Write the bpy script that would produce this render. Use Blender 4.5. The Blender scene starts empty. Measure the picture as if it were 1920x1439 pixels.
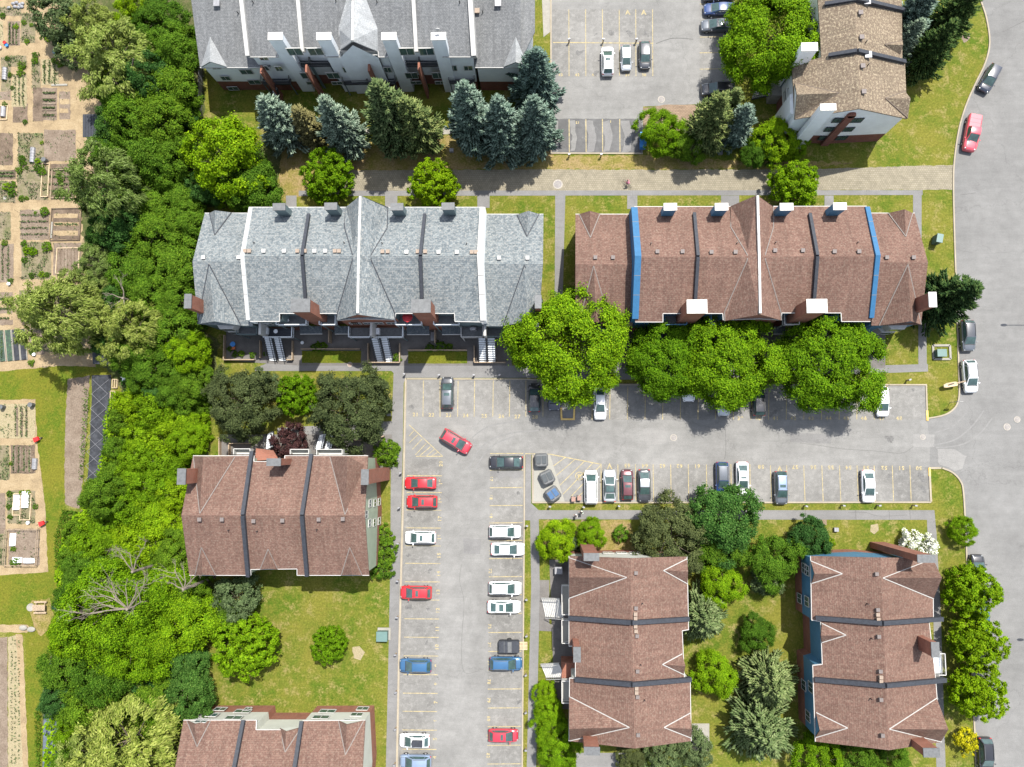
import bpy, bmesh, math, random
import numpy as np
from mathutils import Vector, Matrix, Euler
RAD = math.radians
rnd = random.Random(11)
nrs = np.random.RandomState(5)
scene = bpy.context.scene
COL = scene.collection

# ------------------------------------------------------------------ camera model (drone 105 m up, a few degrees off straight down)
HC, FPX = 105.0, 1332.0
CROT = Euler((RAD(5.3), RAD(2.3), 0), 'XYZ')
CMAT = CROT.to_matrix()
CAM = Vector((0, 0, HC))

def ray(px, py):
    return CMAT @ Vector(((px - 960) / FPX, (719.5 - py) / FPX, -1))
def P(px, py, h=0.0):
    """the point of the place seen at photo pixel (px, py) at height h"""
    d = ray(px, py)
    return CAM + d * ((h - HC) / d.z)
def plane(a, b, c):
    n = (b - a).cross(c - a).normalized()
    if n.z < 0: n = -n
    return (a.copy(), n)
def hit(px, py, pl, up=0.0):
    d = ray(px, py)
    t = (pl[0] - CAM).dot(pl[1]) / d.dot(pl[1])
    return CAM + d * t + Vector((0, 0, up))
def zon(pl, x, y):
    p, n = pl
    return p.z - (n.x * (x - p.x) + n.y * (y - p.y)) / n.z
def mpx(h=0.0):
    return (HC - h) / FPX

# ------------------------------------------------------------------ object helpers
def tag(o, label=None, cat=None, group=None, kind=None):
    if label: o['label'] = label
    if cat: o['category'] = cat
    if group: o['group'] = group
    if kind: o['kind'] = kind
    return o
def empty(name, loc, label, cat, group=None, rz=0.0):
    o = bpy.data.objects.new(name, None)
    COL.objects.link(o)
    o.location = loc
    o.rotation_euler = (0, 0, rz)
    o.empty_display_size = 0.3
    return tag(o, label, cat, group)
def kids(o):
    return list(o.children)
def copy_tree(o, parent=None):
    c = o.copy()
    COL.objects.link(c)
    if parent is not None:
        c.parent = parent
    for ch in kids(o):
        copy_tree(ch, c)
    return c
def link_mesh(name, me, parent=None, loc=None):
    o = bpy.data.objects.new(name, me)
    COL.objects.link(o)
    if parent is not None: o.parent = parent
    if loc is not None: o.location = loc
    return o

class MB:
    """collects faces and links them as one mesh object"""
    def __init__(s):
        s.v, s.f, s.m = [], [], []
    def poly(s, pts, m=0):
        i = len(s.v)
        s.v += [tuple(p) for p in pts]
        s.f.append(tuple(range(i, i + len(pts))))
        s.m.append(m)
    def prism(s, pts, dz, m=0, ms=None, mb=None):
        """polygon pts (3D), extruded straight down/up by dz"""
        a = 0
        n = len(pts)
        for i in range(n):
            p, q = pts[i], pts[(i + 1) % n]
            a += p[0] * q[1] - q[0] * p[1]
        pts = [Vector(p) for p in pts]
        if a < 0: pts = pts[::-1]
        lo = [p + Vector((0, 0, dz)) for p in pts]
        top, bot = (lo, pts) if dz > 0 else (pts, lo)
        s.poly(top, m)
        s.poly(bot[::-1], m if mb is None else mb)
        for i in range(n):
            j = (i + 1) % n
            s.poly([bot[i], bot[j], top[j], top[i]], m if ms is None else ms)
    def box(s, c, d, rz=0.0, m=0, mt=None):
        c = Vector(c)
        r = Matrix.Rotation(rz, 3, 'Z')
        hx, hy, hz = d[0] / 2, d[1] / 2, d[2] / 2
        pts = [c + r @ Vector((x, y, hz)) for x, y in ((-hx, -hy), (hx, -hy), (hx, hy), (-hx, hy))]
        s.prism(pts, -d[2], mt if mt is not None else m, m, m)
    def obox(s, a, b, w, h, m=0, up=Vector((0, 0, 1))):
        """bar from a to b: w across, h along up (centred)"""
        a, b = Vector(a), Vector(b)
        t = (b - a).normalized()
        sd = t.cross(up)
        if sd.length < 1e-4: sd = t.cross(Vector((0, 1, 0)))
        sd.normalize()
        u = sd.cross(t).normalized()
        q = [sd * (x * w / 2) + u * (y * h / 2) for x, y in ((-1, -1), (1, -1), (1, 1), (-1, 1))]
        A = [a + k for k in q]; B = [b + k for k in q]
        s.poly(A[::-1], m); s.poly(B, m)
        for i in range(4):
            j = (i + 1) % 4
            s.poly([A[i], A[j], B[j], B[i]], m)
    def tube(s, a, b, r0, r1, n=7, m=0, caps=True):
        a, b = Vector(a), Vector(b)
        t = (b - a).normalized()
        x = t.cross(Vector((0, 0, 1)))
        if x.length < 1e-3: x = Vector((1, 0, 0))
        x.normalize(); y = t.cross(x)
        A = [a + (x * math.cos(k * 2 * math.pi / n) + y * math.sin(k * 2 * math.pi / n)) * r0 for k in range(n)]
        B = [b + (x * math.cos(k * 2 * math.pi / n) + y * math.sin(k * 2 * math.pi / n)) * r1 for k in range(n)]
        for i in range(n):
            j = (i + 1) % n
            s.poly([A[j], A[i], B[i], B[j]][::-1], m)
        if caps:
            s.poly(A[::-1], m); s.poly(B, m)
    def ball(s, c, rx, ry, rz, nu=10, nv=6, m=0):
        c = Vector(c)
        rows = []
        for j in range(nv + 1):
            th = math.pi * j / nv
            rows.append([c + Vector((rx * math.sin(th) * math.cos(2 * math.pi * i / nu), ry * math.sin(th) * math.sin(2 * math.pi * i / nu), rz * math.cos(th))) for i in range(nu)])
        for j in range(nv):
            for i in range(nu):
                k = (i + 1) % nu
                q = [rows[j][i], rows[j + 1][i], rows[j + 1][k], rows[j][k]]
                if j == 0: q = [rows[0][0], rows[1][i], rows[1][k]]
                elif j == nv - 1: q = [rows[j][i], rows[nv][0], rows[j][k]]
                s.poly(q, m)
    def build(s, name, mats, parent=None, smooth=False, local=False, weld=False):
        if not isinstance(mats, (list, tuple)): mats = [mats]
        off = Vector((0, 0, 0))
        if parent is not None and not local:
            p = parent
            while p is not None:
                off += p.location
                p = p.parent
        me = bpy.data.meshes.new(name)
        me.from_pydata([(v[0] - off.x, v[1] - off.y, v[2] - off.z) for v in s.v], [], s.f)
        for m in mats: me.materials.append(m)
        me.polygons.foreach_set('material_index', s.m)
        if smooth: me.polygons.foreach_set('use_smooth', [True] * len(s.f))
        uv = me.uv_layers.new(name='UVMap').data
        li = 0
        for f in s.f:
            p = [Vector(s.v[i]) for i in f]
            n = Vector((0, 0, 0))
            for i in range(len(p)):
                a, b = p[i], p[(i + 1) % len(p)]
                n += Vector(((a.y - b.y) * (a.z + b.z), (a.z - b.z) * (a.x + b.x), (a.x - b.x) * (a.y + b.y)))
            if n.length < 1e-9: n = Vector((0, 0, 1))
            n.normalize()
            u = Vector((0, 0, 1)).cross(n)
            if u.length < 0.05: u = Vector((1, 0, 0))
            u.normalize()
            w = n.cross(u)
            for q in p:
                uv[li].uv = (q.dot(u), q.dot(w))
                li += 1
        if weld:
            bm = bmesh.new(); bm.from_mesh(me)
            bmesh.ops.remove_doubles(bm, verts=bm.verts, dist=0.0005)
            bm.to_mesh(me); bm.free()
        me.update()
        return link_mesh(name, me, parent)

# ------------------------------------------------------------------ materials
class NT:
    def __init__(s, name):
        s.mat = bpy.data.materials.new(name)
        s.mat.use_nodes = True
        s.t = s.mat.node_tree
        s.bsdf = s.t.nodes['Principled BSDF']
        s.out = s.t.nodes['Material Output']
    def n(s, typ, **kw):
        nd = s.t.nodes.new(typ)
        for k, v in kw.items():
            if k.startswith('i_'):
                nd.inputs[k[2:].replace('_', ' ')].default_value = v
            else: setattr(nd, k, v)
        return nd
    def l(s, a, b):
        s.t.links.new(a, b)
    def pos(s, scale=(1, 1, 1)):
        g = s.n('ShaderNodeNewGeometry')
        m = s.n('ShaderNodeMapping')
        m.inputs['Scale'].default_value = scale
        s.l(g.outputs['Position'], m.inputs['Vector'])
        return m.outputs['Vector']
    def obj(s):
        return s.n('ShaderNodeTexCoord').outputs['Object']
    def uv(s):
        return s.n('ShaderNodeUVMap', uv_map='UVMap').outputs['UV']
    def noise(s, vec, scale, detail=4.0, rough=0.6):
        nd = s.n('ShaderNodeTexNoise', i_Scale=scale, i_Detail=detail, i_Roughness=rough)
        s.l(vec, nd.inputs['Vector'])
        return nd.outputs['Fac']
    def ramp(s, fac, stops):
        r = s.n('ShaderNodeValToRGB')
        e = r.color_ramp.elements
        while len(e) < len(stops): e.new(0.5)
        for el, (p, c) in zip(e, stops):
            el.position = p
            el.color = (c[0], c[1], c[2], 1) if not isinstance(c, (int, float)) else (c, c, c, 1)
        s.l(fac, r.inputs['Fac'])
        return r.outputs['Color']
    def mix(s, fac, a, b, mode='MIX'):
        m = s.n('ShaderNodeMix', data_type='RGBA', blend_type=mode)
        for sock, v in ((m.inputs[0], fac), (m.inputs[6], a), (m.inputs[7], b)):
            if isinstance(v, (int, float)): sock.default_value = v
            elif isinstance(v, tuple): sock.default_value = (v[0], v[1], v[2], 1)
            else: s.l(v, sock)
        return m.outputs[2]
    def done(s, col, rough=0.85, bump=None, bstr=0.3, bdist=0.02, spec=0.3, metal=0.0):
        if isinstance(col, tuple): s.bsdf.inputs['Base Color'].default_value = (col[0], col[1], col[2], 1)
        else: s.l(col, s.bsdf.inputs['Base Color'])
        s.bsdf.inputs['Roughness'].default_value = rough
        s.bsdf.inputs['Specular IOR Level'].default_value = spec
        s.bsdf.inputs['Metallic'].default_value = metal
        if bump is not None:
            b = s.n('ShaderNodeBump', i_Strength=bstr, i_Distance=bdist)
            s.l(bump, b.inputs['Height'])
            s.l(b.outputs['Normal'], s.bsdf.inputs['Normal'])
        return s.mat

def sc(c, k): return tuple(x * k for x in c)
def m_plain(name, c, rough=0.7, var=0.15, scale=2.0, metal=0.0, spec=0.3, coat=0.0):
    t = NT(name)
    a = t.noise(t.obj(), scale, 5)
    col = t.ramp(a, [(0.3, sc(c, 1 - var)), (0.7, sc(c, 1 + var))])
    m = t.done(col, rough, metal=metal, spec=spec)
    if coat:
        t.bsdf.inputs['Coat Weight'].default_value = coat
        t.bsdf.inputs['Coat Roughness'].default_value = 0.04
    return m
def m_asphalt(name, c, patch=0.22, yel=0.0, speck=0.16, mottle=0.0):
    t = NT(name)
    v = t.pos()
    big = t.ramp(t.noise(v, 0.09, 5, 0.62), [(0.3, 1 - patch), (0.7, 1 + patch * 0.55)])
    mid = t.ramp(t.noise(v, 0.7, 6, 0.7), [(0.3, 1 - patch * 0.6), (0.72, 1 + patch * 0.5)])
    fine = t.ramp(t.noise(v, 9, 3, 0.8), [(0.3, 1 - speck), (0.7, 1 + speck)])
    streak = t.ramp(t.noise(t.pos((0.25, 2.2, 1)), 0.5, 5, 0.7), [(0.35, 0.93), (0.7, 1.05)])
    wet = t.ramp(t.noise(v, 0.32, 7, 0.75), [(0.63, 1.0), (0.72, 0.8)])
    w = t.n('ShaderNodeTexVoronoi', feature='DISTANCE_TO_EDGE', i_Scale=0.05)
    wv = t.n('ShaderNodeVectorMath', operation='ADD')
    nz = t.n('ShaderNodeTexNoise', i_Scale=0.5, i_Detail=5.0)
    t.l(v, nz.inputs['Vector']); t.l(v, wv.inputs[0])
    sm = t.n('ShaderNodeVectorMath', operation='SCALE'); sm.inputs['Scale'].default_value = 3.0
    t.l(nz.outputs['Color'], sm.inputs[0]); t.l(sm.outputs[0], wv.inputs[1])
    t.l(wv.outputs[0], w.inputs['Vector'])
    crack = t.ramp(w.outputs['Distance'], [(0.0, 0.86), (0.003, 1.0)])
    x = t.mix(1.0, (c[0], c[1], c[2]), big, 'MULTIPLY')
    for k in (mid, fine, streak, wet, crack): x = t.mix(1.0, x, k, 'MULTIPLY')
    if mottle:
        x = t.mix(t.ramp(t.noise(v, 1.3, 8, 0.85), [(0.5, 0.0), (0.66, mottle)]), x, sc(c, 1.75))
        x = t.mix(t.ramp(t.noise(v, 2.6, 6, 0.8), [(0.62, 0.0), (0.7, 0.6)]), x, sc(c, 0.62))
    return t.done(x, 0.9, t.noise(v, 14, 2), 0.25, 0.01, 0.2)
def m_grass(name, g, y, d, tan=0.55):
    t = NT(name)
    v = t.pos()
    a = t.noise(v, 0.16, 6, 0.65)
    b = t.noise(v, 0.9, 7, 0.75)
    x = t.mix(t.ramp(a, [(0.38, 0.0), (0.62, 1.0)]), g, y)
    x = t.mix(t.ramp(b, [(0.45, 0.0), (0.62, 0.8)]), x, y)
    x = t.mix(t.ramp(t.noise(v, 0.45, 8, 0.8), [(tan, 0.0), (tan + 0.16, 0.9)]), x, d)
    f = t.ramp(t.noise(v, 3.6, 5, 0.9), [(0.3, 0.5), (0.7, 1.5)])
    x = t.mix(1.0, x, f, 'MULTIPLY')
    return t.done(x, 0.95, t.noise(v, 9, 3, 0.8), 0.8, 0.06, 0.1)
def m_shingle(name, c1, c2, c3, w=0.33, h=0.19, wth=1.0):
    t = NT(name)
    uv = t.uv()
    br = t.n('ShaderNodeTexBrick', offset=0.5, i_Scale=1.0, i_Brick_Width=w, i_Row_Height=h, i_Mortar_Size=0.012, i_Bias=0.0)
    br.inputs['Color1'].default_value = (*c1, 1); br.inputs['Color2'].default_value = (*c2, 1)
    br.inputs['Mortar'].default_value = (*sc(c1, 0.55), 1)
    t.l(uv, br.inputs['Vector'])
    sp = t.noise(uv, 3.4, 3, 0.8)
    x = t.mix(t.ramp(sp, [(0.5, 0.0), (0.64, 1.0)]), br.outputs['Color'], c3)
    wt = t.ramp(t.noise(t.pos(), 0.22, 6, 0.7), [(0.3, 1 - .14 * wth), (0.7, 1 + .1 * wth)])
    x = t.mix(1.0, x, wt, 'MULTIPLY')
    st = t.n('ShaderNodeMapping'); st.inputs['Scale'].default_value = (1.6, 0.12, 1)
    t.l(uv, st.inputs['Vector'])
    x = t.mix(1.0, x, t.ramp(t.noise(st.outputs[0], 1.0, 5, 0.7), [(0.3, 1 - .2 * wth), (0.7, 1 + .14 * wth)]), 'MULTIPLY')
    return t.done(x, 0.9, br.outputs['Fac'], 0.4, 0.02, 0.2)
def m_brick(name, c1, c2, mort, w=0.24, h=0.08, ms=0.01):
    t = NT(name)
    br = t.n('ShaderNodeTexBrick', i_Scale=1.0, i_Brick_Width=w, i_Row_Height=h, i_Mortar_Size=ms)
    br.inputs['Color1'].default_value = (*c1, 1); br.inputs['Color2'].default_value = (*c2, 1); br.inputs['Mortar'].default_value = (*mort, 1)
    t.l(t.uv(), br.inputs['Vector'])
    x = t.mix(1.0, br.outputs['Color'], t.ramp(t.noise(t.pos(), 0.8, 6, 0.7), [(0.3, 0.78), (0.7, 1.15)]), 'MULTIPLY')
    return t.done(x, 0.88, br.outputs['Fac'], 0.3, 0.01, 0.2)
def m_siding(name, c):
    t = NT(name)
    w = t.n('ShaderNodeTexWave', wave_type='BANDS', bands_direction='Y', wave_profile='SAW', i_Scale=1.6, i_Distortion=0.0)
    t.l(t.uv(), w.inputs['Vector'])
    x = t.mix(1.0, c, t.ramp(w.outputs['Fac'], [(0.0, 0.8), (0.2, 1.0), (1.0, 1.05)]), 'MULTIPLY')
    x = t.mix(1.0, x, t.ramp(t.noise(t.pos(), 0.6, 5), [(0.3, 0.9), (0.7, 1.06)]), 'MULTIPLY')
    return t.done(x, 0.6, w.outputs['Fac'], 0.3, 0.02)
def m_mottle(name, cols, s1=0.5, s2=6.0, fine=0.25, bump=0.4):
    t = NT(name)
    v = t.pos()
    k = len(cols)
    x = t.ramp(t.noise(v, s1, 7, 0.72), [(0.3 + 0.4 * i / max(1, k - 1), c) for i, c in enumerate(cols)])
    x = t.mix(1.0, x, t.ramp(t.noise(v, s2, 4, 0.8), [(0.3, 1 - fine), (0.7, 1 + fine)]), 'MULTIPLY')
    return t.done(x, 0.95, t.noise(v, s2 * 1.5, 3), bump, 0.03, 0.1)
def m_leaf(name, c1, c2, c3=None, trans=0.24, var=0.25):
    t = NT(name)
    g = t.n('ShaderNodeNewGeometry')
    oi = t.n('ShaderNodeObjectInfo')
    c3 = c3 or c2
    x = t.ramp(g.outputs['Random Per Island'], [(0.0, c1), (0.6, c2), (1.0, c3)])
    cl = t.ramp(t.noise(t.pos(), 0.55, 4, 0.6), [(0.32, 1 - var), (0.68, 1 + var)])
    x = t.mix(1.0, x, cl, 'MULTIPLY')
    x = t.mix(1.0, x, t.ramp(oi.outputs['Random'], [(0.0, (0.66, 0.74, 0.8)), (0.5, (1, 1, 1)), (1.0, (1.2, 1.1, 0.9))]), 'MULTIPLY')
    m = t.done(x, 0.7, spec=0.06)
    tr = t.n('ShaderNodeBsdfTranslucent')
    y = t.mix(1.0, x, (1.25, 1.35, 0.4), 'MULTIPLY')
    t.l(y, tr.inputs['Color'])
    ms = t.n('ShaderNodeMixShader'); ms.inputs[0].default_value = trans
    t.l(t.bsdf.outputs[0], ms.inputs[1]); t.l(tr.outputs[0], ms.inputs[2])
    t.l(ms.outputs[0], t.out.inputs['Surface'])
    return m
def m_glass(name, c=(0.03, 0.05, 0.05), rough=0.05):
    t = NT(name)
    x = t.ramp(t.noise(t.obj(), 1.3, 3), [(0.3, sc(c, 0.7)), (0.7, sc(c, 1.4))])
    m = t.done(x, rough, spec=0.6)
    return m
def m_paint(name, c, metal=0.0, rough=0.32):
    t = NT(name)
    x = t.ramp(t.noise(t.obj(), 0.9, 4), [(0.3, sc(c, 0.92)), (0.7, sc(c, 1.05))])
    m = t.done(x, rough, metal=metal, spec=0.5)
    t.bsdf.inputs['Coat Weight'].default_value = 0.8
    t.bsdf.inputs['Coat Roughness'].default_value = 0.06
    return m

M = {}
M['asphalt'] = m_asphalt('asphalt', (0.162, 0.159, 0.152), 0.24)
M['stall'] = m_asphalt('stall_asphalt', (0.148, 0.144, 0.136), 0.28, mottle=0.5)
M['asphalt_dark'] = m_asphalt('asphalt_dark', (0.095, 0.094, 0.093), 0.4)
M['road'] = m_asphalt('road_asphalt', (0.138, 0.136, 0.132), 0.18)
M['patch'] = m_asphalt('patch_asphalt', (0.174, 0.17, 0.163), 0.14)
M['path'] = m_asphalt('path_asphalt', (0.142, 0.139, 0.136), 0.18)
M['patio'] = m_asphalt('patio', (0.12, 0.112, 0.105), 0.3)
M['conc'] = m_mottle('concrete', [(0.17, 0.162, 0.142), (0.21, 0.20, 0.175), (0.245, 0.235, 0.21)], 0.8, 8, 0.12, 0.15)
M['kerb'] = m_mottle('kerb_concrete', [(0.21, 0.182, 0.138), (0.275, 0.24, 0.185)], 0.6, 7, 0.12, 0.15)
M['pad'] = m_mottle('pad_concrete', [(0.2, 0.195, 0.175), (0.235, 0.23, 0.205)], 0.4, 6, 0.08, 0.1)
M['kerby'] = m_mottle('yellow_kerb', [(0.45, 0.29, 0.08), (0.52, 0.38, 0.16)], 1.5, 9, 0.2, 0.1)
M['paint'] = m_mottle('yellow_paint', [(0.165, 0.155, 0.125), (0.27, 0.225, 0.125), (0.38, 0.31, 0.155)], 2.2, 9, 0.25, 0.05)
M['lawn'] = m_grass('lawn_grass', (0.050, 0.082, 0.007), (0.112, 0.108, 0.018), (0.185, 0.150, 0.066), 0.525)
M['lush'] = m_grass('lush_grass', (0.054, 0.082, 0.006), (0.098, 0.096, 0.011), (0.15, 0.125, 0.04), 0.59)
M['dry'] = m_grass('dry_grass', (0.105, 0.102, 0.018), (0.165, 0.128, 0.045), (0.19, 0.138, 0.07), 0.45)
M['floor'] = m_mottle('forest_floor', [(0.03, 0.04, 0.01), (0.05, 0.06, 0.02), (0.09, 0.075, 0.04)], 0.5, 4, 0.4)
M['chips'] = m_mottle('woodchips', [(0.145, 0.108, 0.066), (0.215, 0.162, 0.096), (0.255, 0.2, 0.125)], 0.5, 5, 0.25)
M['soil'] = m_mottle('soil', [(0.095, 0.071, 0.052), (0.135, 0.105, 0.08), (0.17, 0.137, 0.107)], 0.5, 4, 0.25)
M['soil_dark'] = m_mottle('dark_soil', [(0.06, 0.045, 0.033), (0.10, 0.075, 0.055), (0.15, 0.115, 0.085)], 0.6, 4, 0.3)
M['weedy'] = m_mottle('weedy_soil', [(0.155, 0.125, 0.09), (0.13, 0.112, 0.07), (0.075, 0.082, 0.032)], 0.55, 3.5, 0.35)
M['straw'] = m_mottle('straw_mulch', [(0.17, 0.145, 0.09), (0.22, 0.185, 0.115), (0.14, 0.13, 0.065)], 1.6, 5, 0.3)
M['paver'] = m_brick('lane_pavers', (0.20, 0.178, 0.135), (0.165, 0.147, 0.11), (0.135, 0.118, 0.08), 0.34, 0.3, 0.03)
M['paver2'] = m_brick('warm_pavers', (0.21, 0.15, 0.105), (0.17, 0.12, 0.085), (0.12, 0.09, 0.06), 0.45, 0.22, 0.03)
M['sh_grey'] = m_shingle('grey_shingles', (0.074, 0.090, 0.100), (0.152, 0.168, 0.172), (0.2, 0.2, 0.19), 0.42, 0.26, 0.4)
M['sh_brown'] = m_shingle('brown_shingles', (0.096, 0.054, 0.042), (0.132, 0.078, 0.06), (0.148, 0.106, 0.082), 0.45, 0.26)
M['sh_tan'] = m_shingle('tan_shingles', (0.115, 0.086, 0.062), (0.15, 0.118, 0.086), (0.27, 0.225, 0.155))
M['sh_pale'] = m_shingle('pale_shingles', (0.104, 0.108, 0.112), (0.138, 0.142, 0.145), (0.162, 0.164, 0.165))
M['sh_white'] = m_shingle('white_shingles', (0.21, 0.22, 0.225), (0.25, 0.26, 0.265), (0.28, 0.285, 0.29))
M['sh_dark'] = m_shingle('dark_shingles', (0.05, 0.06, 0.068), (0.07, 0.08, 0.09), (0.09, 0.1, 0.1))
M['brick'] = m_brick('red_brick', (0.23, 0.078, 0.045), (0.185, 0.06, 0.036), (0.17, 0.12, 0.095))
M['brick_dk'] = m_brick('dark_brick', (0.19, 0.062, 0.04), (0.15, 0.05, 0.034), (0.13, 0.09, 0.075))
M['sid_blue'] = m_siding('pale_blue_siding', (0.60, 0.63, 0.65))
M['sid_navy'] = m_siding('blue_siding', (0.05, 0.135, 0.215))
M['sid_green'] = m_siding('sage_siding', (0.23, 0.27, 0.2))
M['sid_cream'] = m_siding('cream_siding', (0.38, 0.385, 0.34))
M['sid_white'] = m_siding('white_siding', (0.68, 0.69, 0.68))
M['sid_teal'] = m_siding('slate_siding', (0.10, 0.135, 0.14))
M['white'] = m_plain('white_trim', (0.36, 0.352, 0.335), 0.6, 0.08)
M['blue'] = m_plain('blue_trim', (0.018, 0.085, 0.175), 0.6, 0.1)
M['dkmetal'] = m_plain('dark_flashing', (0.024, 0.027, 0.034), 0.6, 0.25, 3)
M['flash'] = m_plain('brown_grey_flashing', (0.13, 0.115, 0.105), 0.7, 0.15, 3)
M['flash_tan'] = m_plain('tan_flashing', (0.09, 0.07, 0.055), 0.7, 0.15, 3)
M['flash_white'] = m_plain('pale_flashing', (0.27, 0.26, 0.245), 0.6, 0.15, 3)
M['metal'] = m_plain('galvanised_metal', (0.2, 0.2, 0.21), 0.5, 0.2, 3, 0.3)
M['capwhite'] = m_plain('white_metal_cap', (0.42, 0.41, 0.385), 0.5, 0.15, 3)
M['vent'] = m_plain('grey_vent', (0.115, 0.098, 0.092), 0.65, 0.2, 4)
M['ventb'] = m_plain('tan_vent', (0.2, 0.155, 0.12), 0.65, 0.2, 4)
M['black'] = m_plain('black_plastic', (0.02, 0.02, 0.022), 0.5, 0.3, 3)
M['glass'] = m_glass('window_glass', (0.035, 0.062, 0.06))
M['tyre'] = m_plain('tyre_rubber', (0.02, 0.02, 0.02), 0.85, 0.2, 6)
M['rim'] = m_plain('alloy_rim', (0.35, 0.35, 0.36), 0.3, 0.1, 6, 0.8)
M['lamp'] = m_glass('headlight_lens', (0.22, 0.23, 0.235), 0.25)
M['tail'] = m_glass('taillight_lens', (0.30, 0.012, 0.012), 0.15)
M['wood'] = m_plain('weathered_wood', (0.25, 0.19, 0.13), 0.85, 0.3, 5)
M['wood_pale'] = m_plain('pale_wood', (0.4, 0.31, 0.2), 0.8, 0.2, 5)
M['bark'] = m_plain('bark', (0.09, 0.07, 0.055), 0.95, 0.35, 4)
M['deadwood'] = m_plain('dead_grey_wood', (0.15, 0.125, 0.10), 0.9, 0.25, 4)
M['util'] = m_plain('green_cabinet', (0.06, 0.105, 0.095), 0.5, 0.08, 2)
M['red'] = m_plain('red_plastic', (0.5, 0.02, 0.02), 0.45, 0.1)
M['bluep'] = m_plain('blue_plastic', (0.03, 0.16, 0.42), 0.5, 0.15)
M['fleece'] = m_plain('white_fleece', (0.6, 0.61, 0.62), 0.8, 0.1, 4)
M['tarp'] = m_mottle('black_tarp', [(0.018, 0.019, 0.022), (0.03, 0.032, 0.037), (0.05, 0.053, 0.06)], 0.8, 5, 0.3, 0.5)
M['steel'] = m_plain('grey_steel', (0.095, 0.098, 0.10), 0.6, 0.2, 3, 0.2)
# ------------------------------------------------------------------ ground sheets
def sheet(name, px, z, mat, kind='structure', wob=0.0, label=None, cat=None):
    mb = MB()
    pts = []
    n = len(px)
    for i in range(n):
        a, b = px[i], px[(i + 1) % n]
        if wob:
            k = max(1, int(math.hypot(b[0] - a[0], b[1] - a[1]) / 6))
            for j in range(k):
                q = (a[0] + (b[0] - a[0]) * j / k + rnd.uniform(-wob, wob), a[1] + (b[1] - a[1]) * j / k + rnd.uniform(-wob, wob))
                pts.append(P(q[0], q[1], z))
        else: pts.append(P(a[0], a[1], z))
    ar = sum(pts[i].x * pts[(i + 1) % len(pts)].y - pts[(i + 1) % len(pts)].x * pts[i].y for i in range(len(pts)))
    if ar < 0: pts.reverse()
    mb.poly(pts)
    o = mb.build(name, mat)
    return tag(o, label, cat, None, kind)
def rect(x0, y0, x1, y1): return [(x0, y0), (x1, y0), (x1, y1), (x0, y1)]

mb = MB(); mb.poly([(-900, -900, 0), (900, -900, 0), (900, 900, 0), (-900, 900, 0)])
tag(mb.build('ground', M['lawn']), kind='structure')

ROADL = [(1822, -60), (1838, 0), (1849, 35), (1855, 80), (1847, 118), (1828, 158), (1810, 200), (1797, 245), (1789, 300), (1787, 345), (1789, 440), (1793, 560), (1797, 690), (1798, 735), (1794, 758), (1782, 772), (1765, 780), (1738, 785)]
ROADL2 = [(1744, 877), (1766, 878), (1785, 886), (1800, 902), (1806, 925), (1810, 1000), (1815, 1120), (1822, 1270), (1828, 1400), (1832, 1500)]
sheet('road', ROADL + [(1736, 722), (1730, 722), (1730, 941), (1743, 941)] + ROADL2 + [(2120, 1500), (2120, -60)], 0.010, M['road'])
sheet('parking_lot', [(762, 712), (985, 712), (1170, 722), (1736, 722), (1738, 785), (1743, 830), (1744, 877), (1745, 941), (997, 942), (997, 853), (983, 853), (983, 980), (979, 1460), (744, 1460), (748, 1250), (753, 1050), (757, 900)], 0.016, M['asphalt'])
sheet('upper_parking_lot', [(1033, -60), (1033, 288), (1205, 288), (1206, 200), (1300, 196), (1378, 196), (1376, -60)], 0.016, M['asphalt'])
sheet('upper_parking_lot', [(1034, 223), (1034, 287), (1203, 287), (1203, 223)], 0.024, M['asphalt_dark'], wob=0.5)
sheet('paver_court', [(1206, 203), (1250, 196), (1310, 197), (1312, 245), (1206, 245)], 0.024, M['paver2'], wob=0.6)
sheet('path', [(1014, -60), (1032, -60), (1032, 60), (1019, 70)], 0.016, M['conc'])
# patches in the asphalt
sheet('asphalt_patch', rect(1712, 815, 1752, 839), 0.0245, M['patch'], wob=0.4)
sheet('asphalt_patch', [(1757, 842), (1790, 842), (1812, 856), (1804, 880), (1790, 884), (1778, 876), (1760, 872)], 0.022, M['patch'], wob=0.9)
sheet('asphalt_patch', [(919, 884), (979, 884), (978, 892), (965, 898), (950, 893), (938, 899), (924, 892)], 0.026, M['path'], wob=0.8)
for x, w in ((1040, 9), (1068, 13), (1096, 22), (1128, 20), (1163, 24)):
    sheet('asphalt_patch', [(x, 228), (x + w * 0.7, 226), (x + w, 255), (x + w * 0.8, 284), (x + w * 0.2, 285), (x + w * 0.3, 255)], 0.030, M['asphalt'] if w < 15 else M['path'], wob=1.5)
for q in ([(764, 714), (986, 714), (1170, 724), (1734, 724), (1736, 787), (1100, 788), (1000, 782), (764, 782)], [(1128, 871), (1440, 872), (1742, 876), (1743, 940), (1128, 940)], [(762, 861), (829, 861), (827, 950), (821, 1160), (816, 1300), (812, 1450), (747, 1450), (751, 1250), (757, 950)], [(919, 853), (981, 853), (981, 980), (978, 1450), (914, 1450), (917, 1100)], [(1036, 18), (1225, 18), (1226, 145), (1036, 145)], [(1312, -20), (1374, -20), (1374, 190), (1312, 190)]):
    sheet('parking_stalls', q, 0.0205, M['stall'], wob=0.4)
for q in ([(868, 1010), (902, 1012), (900, 1040), (870, 1038)], [(1480, 812), (1560, 815), (1558, 832), (1482, 829)], [(1205, 805), (1245, 800), (1250, 832), (1212, 835)]):
    sheet('asphalt_patch', q, 0.0225, M['patch'] if q[0][0] % 4 else M['path'], wob=0.5)
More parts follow.
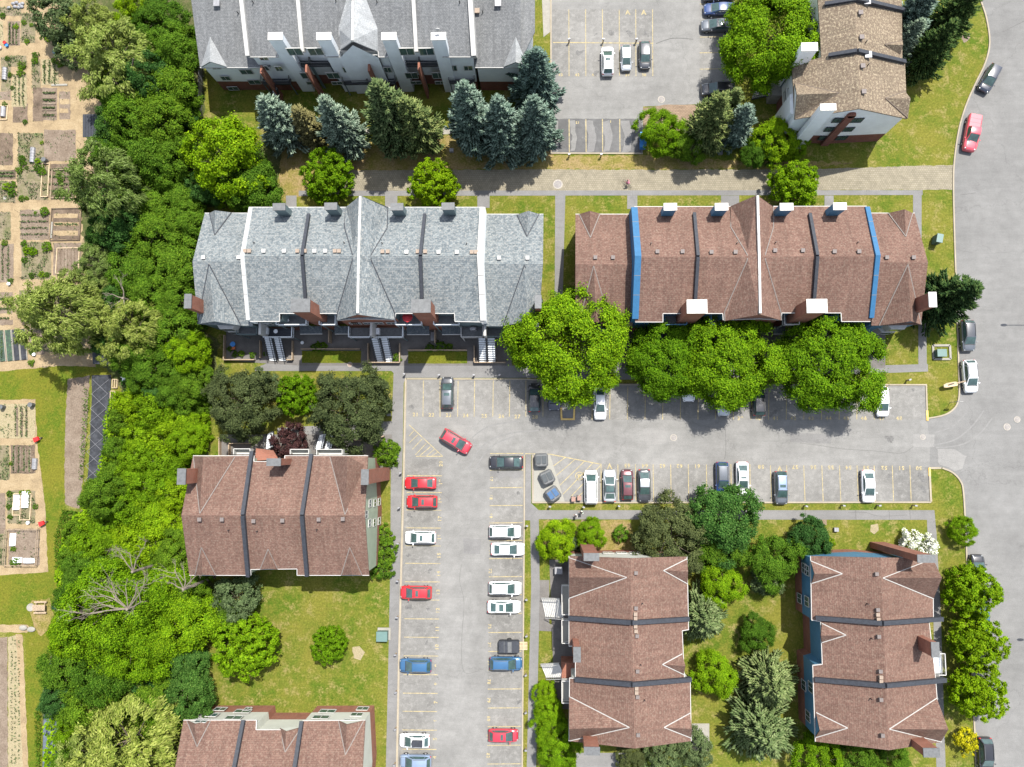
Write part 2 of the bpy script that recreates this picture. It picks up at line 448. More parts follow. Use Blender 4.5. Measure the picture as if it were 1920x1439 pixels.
# garden, forest floor and lawns of other tone
sheet('garden_ground', [(-60, -60), (150, -60), (185, 60), (190, 210), (190, 330), (165, 420), (160, 560), (180, 690), (60, 692), (0, 697), (-60, 700)], 0.006, M['chips'], wob=1)
sheet('garden_ground', [(-60, 752), (66, 748), (70, 830), (80, 905), (86, 960), (90, 1073), (0, 1080), (-60, 1082)], 0.006, M['chips'], wob=1)
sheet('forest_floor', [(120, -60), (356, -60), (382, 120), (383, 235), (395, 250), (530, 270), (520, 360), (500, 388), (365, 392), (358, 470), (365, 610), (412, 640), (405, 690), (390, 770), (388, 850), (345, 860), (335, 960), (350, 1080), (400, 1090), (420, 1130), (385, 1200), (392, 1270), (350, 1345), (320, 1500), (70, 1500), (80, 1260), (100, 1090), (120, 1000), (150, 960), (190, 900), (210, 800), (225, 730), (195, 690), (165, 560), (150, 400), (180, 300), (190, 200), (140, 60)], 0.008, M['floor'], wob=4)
sheet('garden_lawn', [(-60, 702), (0, 697), (120, 686), (200, 690), (208, 704), (128, 708), (122, 800), (121, 945), (120, 1060), (105, 1170), (80, 1300), (78, 1500), (48, 1500), (48, 1195), (0, 1170), (-60, 1175), (-60, 1082), (0, 1080), (90, 1073), (86, 960), (80, 905), (70, 830), (66, 748), (-60, 752)], 0.010, M['lush'], wob=1.2)
sheet('soil_strip', [(127, 712), (168, 705), (163, 800), (155, 900), (148, 955), (122, 945), (121, 830)], 0.014, M['soil'], wob=1.2)
sheet('soil_strip', [(-60, 1200), (14, 1195), (15, 1500), (-60, 1500)], 0.014, M['soil'], wob=1)
sheet('soil_strip', [(15, 1195), (36, 1190), (46, 1500), (15, 1500)], 0.016, M['straw'], wob=1)
sheet('soil_strip', [(30, 1190), (42, 1190), (56, 1500), (46, 1500)], 0.020, M['chips'], wob=1)
sheet('garden_ground', [(-40, 1172), (50, 1172), (62, 1178), (50, 1187), (-40, 1184)], 0.014, M['chips'], wob=1)
sheet('bare_ground', [(60, 1125), (92, 1122), (100, 1150), (92, 1175), (75, 1195), (62, 1168), (54, 1140)], 0.014, M['dry'], wob=2)
# paths
sheet('path', [(1000, 957), (1752, 957), (1756, 1000), (1764, 1150), (1775, 1500), (1757, 1500), (1750, 1150), (1740, 1020), (1738, 975), (1002, 974)], 0.016, M['path'])
sheet('path', [(985, 853), (996, 853), (996, 944), (1010, 957), (1012, 1100), (1008, 1300), (1004, 1500), (986, 1500), (991, 1300), (996, 1100), (994, 976), (984, 976)], 0.0205, M['path'])
sheet('path', [(1008, 1088), (1030, 1088), (1030, 1170), (1046, 1175), (1046, 1185), (1009, 1183)], 0.020, M['patio'])
sheet('path', [(478, 690), (500, 682), (900, 684), (960, 686), (1480, 690), (1740, 683), (1740, 697), (1480, 706), (1170, 712), (985, 709), (760, 709), (757, 720), (756, 800), (754, 900), (751, 1050), (746, 1250), (743, 1500), (722, 1500), (728, 1250), (732, 1050), (733, 830), (738, 700), (734, 696), (478, 696)], 0.0125, M['path'])
sheet('path', [(520, 803), (735, 790), (735, 816), (700, 822), (520, 822)], 0.018, M['path'])
sheet('paver_lane', [(640, 345), (655, 320), (1010, 318), (1120, 319), (1500, 318), (1640, 314), (1787, 310), (1788, 356), (1300, 358), (640, 358)], 0.014, M['paver'], wob=0.8)
sheet('bare_ground', [(505, 262), (700, 262), (700, 250), (1035, 262), (1040, 292), (1200, 292), (1320, 298), (1500, 303), (1600, 306), (1500, 318), (1010, 318), (655, 320), (560, 372), (520, 380), (525, 320)], 0.006, M['dry'], wob=3)
sheet('path', [(540, 268), (700, 240), (1030, 240), (1030, 252), (700, 252), (545, 280)], 0.010, M['conc'], wob=0.5)
sheet('path', [(560, 358), (1730, 357), (1730, 366), (1060, 367), (1055, 560), (1040, 560), (1041, 367), (560, 368)], 0.020, M['path'])
for a in (rect(895, 367, 918, 390), rect(1176, 367, 1195, 392), rect(1352, 367, 1386, 388), rect(1546, 367, 1563, 388), rect(536, 367, 556, 390), rect(722, 367, 745, 388)):
    sheet('path', a, 0.024, M['path'])
sheet('path', [(1712, 366), (1728, 366), (1728, 470), (1736, 560), (1738, 690), (1722, 690), (1722, 560), (1712, 420)], 0.024, M['path'])
sheet('patio_ground', [(424, 615), (960, 615), (960, 686), (566, 686), (500, 682), (424, 676)], 0.022, M['patio'])
sheet('patio_ground', [(1090, 600), (1660, 600), (1660, 690), (1090, 690)], 0.022, M['patio'])
for a in (rect(566, 658, 677, 681), rect(765, 659, 876, 682)):
    sheet('lawn_patch', a, 0.030, M['lush'], wob=0.3)
sheet('patio_ground', rect(415, 815, 735, 880), 0.022, M['patio'])
sheet('patio_ground', [(1030, 1050), (1075, 1050), (1075, 1330), (1040, 1330)], 0.014, M['patio'])
sheet('path', rect(1080, 1412, 1175, 1440), 0.016, M['path'])
sheet('stepping_slabs', rect(1297, 1357, 1330, 1408), 0.016, M['conc'])
sheet('bare_ground', [(1020, 976), (1180, 977), (1200, 1040), (1110, 1045), (1060, 1040), (1015, 1030)], 0.010, M['dry'], wob=2)
sheet('bare_ground', [(1632, 985), (1645, 983), (1648, 995), (1640, 1003), (1632, 998)], 0.010, M['straw'], wob=1)
sheet('bare_ground', [(1800, 66), (1816, 62), (1820, 72), (1808, 82)], 0.010, M['soil'], wob=1.5)
sheet('bare_ground', [(660, 1215), (675, 1212), (684, 1225), (676, 1238), (664, 1236)], 0.010, M['straw'], wob=1.5)
sheet('bare_ground', [(1085, 1030), (1300, 1030), (1300, 1044), (1085, 1044)], 0.008, M['floor'], wob=2)
for a in ((1535, 975, 1550, 985), (1090, 975, 1108, 985)):
    sheet('stepping_slabs', rect(*a), 0.014, M['paver2'])
sheet('bin_pad', [(1002, 852), (1031, 852), (1059, 941), (1000, 941)], 0.034, M['pad'])

# ------------------------------------------------------------------ kerbs
def kerb(name, px, w=0.17, h=0.13, mat='kerb'):
    pts = [P(x, y, 0) for x, y in px]
    mb = MB()
    L, Rr = [], []
    for i, p in enumerate(pts):
        a = pts[max(0, i - 1)]; b = pts[min(len(pts) - 1, i + 1)]
        t1 = (p - a).normalized() if i else (b - p).normalized()
        t2 = (b - p).normalized() if i < len(pts) - 1 else t1
        n1 = Vector((-t1.y, t1.x, 0)); n2 = Vector((-t2.y, t2.x, 0))
        n = (n1 + n2).normalized()
        k = w / 2 / max(0.4, n.dot(n1))
        L.append(p + n * k); Rr.append(p - n * k)
    for i in range(len(pts) - 1):
        up = Vector((0, 0, h))
        a, b, c, d = L[i], Rr[i], Rr[i + 1], L[i + 1]
        mb.poly([a + up, b + up, c + up, d + up])
        mb.poly([a, a + up, d + up, d]); mb.poly([b, c, c + up, b + up])
        if i == 0: mb.poly([a, b, b + up, a + up])
        if i == len(pts) - 2: mb.poly([d, d + up, c + up, c])
    return tag(mb.build(name, M[mat]), kind='structure')
def smooth(px, n=4):
    out = []
    for i in range(len(px) - 1):
        p0, p1, p2, p3 = px[max(0, i - 1)], px[i], px[i + 1], px[min(len(px) - 1, i + 2)]
        for k in range(n):
            t = k / n
            out.append(tuple(0.5 * (2 * p1[j] + (p2[j] - p0[j]) * t + (2 * p0[j] - 5 * p1[j] + 4 * p2[j] - p3[j]) * t * t + (3 * p1[j] - p0[j] - 3 * p2[j] + p3[j]) * t ** 3) for j in (0, 1)))
    return out + [px[-1]]
kerb('kerb', smooth(ROADL), 0.2)
kerb('kerb', smooth(ROADL2[1:]), 0.2)
kerb('kerb', [(1738, 785), (1736, 722), (1170, 721.5), (985, 711.5), (762, 711)], 0.2)
kerb('kerb', [(761, 709.5), (757, 900), (753, 1050), (748, 1250), (744, 1460)], 0.28)
kerb('kerb', [(983, 853), (983, 980), (979, 1460)], 0.2)
kerb('kerb', [(999, 853), (999, 942.5), (1400, 942.5), (1745, 942)], 0.2)
kerb('kerb', [(1745, 941), (1742, 878), (1764, 878)], 0.26)
kerb('kerb', [(1033, -60), (1033, 288), (1205, 288.5)], 0.2)
kerb('kerb', [(1376, -60), (1375, 150)], 0.17)
kerb('yellow_kerb', [(1052, 765), (1053, 786.5), (1076, 786.5), (1077, 762)], 0.26, 0.14, 'kerby')
kerb('yellow_kerb', [(1738.4, 789), (1737.6, 770)], 0.3, 0.135, 'kerby')
kerb('yellow_kerb', [(1742, 877.4), (1742.6, 893)], 0.3, 0.135, 'kerby')
sheet('asphalt_patch', rect(1053, 722, 1077, 786), 0.05, M['path'])

# ------------------------------------------------------------------ painted markings
mk = MB()
ZP = 0.030
def ln(x0, y0, x1, y1, w=0.10, z=ZP):
    z += 0.004 * (len(mk.f) % 3)
    a, b = P(x0, y0, z), P(x1, y1, z)
    t = (b - a).normalized(); n = Vector((-t.y, t.x, 0)) * (w / 2)
    mk.poly([a + n, a - n, b - n, b + n])
# main lot, top row
for x0, x1 in ((794, 793), (825, 825), (859, 858), (890, 889), (925, 924), (956, 955), (986, 986), (1018, 1018)): ln(x0, 714, x1, 782)
for k in range(17): 
    x = 1110 + 33.1 * k
    if x < 1725: ln(x + 1, 725, x, 787)
# bottom row
for x in (1159, 1192, 1225, 1258, 1291, 1325, 1371, 1406.5): ln(x - 0.5, 871, x + 0.5, 939)
for x in (1445.5, 1476, 1508, 1542, 1575, 1608, 1640, 1674, 1707): ln(x - 1, 873, x + 1.5, 940)
ln(1127, 870, 1127, 938)
# bin corner hatch
ln(985, 851, 1031, 852); ln(1031, 852, 1127, 871, 0.13)
for a, b in (((1038, 874), (1060, 858)), ((1043, 892), (1078, 862)), ((1050, 910), (1096, 865)), ((1056, 927), (1112, 868)), ((1070, 932), (1126, 873)), ((1086, 930), (1112, 907))): ln(*a, *b, 0.1)
# left hatch
ln(767, 797, 830, 856); ln(780, 856, 830, 856)
for a, b in (((767, 818), (776, 808)), ((767, 831), (783, 816)), ((773, 843), (791, 824)), ((779, 853), (799, 832)), ((787, 855), (807, 838)), ((800, 855), (814, 843)), ((810, 855), (820, 849))): ln(*a, *b, 0.09)
# left and right columns
yl = [892, 923.5, 956.5, 990, 1023.5, 1056.5, 1091, 1125, 1160.5, 1195, 1230, 1265, 1300, 1334, 1369, 1405, 1441]
for i, y in enumerate(yl):
    o = i * 0.62
    ln(763 - o, y, 829 - o * 1.15, y + 0.6)
yr = [851, 882, 915, 948.5, 981, 1014, 1048, 1082, 1116, 1151, 1186.5, 1222, 1257, 1292.5, 1328, 1363, 1398, 1433]
for i, y in enumerate(yr):
    o = i * 0.3
    ln(919 - o * 1.1, y, 981 - o, y - 0.5)
# upper lot
for x in (1066.5, 1098, 1129.5, 1161, 1192, 1223.5): ln(x, 18, x + 0.5, 143)
ln(1037, 80, 1225, 81.5, 0.14)
for x in (1067, 1098.5, 1129.5, 1162): ln(x, 224, x + 0.5, 285, 0.13)
for y in (70, 99.5, 130, 8, 160, 192): ln(1312, y, 1374, y - 1)
# numbers
def glyphs(lst):
    obs = []
    for body, x, y, size, rot in lst:
        cu = bpy.data.curves.new('t', 'FONT')
        cu.body = body; cu.size = size; cu.align_x = 'CENTER'; cu.align_y = 'CENTER'; cu.space_character = 1.25
        cu.offset = 0.02
        o = bpy.data.objects.new('t', cu); COL.objects.link(o)
        o.location = P(x, y, ZP); o.rotation_euler = (0, 0, RAD(rot))
        obs.append(o)
    bpy.context.view_layer.update()
    dg = bpy.context.evaluated_depsgraph_get()
    for o in obs:
        e = o.evaluated_get(dg); me = e.to_mesh()
        mw = o.matrix_world
        for p in me.polygons:
            mk.poly([mw @ me.vertices[i].co for i in p.vertices])
        e.to_mesh_clear()
    for o in obs:
        d = o.data; bpy.data.objects.remove(o); bpy.data.curves.remove(d)
T = []
for s_, x in (('21', 779), ('22', 809), ('23', 841), ('24', 873), ('25', 908), ('26', 940), ('27', 970), ('28', 1003)): T.append((s_, x, 778 + (x - 779) * 0.02, 0.75, 0))
for k in range(10):
    x = 1388 + 33.1 * k
    T.append((str(39 + k), x, 785, 0.75, 0))
for s_, x in (('65', 1176), ('64', 1209), ('63', 1242), ('62', 1274), ('61', 1307), ('58', 1427), ('57', 1491), ('56', 1525), ('55', 1558), ('54', 1591), ('53', 1624), ('52', 1658), ('51', 1690), ('50', 1723)): T.append((s_, x, 873 + (x - 1176) * 0.009, 0.75, 180))
for x, y in ((1143, 874), (1462, 879)): T.append(('V', x, y, 1.25, 180))
for k in range(17):
    y = 870 + k * 34.4
    T.append((str(20 - k), 827 - k * 0.75, y, 0.7, 90))
for k in range(16):
    T.append((str(67 + k), 921 - k * 0.4, 898 + k * 34.6, 0.6, -90))
for x in (1177, 1207): T.append(('A', x, 24, 1.1, 0))
for k in range(6): T.append((str(43 - k), 1051 + 31.3 * k, 141, 0.6, 0))
T.append(('12', 1083, 230, 0.5, 180)); T.append(('11', 1143, 228, 0.5, 180))
T.append(('P', 1086.5, 893, 0.75, 45))
glyphs(T)
c0 = P(1086.5, 893, ZP)
for k in range(20):
    a0, a1 = k * math.pi / 10, (k + 1) * math.pi / 10
    mk.poly([c0 + Vector((math.cos(a) * r, math.sin(a) * r, 0)) for a, r in ((a0, 0.52), (a0, 0.62), (a1, 0.62), (a1, 0.52))])
ln(1081, 898, 1092, 888, 0.07)
tag(mk.build('parking_markings', M['paint']), kind='structure')
# oil stains and tyre arcs
st = MB()
def blot(x, y, r, k=10):
    c = P(x, y, 0.0265 + 0.004 * (len(st.f) % 5))
    st.poly([c + Vector((math.cos(a * 2 * math.pi / k), math.sin(a * 2 * math.pi / k), 0)) * r * rnd.uniform(0.5, 1.2) for a in range(k)])
for x, y, r in ((772, 764, .4), (769, 968, .45), (767, 1040, .4), (807, 1072, .4), (765, 1140, .6), (804, 1140, .3), (808, 1170, .3), (974, 923, .4), (974, 1067, .4), (972, 1316, .4), (1447, 776, .6), (1452, 772, .4), (1727, 895, .7), (1724, 892, .4), (1732, 915, .5), (1734, 920, .3), (1670, 893, .5), (1714, 732, .3), (1085, 101, .6), (1092, 98, .4), (1142, 64, .5), (1147, 61, .4), (1150, 66, .3), (1175, 60, .4), (1180, 66, .3), (1183, 62, .4), (1210, 60, .4), (1213, 66, .3), (1118, 138, .5), (1116, 66, .2), (1359, 115, .4), (798, 1205, .25), (1095, 260, .3), (1668, 823, .7), (1664, 820, .4), (820, 1272, .2)):
    for _ in range(3): blot(x + rnd.uniform(-3, 3), y + rnd.uniform(-3, 3), r * rnd.uniform(0.35, 0.8))
tag(st.build('oil_stains', m_plain('oil_stain', (0.092, 0.09, 0.087), 0.7, 0.3, 4)), kind='structure')
ar = MB()
def arc(pts, w=0.2):
    q = [P(x, y, 0.0275) for x, y in smooth(pts, 6)]
    dz = Vector((0, 0, 0.004 * (len(ar.f) // 7 % 3)))
    ns = []
    for i in range(len(q)):
        t = (q[min(i + 1, len(q) - 1)] - q[max(i - 1, 0)]).normalized(); ns.append(Vector((-t.y, t.x, 0)) * (w / 2))
    for i in range(len(q) - 1):
        ar.poly([q[i] + ns[i] + dz, q[i] - ns[i] + dz, q[i + 1] - ns[i + 1] + dz, q[i + 1] + ns[i + 1] + dz])
arc([(858, 872), (872, 840), (892, 815), (925, 797), (975, 790)]); arc([(878, 880), (895, 848), (920, 825), (960, 812), (1010, 808)])
arc([(890, 884), (905, 856), (928, 833), (965, 818)]); arc([(1750, 835), (1790, 825), (1822, 800), (1845, 770)]); arc([(1752, 812), (1785, 800), (1812, 775)])
arc([(1755, 840), (1800, 835), (1835, 815), (1860, 785)])
tag(ar.build('tyre_marks', m_plain('tyre_mark', (0.138, 0.136, 0.132), 0.8, 0.12, 2)), kind='structure')
cr = MB(); ar = cr
arc([(1500, 831), (1540, 836), (1580, 842), (1640, 846), (1690, 850), (1712, 838)], 0.05)
arc([(1360, 800), (1361, 845), (1358, 862)], 0.06)
arc([(865, 1060), (862, 1090), (870, 1130), (866, 1200), (870, 1260), (905, 1255)], 0.05)
arc([(1510, 957), (1510, 974)], 0.06); arc([(1604, 957), (1605, 974)], 0.06); arc([(1667, 957), (1668, 974)], 0.06); arc([(1706, 957), (1707, 974)], 0.06)
arc([(1590, 962), (1620, 961), (1650, 968), (1700, 966)], 0.05)
arc([(1230, 82), (1262, 72), (1300, 74)], 0.12); arc([(1800, 366), (1830, 362)], 0.06); arc([(1880, 60), (1920, 40)], 0.07)
tag(cr.build('asphalt_cracks', m_plain('asphalt_crack', (0.09, 0.088, 0.085), 0.9, 0.2, 3)), kind='structure')
# ------------------------------------------------------------------ building kit
M['seam'] = m_plain('sheet_seam', (.12, .12, .12), .7, .2, 3)
class Bld:
    def __init__(s, name, label, cat, px, py, roofm, wallm, lowm, trim='white', group=None):
        s.root = empty(name, P(px, py, 0), label, cat, group)
        s.rm, s.wm, s.lm, s.tm = roofm, wallm, lowm, trim
        s.roof, s.wall = MB(), MB()
        s.vm = 'dkmetal' if roofm == 'sh_grey' else ('flash_tan' if roofm == 'sh_tan' else 'flash')
        s.meshes = {}
    def rp(s, pts, t=0.2, m=0):
        s.roof.prism(pts, -t, m, m)
    def walls(s, pts, inset=0.35, drop=0.16, split=2.6, close=True, mat=0, z0=-0.05):
        xs = [p.x for p in pts]; ys = [p.y for p in pts]
        cx, cy = (min(xs) + max(xs)) / 2, (min(ys) + max(ys)) / 2
        hx, hy = (max(xs) - min(xs)) / 2, (max(ys) - min(ys)) / 2
        kx, ky = 1 - inset / hx, 1 - inset / hy
        q = [Vector((cx + (p.x - cx) * kx, cy + (p.y - cy) * ky, p.z - drop)) for p in pts]
        a = sum(q[i].x * q[(i + 1) % len(q)].y - q[(i + 1) % len(q)].x * q[i].y for i in range(len(q)))
        if a < 0: q = q[::-1]
        for i in range(len(q) if close else len(q) - 1):
            a, b = q[i], q[(i + 1) % len(q)]
            if (a - b).length < 0.02: continue
            A0, B0 = Vector((a.x, a.y, z0)), Vector((b.x, b.y, z0))
            A1, B1 = Vector((a.x, a.y, split)), Vector((b.x, b.y, split))
            s.wall.poly([A0, B0, B1, A1], 1)
            s.wall.poly([A1, B1, b, a], mat)
        return q
    def edge(s, pts, w=0.1, h=0.18, up=-0.08):
        g = MB()
        for i in range(len(pts) - 1):
            g.obox(Vector(pts[i]) + Vector((0, 0, up)), Vector(pts[i + 1]) + Vector((0, 0, up)), w, h)
        g.build('gutter', M[s.tm], s.root)
    def valley(s, a, b, w=0.12, up=0.03):
        g = MB(); g.obox(a + Vector((0, 0, up)), b + Vector((0, 0, up)), w, 0.05)
        g.build('flashing', M[s.vm], s.root)
    def firewall(s, pts, w, up, mat, down=0.3, cap=None):
        mb = MB()
        for i in range(len(pts) - 1):
            a, b = Vector(pts[i]), Vector(pts[i + 1])
            mb.obox(a + Vector((0, 0, (up - down) / 2)), b + Vector((0, 0, (up - down) / 2)), w, up + down, 0)
            if cap: mb.obox(a + Vector((0, 0, up + 0.03)), b + Vector((0, 0, up + 0.03)), w + 0.1, 0.08, 1)
            L = (b - a).length
            for k in range(1, int(L / 2.6)):
                c = a + (b - a) * (k * 2.6 / L) + Vector((0, 0, up + (.07 if cap else .005))); d = (b - a).normalized() * .035
                mb.obox(c - d, c + d, w + .02, .02, 2)
        mb.build('parapet', [M[mat], M[cap or mat], M['seam']], s.root)
    def stepwall(s, top, bot, w, mat, cap):
        """wall rising from a lower roof line (bot) to a higher one (top)"""
        mb = MB()
        for i in range(len(top) - 1):
            a, b = Vector(top[i]), Vector(top[i + 1])
            c, d = Vector((a.x, a.y, bot[i] - 0.4)), Vector((b.x, b.y, bot[i + 1] - 0.4))
            n = Vector((w / 2, 0, 0)); u = Vector((0, 0, 0.28))
            A, B = a + u, b + u
            for q in ([A - n, c - n, d - n, B - n], [A + n, B + n, d + n, c + n]):
                mb.poly(q, 0)
            mb.poly([A + n, A - n, B - n, B + n], 1)
            L = (B - A).length
            for k in range(1, int(L / 2.6)):
                c_ = A + (B - A) * (k * 2.6 / L); d_ = (B - A).normalized() * .035
                mb.obox(c_ - d_, c_ + d_, w + .02, .02, 2)
            if i == 0: mb.poly([A - n, A + n, c + n, c - n], 0)
            if i == len(top) - 2: mb.poly([B + n, B - n, d - n, d + n], 0)
        mb.build('parapet', [M[mat], M[cap], M['seam']], s.root)
    def chimney(s, px, py, ht, sx, sy, mat, cap, z0=0.0, shift=(0, 0), cross=False, lab=None):
        c = P(px, py, ht)
        mb = MB()
        z1 = ht - 0.12
        mb.box((c.x + shift[0], c.y + shift[1], (z0 + z1) / 2), (sx - 0.16, sy - 0.16, z1 - z0), 0)
        o = mb.build('chimney', M[mat], s.root)
        cb = MB(); cb.box((c.x, c.y, ht - 0.06), (sx, sy, 0.14), 0)
        if cross:
            for k in (1, -1):
                cb.obox((c.x - sx / 2 * .9, c.y - k * sy / 2 * .9, ht + 0.02), (c.x + sx / 2 * .9, c.y + k * sy / 2 * .9, ht + 0.02), 0.06, 0.05)
        cb.build('cap', M[cap], o)
        return o
    def vents(s, lst, pl, kind='vent', sz=0.5):
        key = (kind, sz)
        for x, y in lst:
            p = hit(x, y, pl)
            if key not in s.meshes:
                mb = MB()
                mb.box((0, 0, 0.12), (sz * 0.7, sz * 0.7, 0.5), 0)
                mb.box((0, 0, 0.42), (sz, sz, 0.16), 0)
                o = mb.build('roof_vent', M[{'vent': 'vent', 'white': 'white', 'tan': 'ventb', 'dark': 'dkmetal', 'metal': 'metal'}[kind]], s.root, local=True)
                s.meshes[key] = o.data
            else:
                o = link_mesh('roof_vent', s.meshes[key], s.root)
            o.location = p - s.root.location + Vector((0, 0, -0.1))
    def pipes(s, lst, pl):
        for x, y in lst:
            p = hit(x, y, pl)
            mb = MB(); mb.tube(p - Vector((0, 0, .1)), p + Vector((0, 0, 0.55)), 0.07, 0.06, 8)
            mb.build('vent_pipe', M['black'], s.root)
    def win(s, px, py, pl, w=1.2, h=1.2, frame='white', split=True, fixed=None):
        p = fixed if fixed is not None else hit(px, py, pl)
        n = pl[1]; u = Vector((-n.y, n.x, 0)).normalized(); z = Vector((0, 0, 1))
        mb = MB()
        f = 0.07
        for a, b in (((-w / 2, -h / 2), (w / 2, -h / 2)), ((-w / 2, h / 2), (w / 2, h / 2)), ((-w / 2, -h / 2), (-w / 2, h / 2)), ((w / 2, -h / 2), (w / 2, h / 2))) + ((((0, -h / 2), (0, h / 2)),) if split else ()):
            mb.obox(p + u * a[0] + z * a[1] + n * 0.02, p + u * b[0] + z * b[1] + n * 0.02, 0.08, f, 0, up=n.cross(u) if a[1] == b[1] else u)
        o = mb.build('window', M[frame], s.root)
        g = MB()
        q = [p + u * x * w / 2 + z * y * h / 2 + n * 0.03 for x, y in ((-1, -1), (1, -1), (1, 1), (-1, 1))]
        g.poly(q)
        g.build('pane', M['glass'], o)
    def balcony(s, x0, y0, x1, y1, h, floor='steel', rail='sid_blue', rh=1.0, sides='WSE', solid=False):
        a, b = P(x0, y0, h), P(x1, y1, h)
        xa, xb, ya, yb = min(a.x, b.x), max(a.x, b.x), min(a.y, b.y), max(a.y, b.y)
        mb = MB(); mb.box(((xa + xb) / 2, (ya + yb) / 2, h - 0.12), (xb - xa, yb - ya, 0.24))
        o = mb.build('balcony', M[floor], s.root)
        r = MB()
        seg = {'S': ((xa, ya), (xb, ya)), 'N': ((xa, yb), (xb, yb)), 'W': ((xa, ya), (xa, yb)), 'E': ((xb, ya), (xb, yb))}
        for c in sides:
            p, q = seg[c]
            p0, q0 = Vector((*p, 0)), Vector((*q, 0))
            z = Vector((0, 0, h))
            r.obox(p0 + z + Vector((0, 0, rh)), q0 + z + Vector((0, 0, rh)), 0.1, 0.08)
            if solid: r.obox(p0 + z + Vector((0, 0, rh / 2)), q0 + z + Vector((0, 0, rh / 2)), 0.05, rh - 0.1)
            else:
                L = (q0 - p0).length; k = max(2, int(L / 0.16))
                for i in range(k + 1):
                    m_ = p0 + (q0 - p0) * (i / k) + z
                    r.box((m_.x, m_.y, m_.z + rh / 2), (0.03, 0.03, rh))
                r.obox(p0 + z + Vector((0, 0, 0.1)), q0 + z + Vector((0, 0, 0.1)), 0.05, 0.06)
        r.build('railing', M[rail], o)
        for x in (xa + 0.1, xb - 0.1):
            posts = MB(); posts.box((x, ya + 0.1, (h - 0.24) / 2), (0.14, 0.14, h - 0.24))
            posts.build('post', M['sid_teal'] if rail != 'white' else M['white'], o)
        return o
    def stair(s, top, bot, h, w, n=11, tread='sid_blue', rail='dkmetal'):
        a, b = P(*top, h), P(*bot, 0.05)
        d = b - a
        hd = Vector((d.x, d.y, 0)); hn = hd.normalized(); sd = Vector((-hn.y, hn.x, 0))
        mb = MB()
        for i in range(n):
            f = (i + 0.5) / n
            c = a + Vector((d.x * f, d.y * f, d.z * (i + 0.6) / n))
            mb.obox(c - hn * (hd.length / n * 0.46), c + hn * (hd.length / n * 0.46), w, 0.05)
        o = mb.build('staircase', M[tread], s.root)
        r = MB()
        for k in (1, -1):
            e = sd * (w / 2 + 0.04) * k
            r.obox(a + e - Vector((0, 0, 0.12)), b + e - Vector((0, 0, 0.0)), 0.06, 0.22)
            r.obox(a + e + Vector((0, 0, 0.95)), b + e + Vector((0, 0, 0.95)), 0.07, 0.07)
            for i in range(n + 1):
                p = a + d * (i / n) + e
                r.box((p.x, p.y, p.z + 0.45), (0.035, 0.035, 0.95))
        r.build('railing', M[rail], o)
    def slabroof(s, x0, y0, x1, y1, h, mat='sh_dark', drop=0.35):
        a, b = P(x0, y0, h), P(x1, y1, h)
        mb = MB()
        mb.prism([(a.x, a.y, h + drop), (b.x, a.y, h + drop), (b.x, b.y, h), (a.x, b.y, h)], -0.18, 0)
        o = mb.build('porch_roof', M[mat], s.root)
        t = MB(); t.obox((a.x, b.y - 0.04, h - 0.08), (b.x, b.y - 0.04, h - 0.08), 0.1, 0.16)
        t.build('gutter', M['white'], o)
    def partition(s, px, py, h, lx, ly, hh=1.9, mat='white'):
        c = P(px, py, h)
        mb = MB(); mb.box((c.x, c.y, h - hh / 2), (lx, ly, hh))
        mb.build('partition_wall', M[mat], s.root)
    def finish(s):
        s.roof.build('roof', [M[s.rm], M['sh_white']], s.root)
        s.wall.build('wall', [M[s.wm], M[s.lm], M['brick']], s.root)
        return s.root
UPV = Vector((0, 0, 0.03))

def gable(b, f1, peak, f2, apex, m=0, wall=None, vly=True, up=0.04):
    """small gable roof: two triangles from the peak ridge to the feet"""
    u = Vector((0, 0, up))
    b.roof.prism([f1 + u, peak + u, apex + u], -0.16, m, m)
    b.roof.prism([peak + u, f2 + u, apex + u], -0.16, m, m)
    if vly:
        b.valley(f1, apex, up=0.07); b.valley(f2, apex, up=0.07)
    if wall is not None:
        d = Vector((0, 0, -0.18))
        b.wall.poly([f1 + d, f2 + d, peak + d], wall)

def ramp_wall(b, feet_l, peak, feet_r, mat=0, inset=0.3, split=2.6, into=1):
    """gabled facade below a roof end, standing inset behind the roof edge"""
    d = Vector((0, into * inset, -0.2))
    l, p, r = feet_l + d, peak + d, feet_r + d
    b.wall.poly([Vector((l.x, l.y, -.05)), Vector((r.x, r.y, -.05)), r, p, l], mat)
    return (p, Vector((0, -into, 0)))

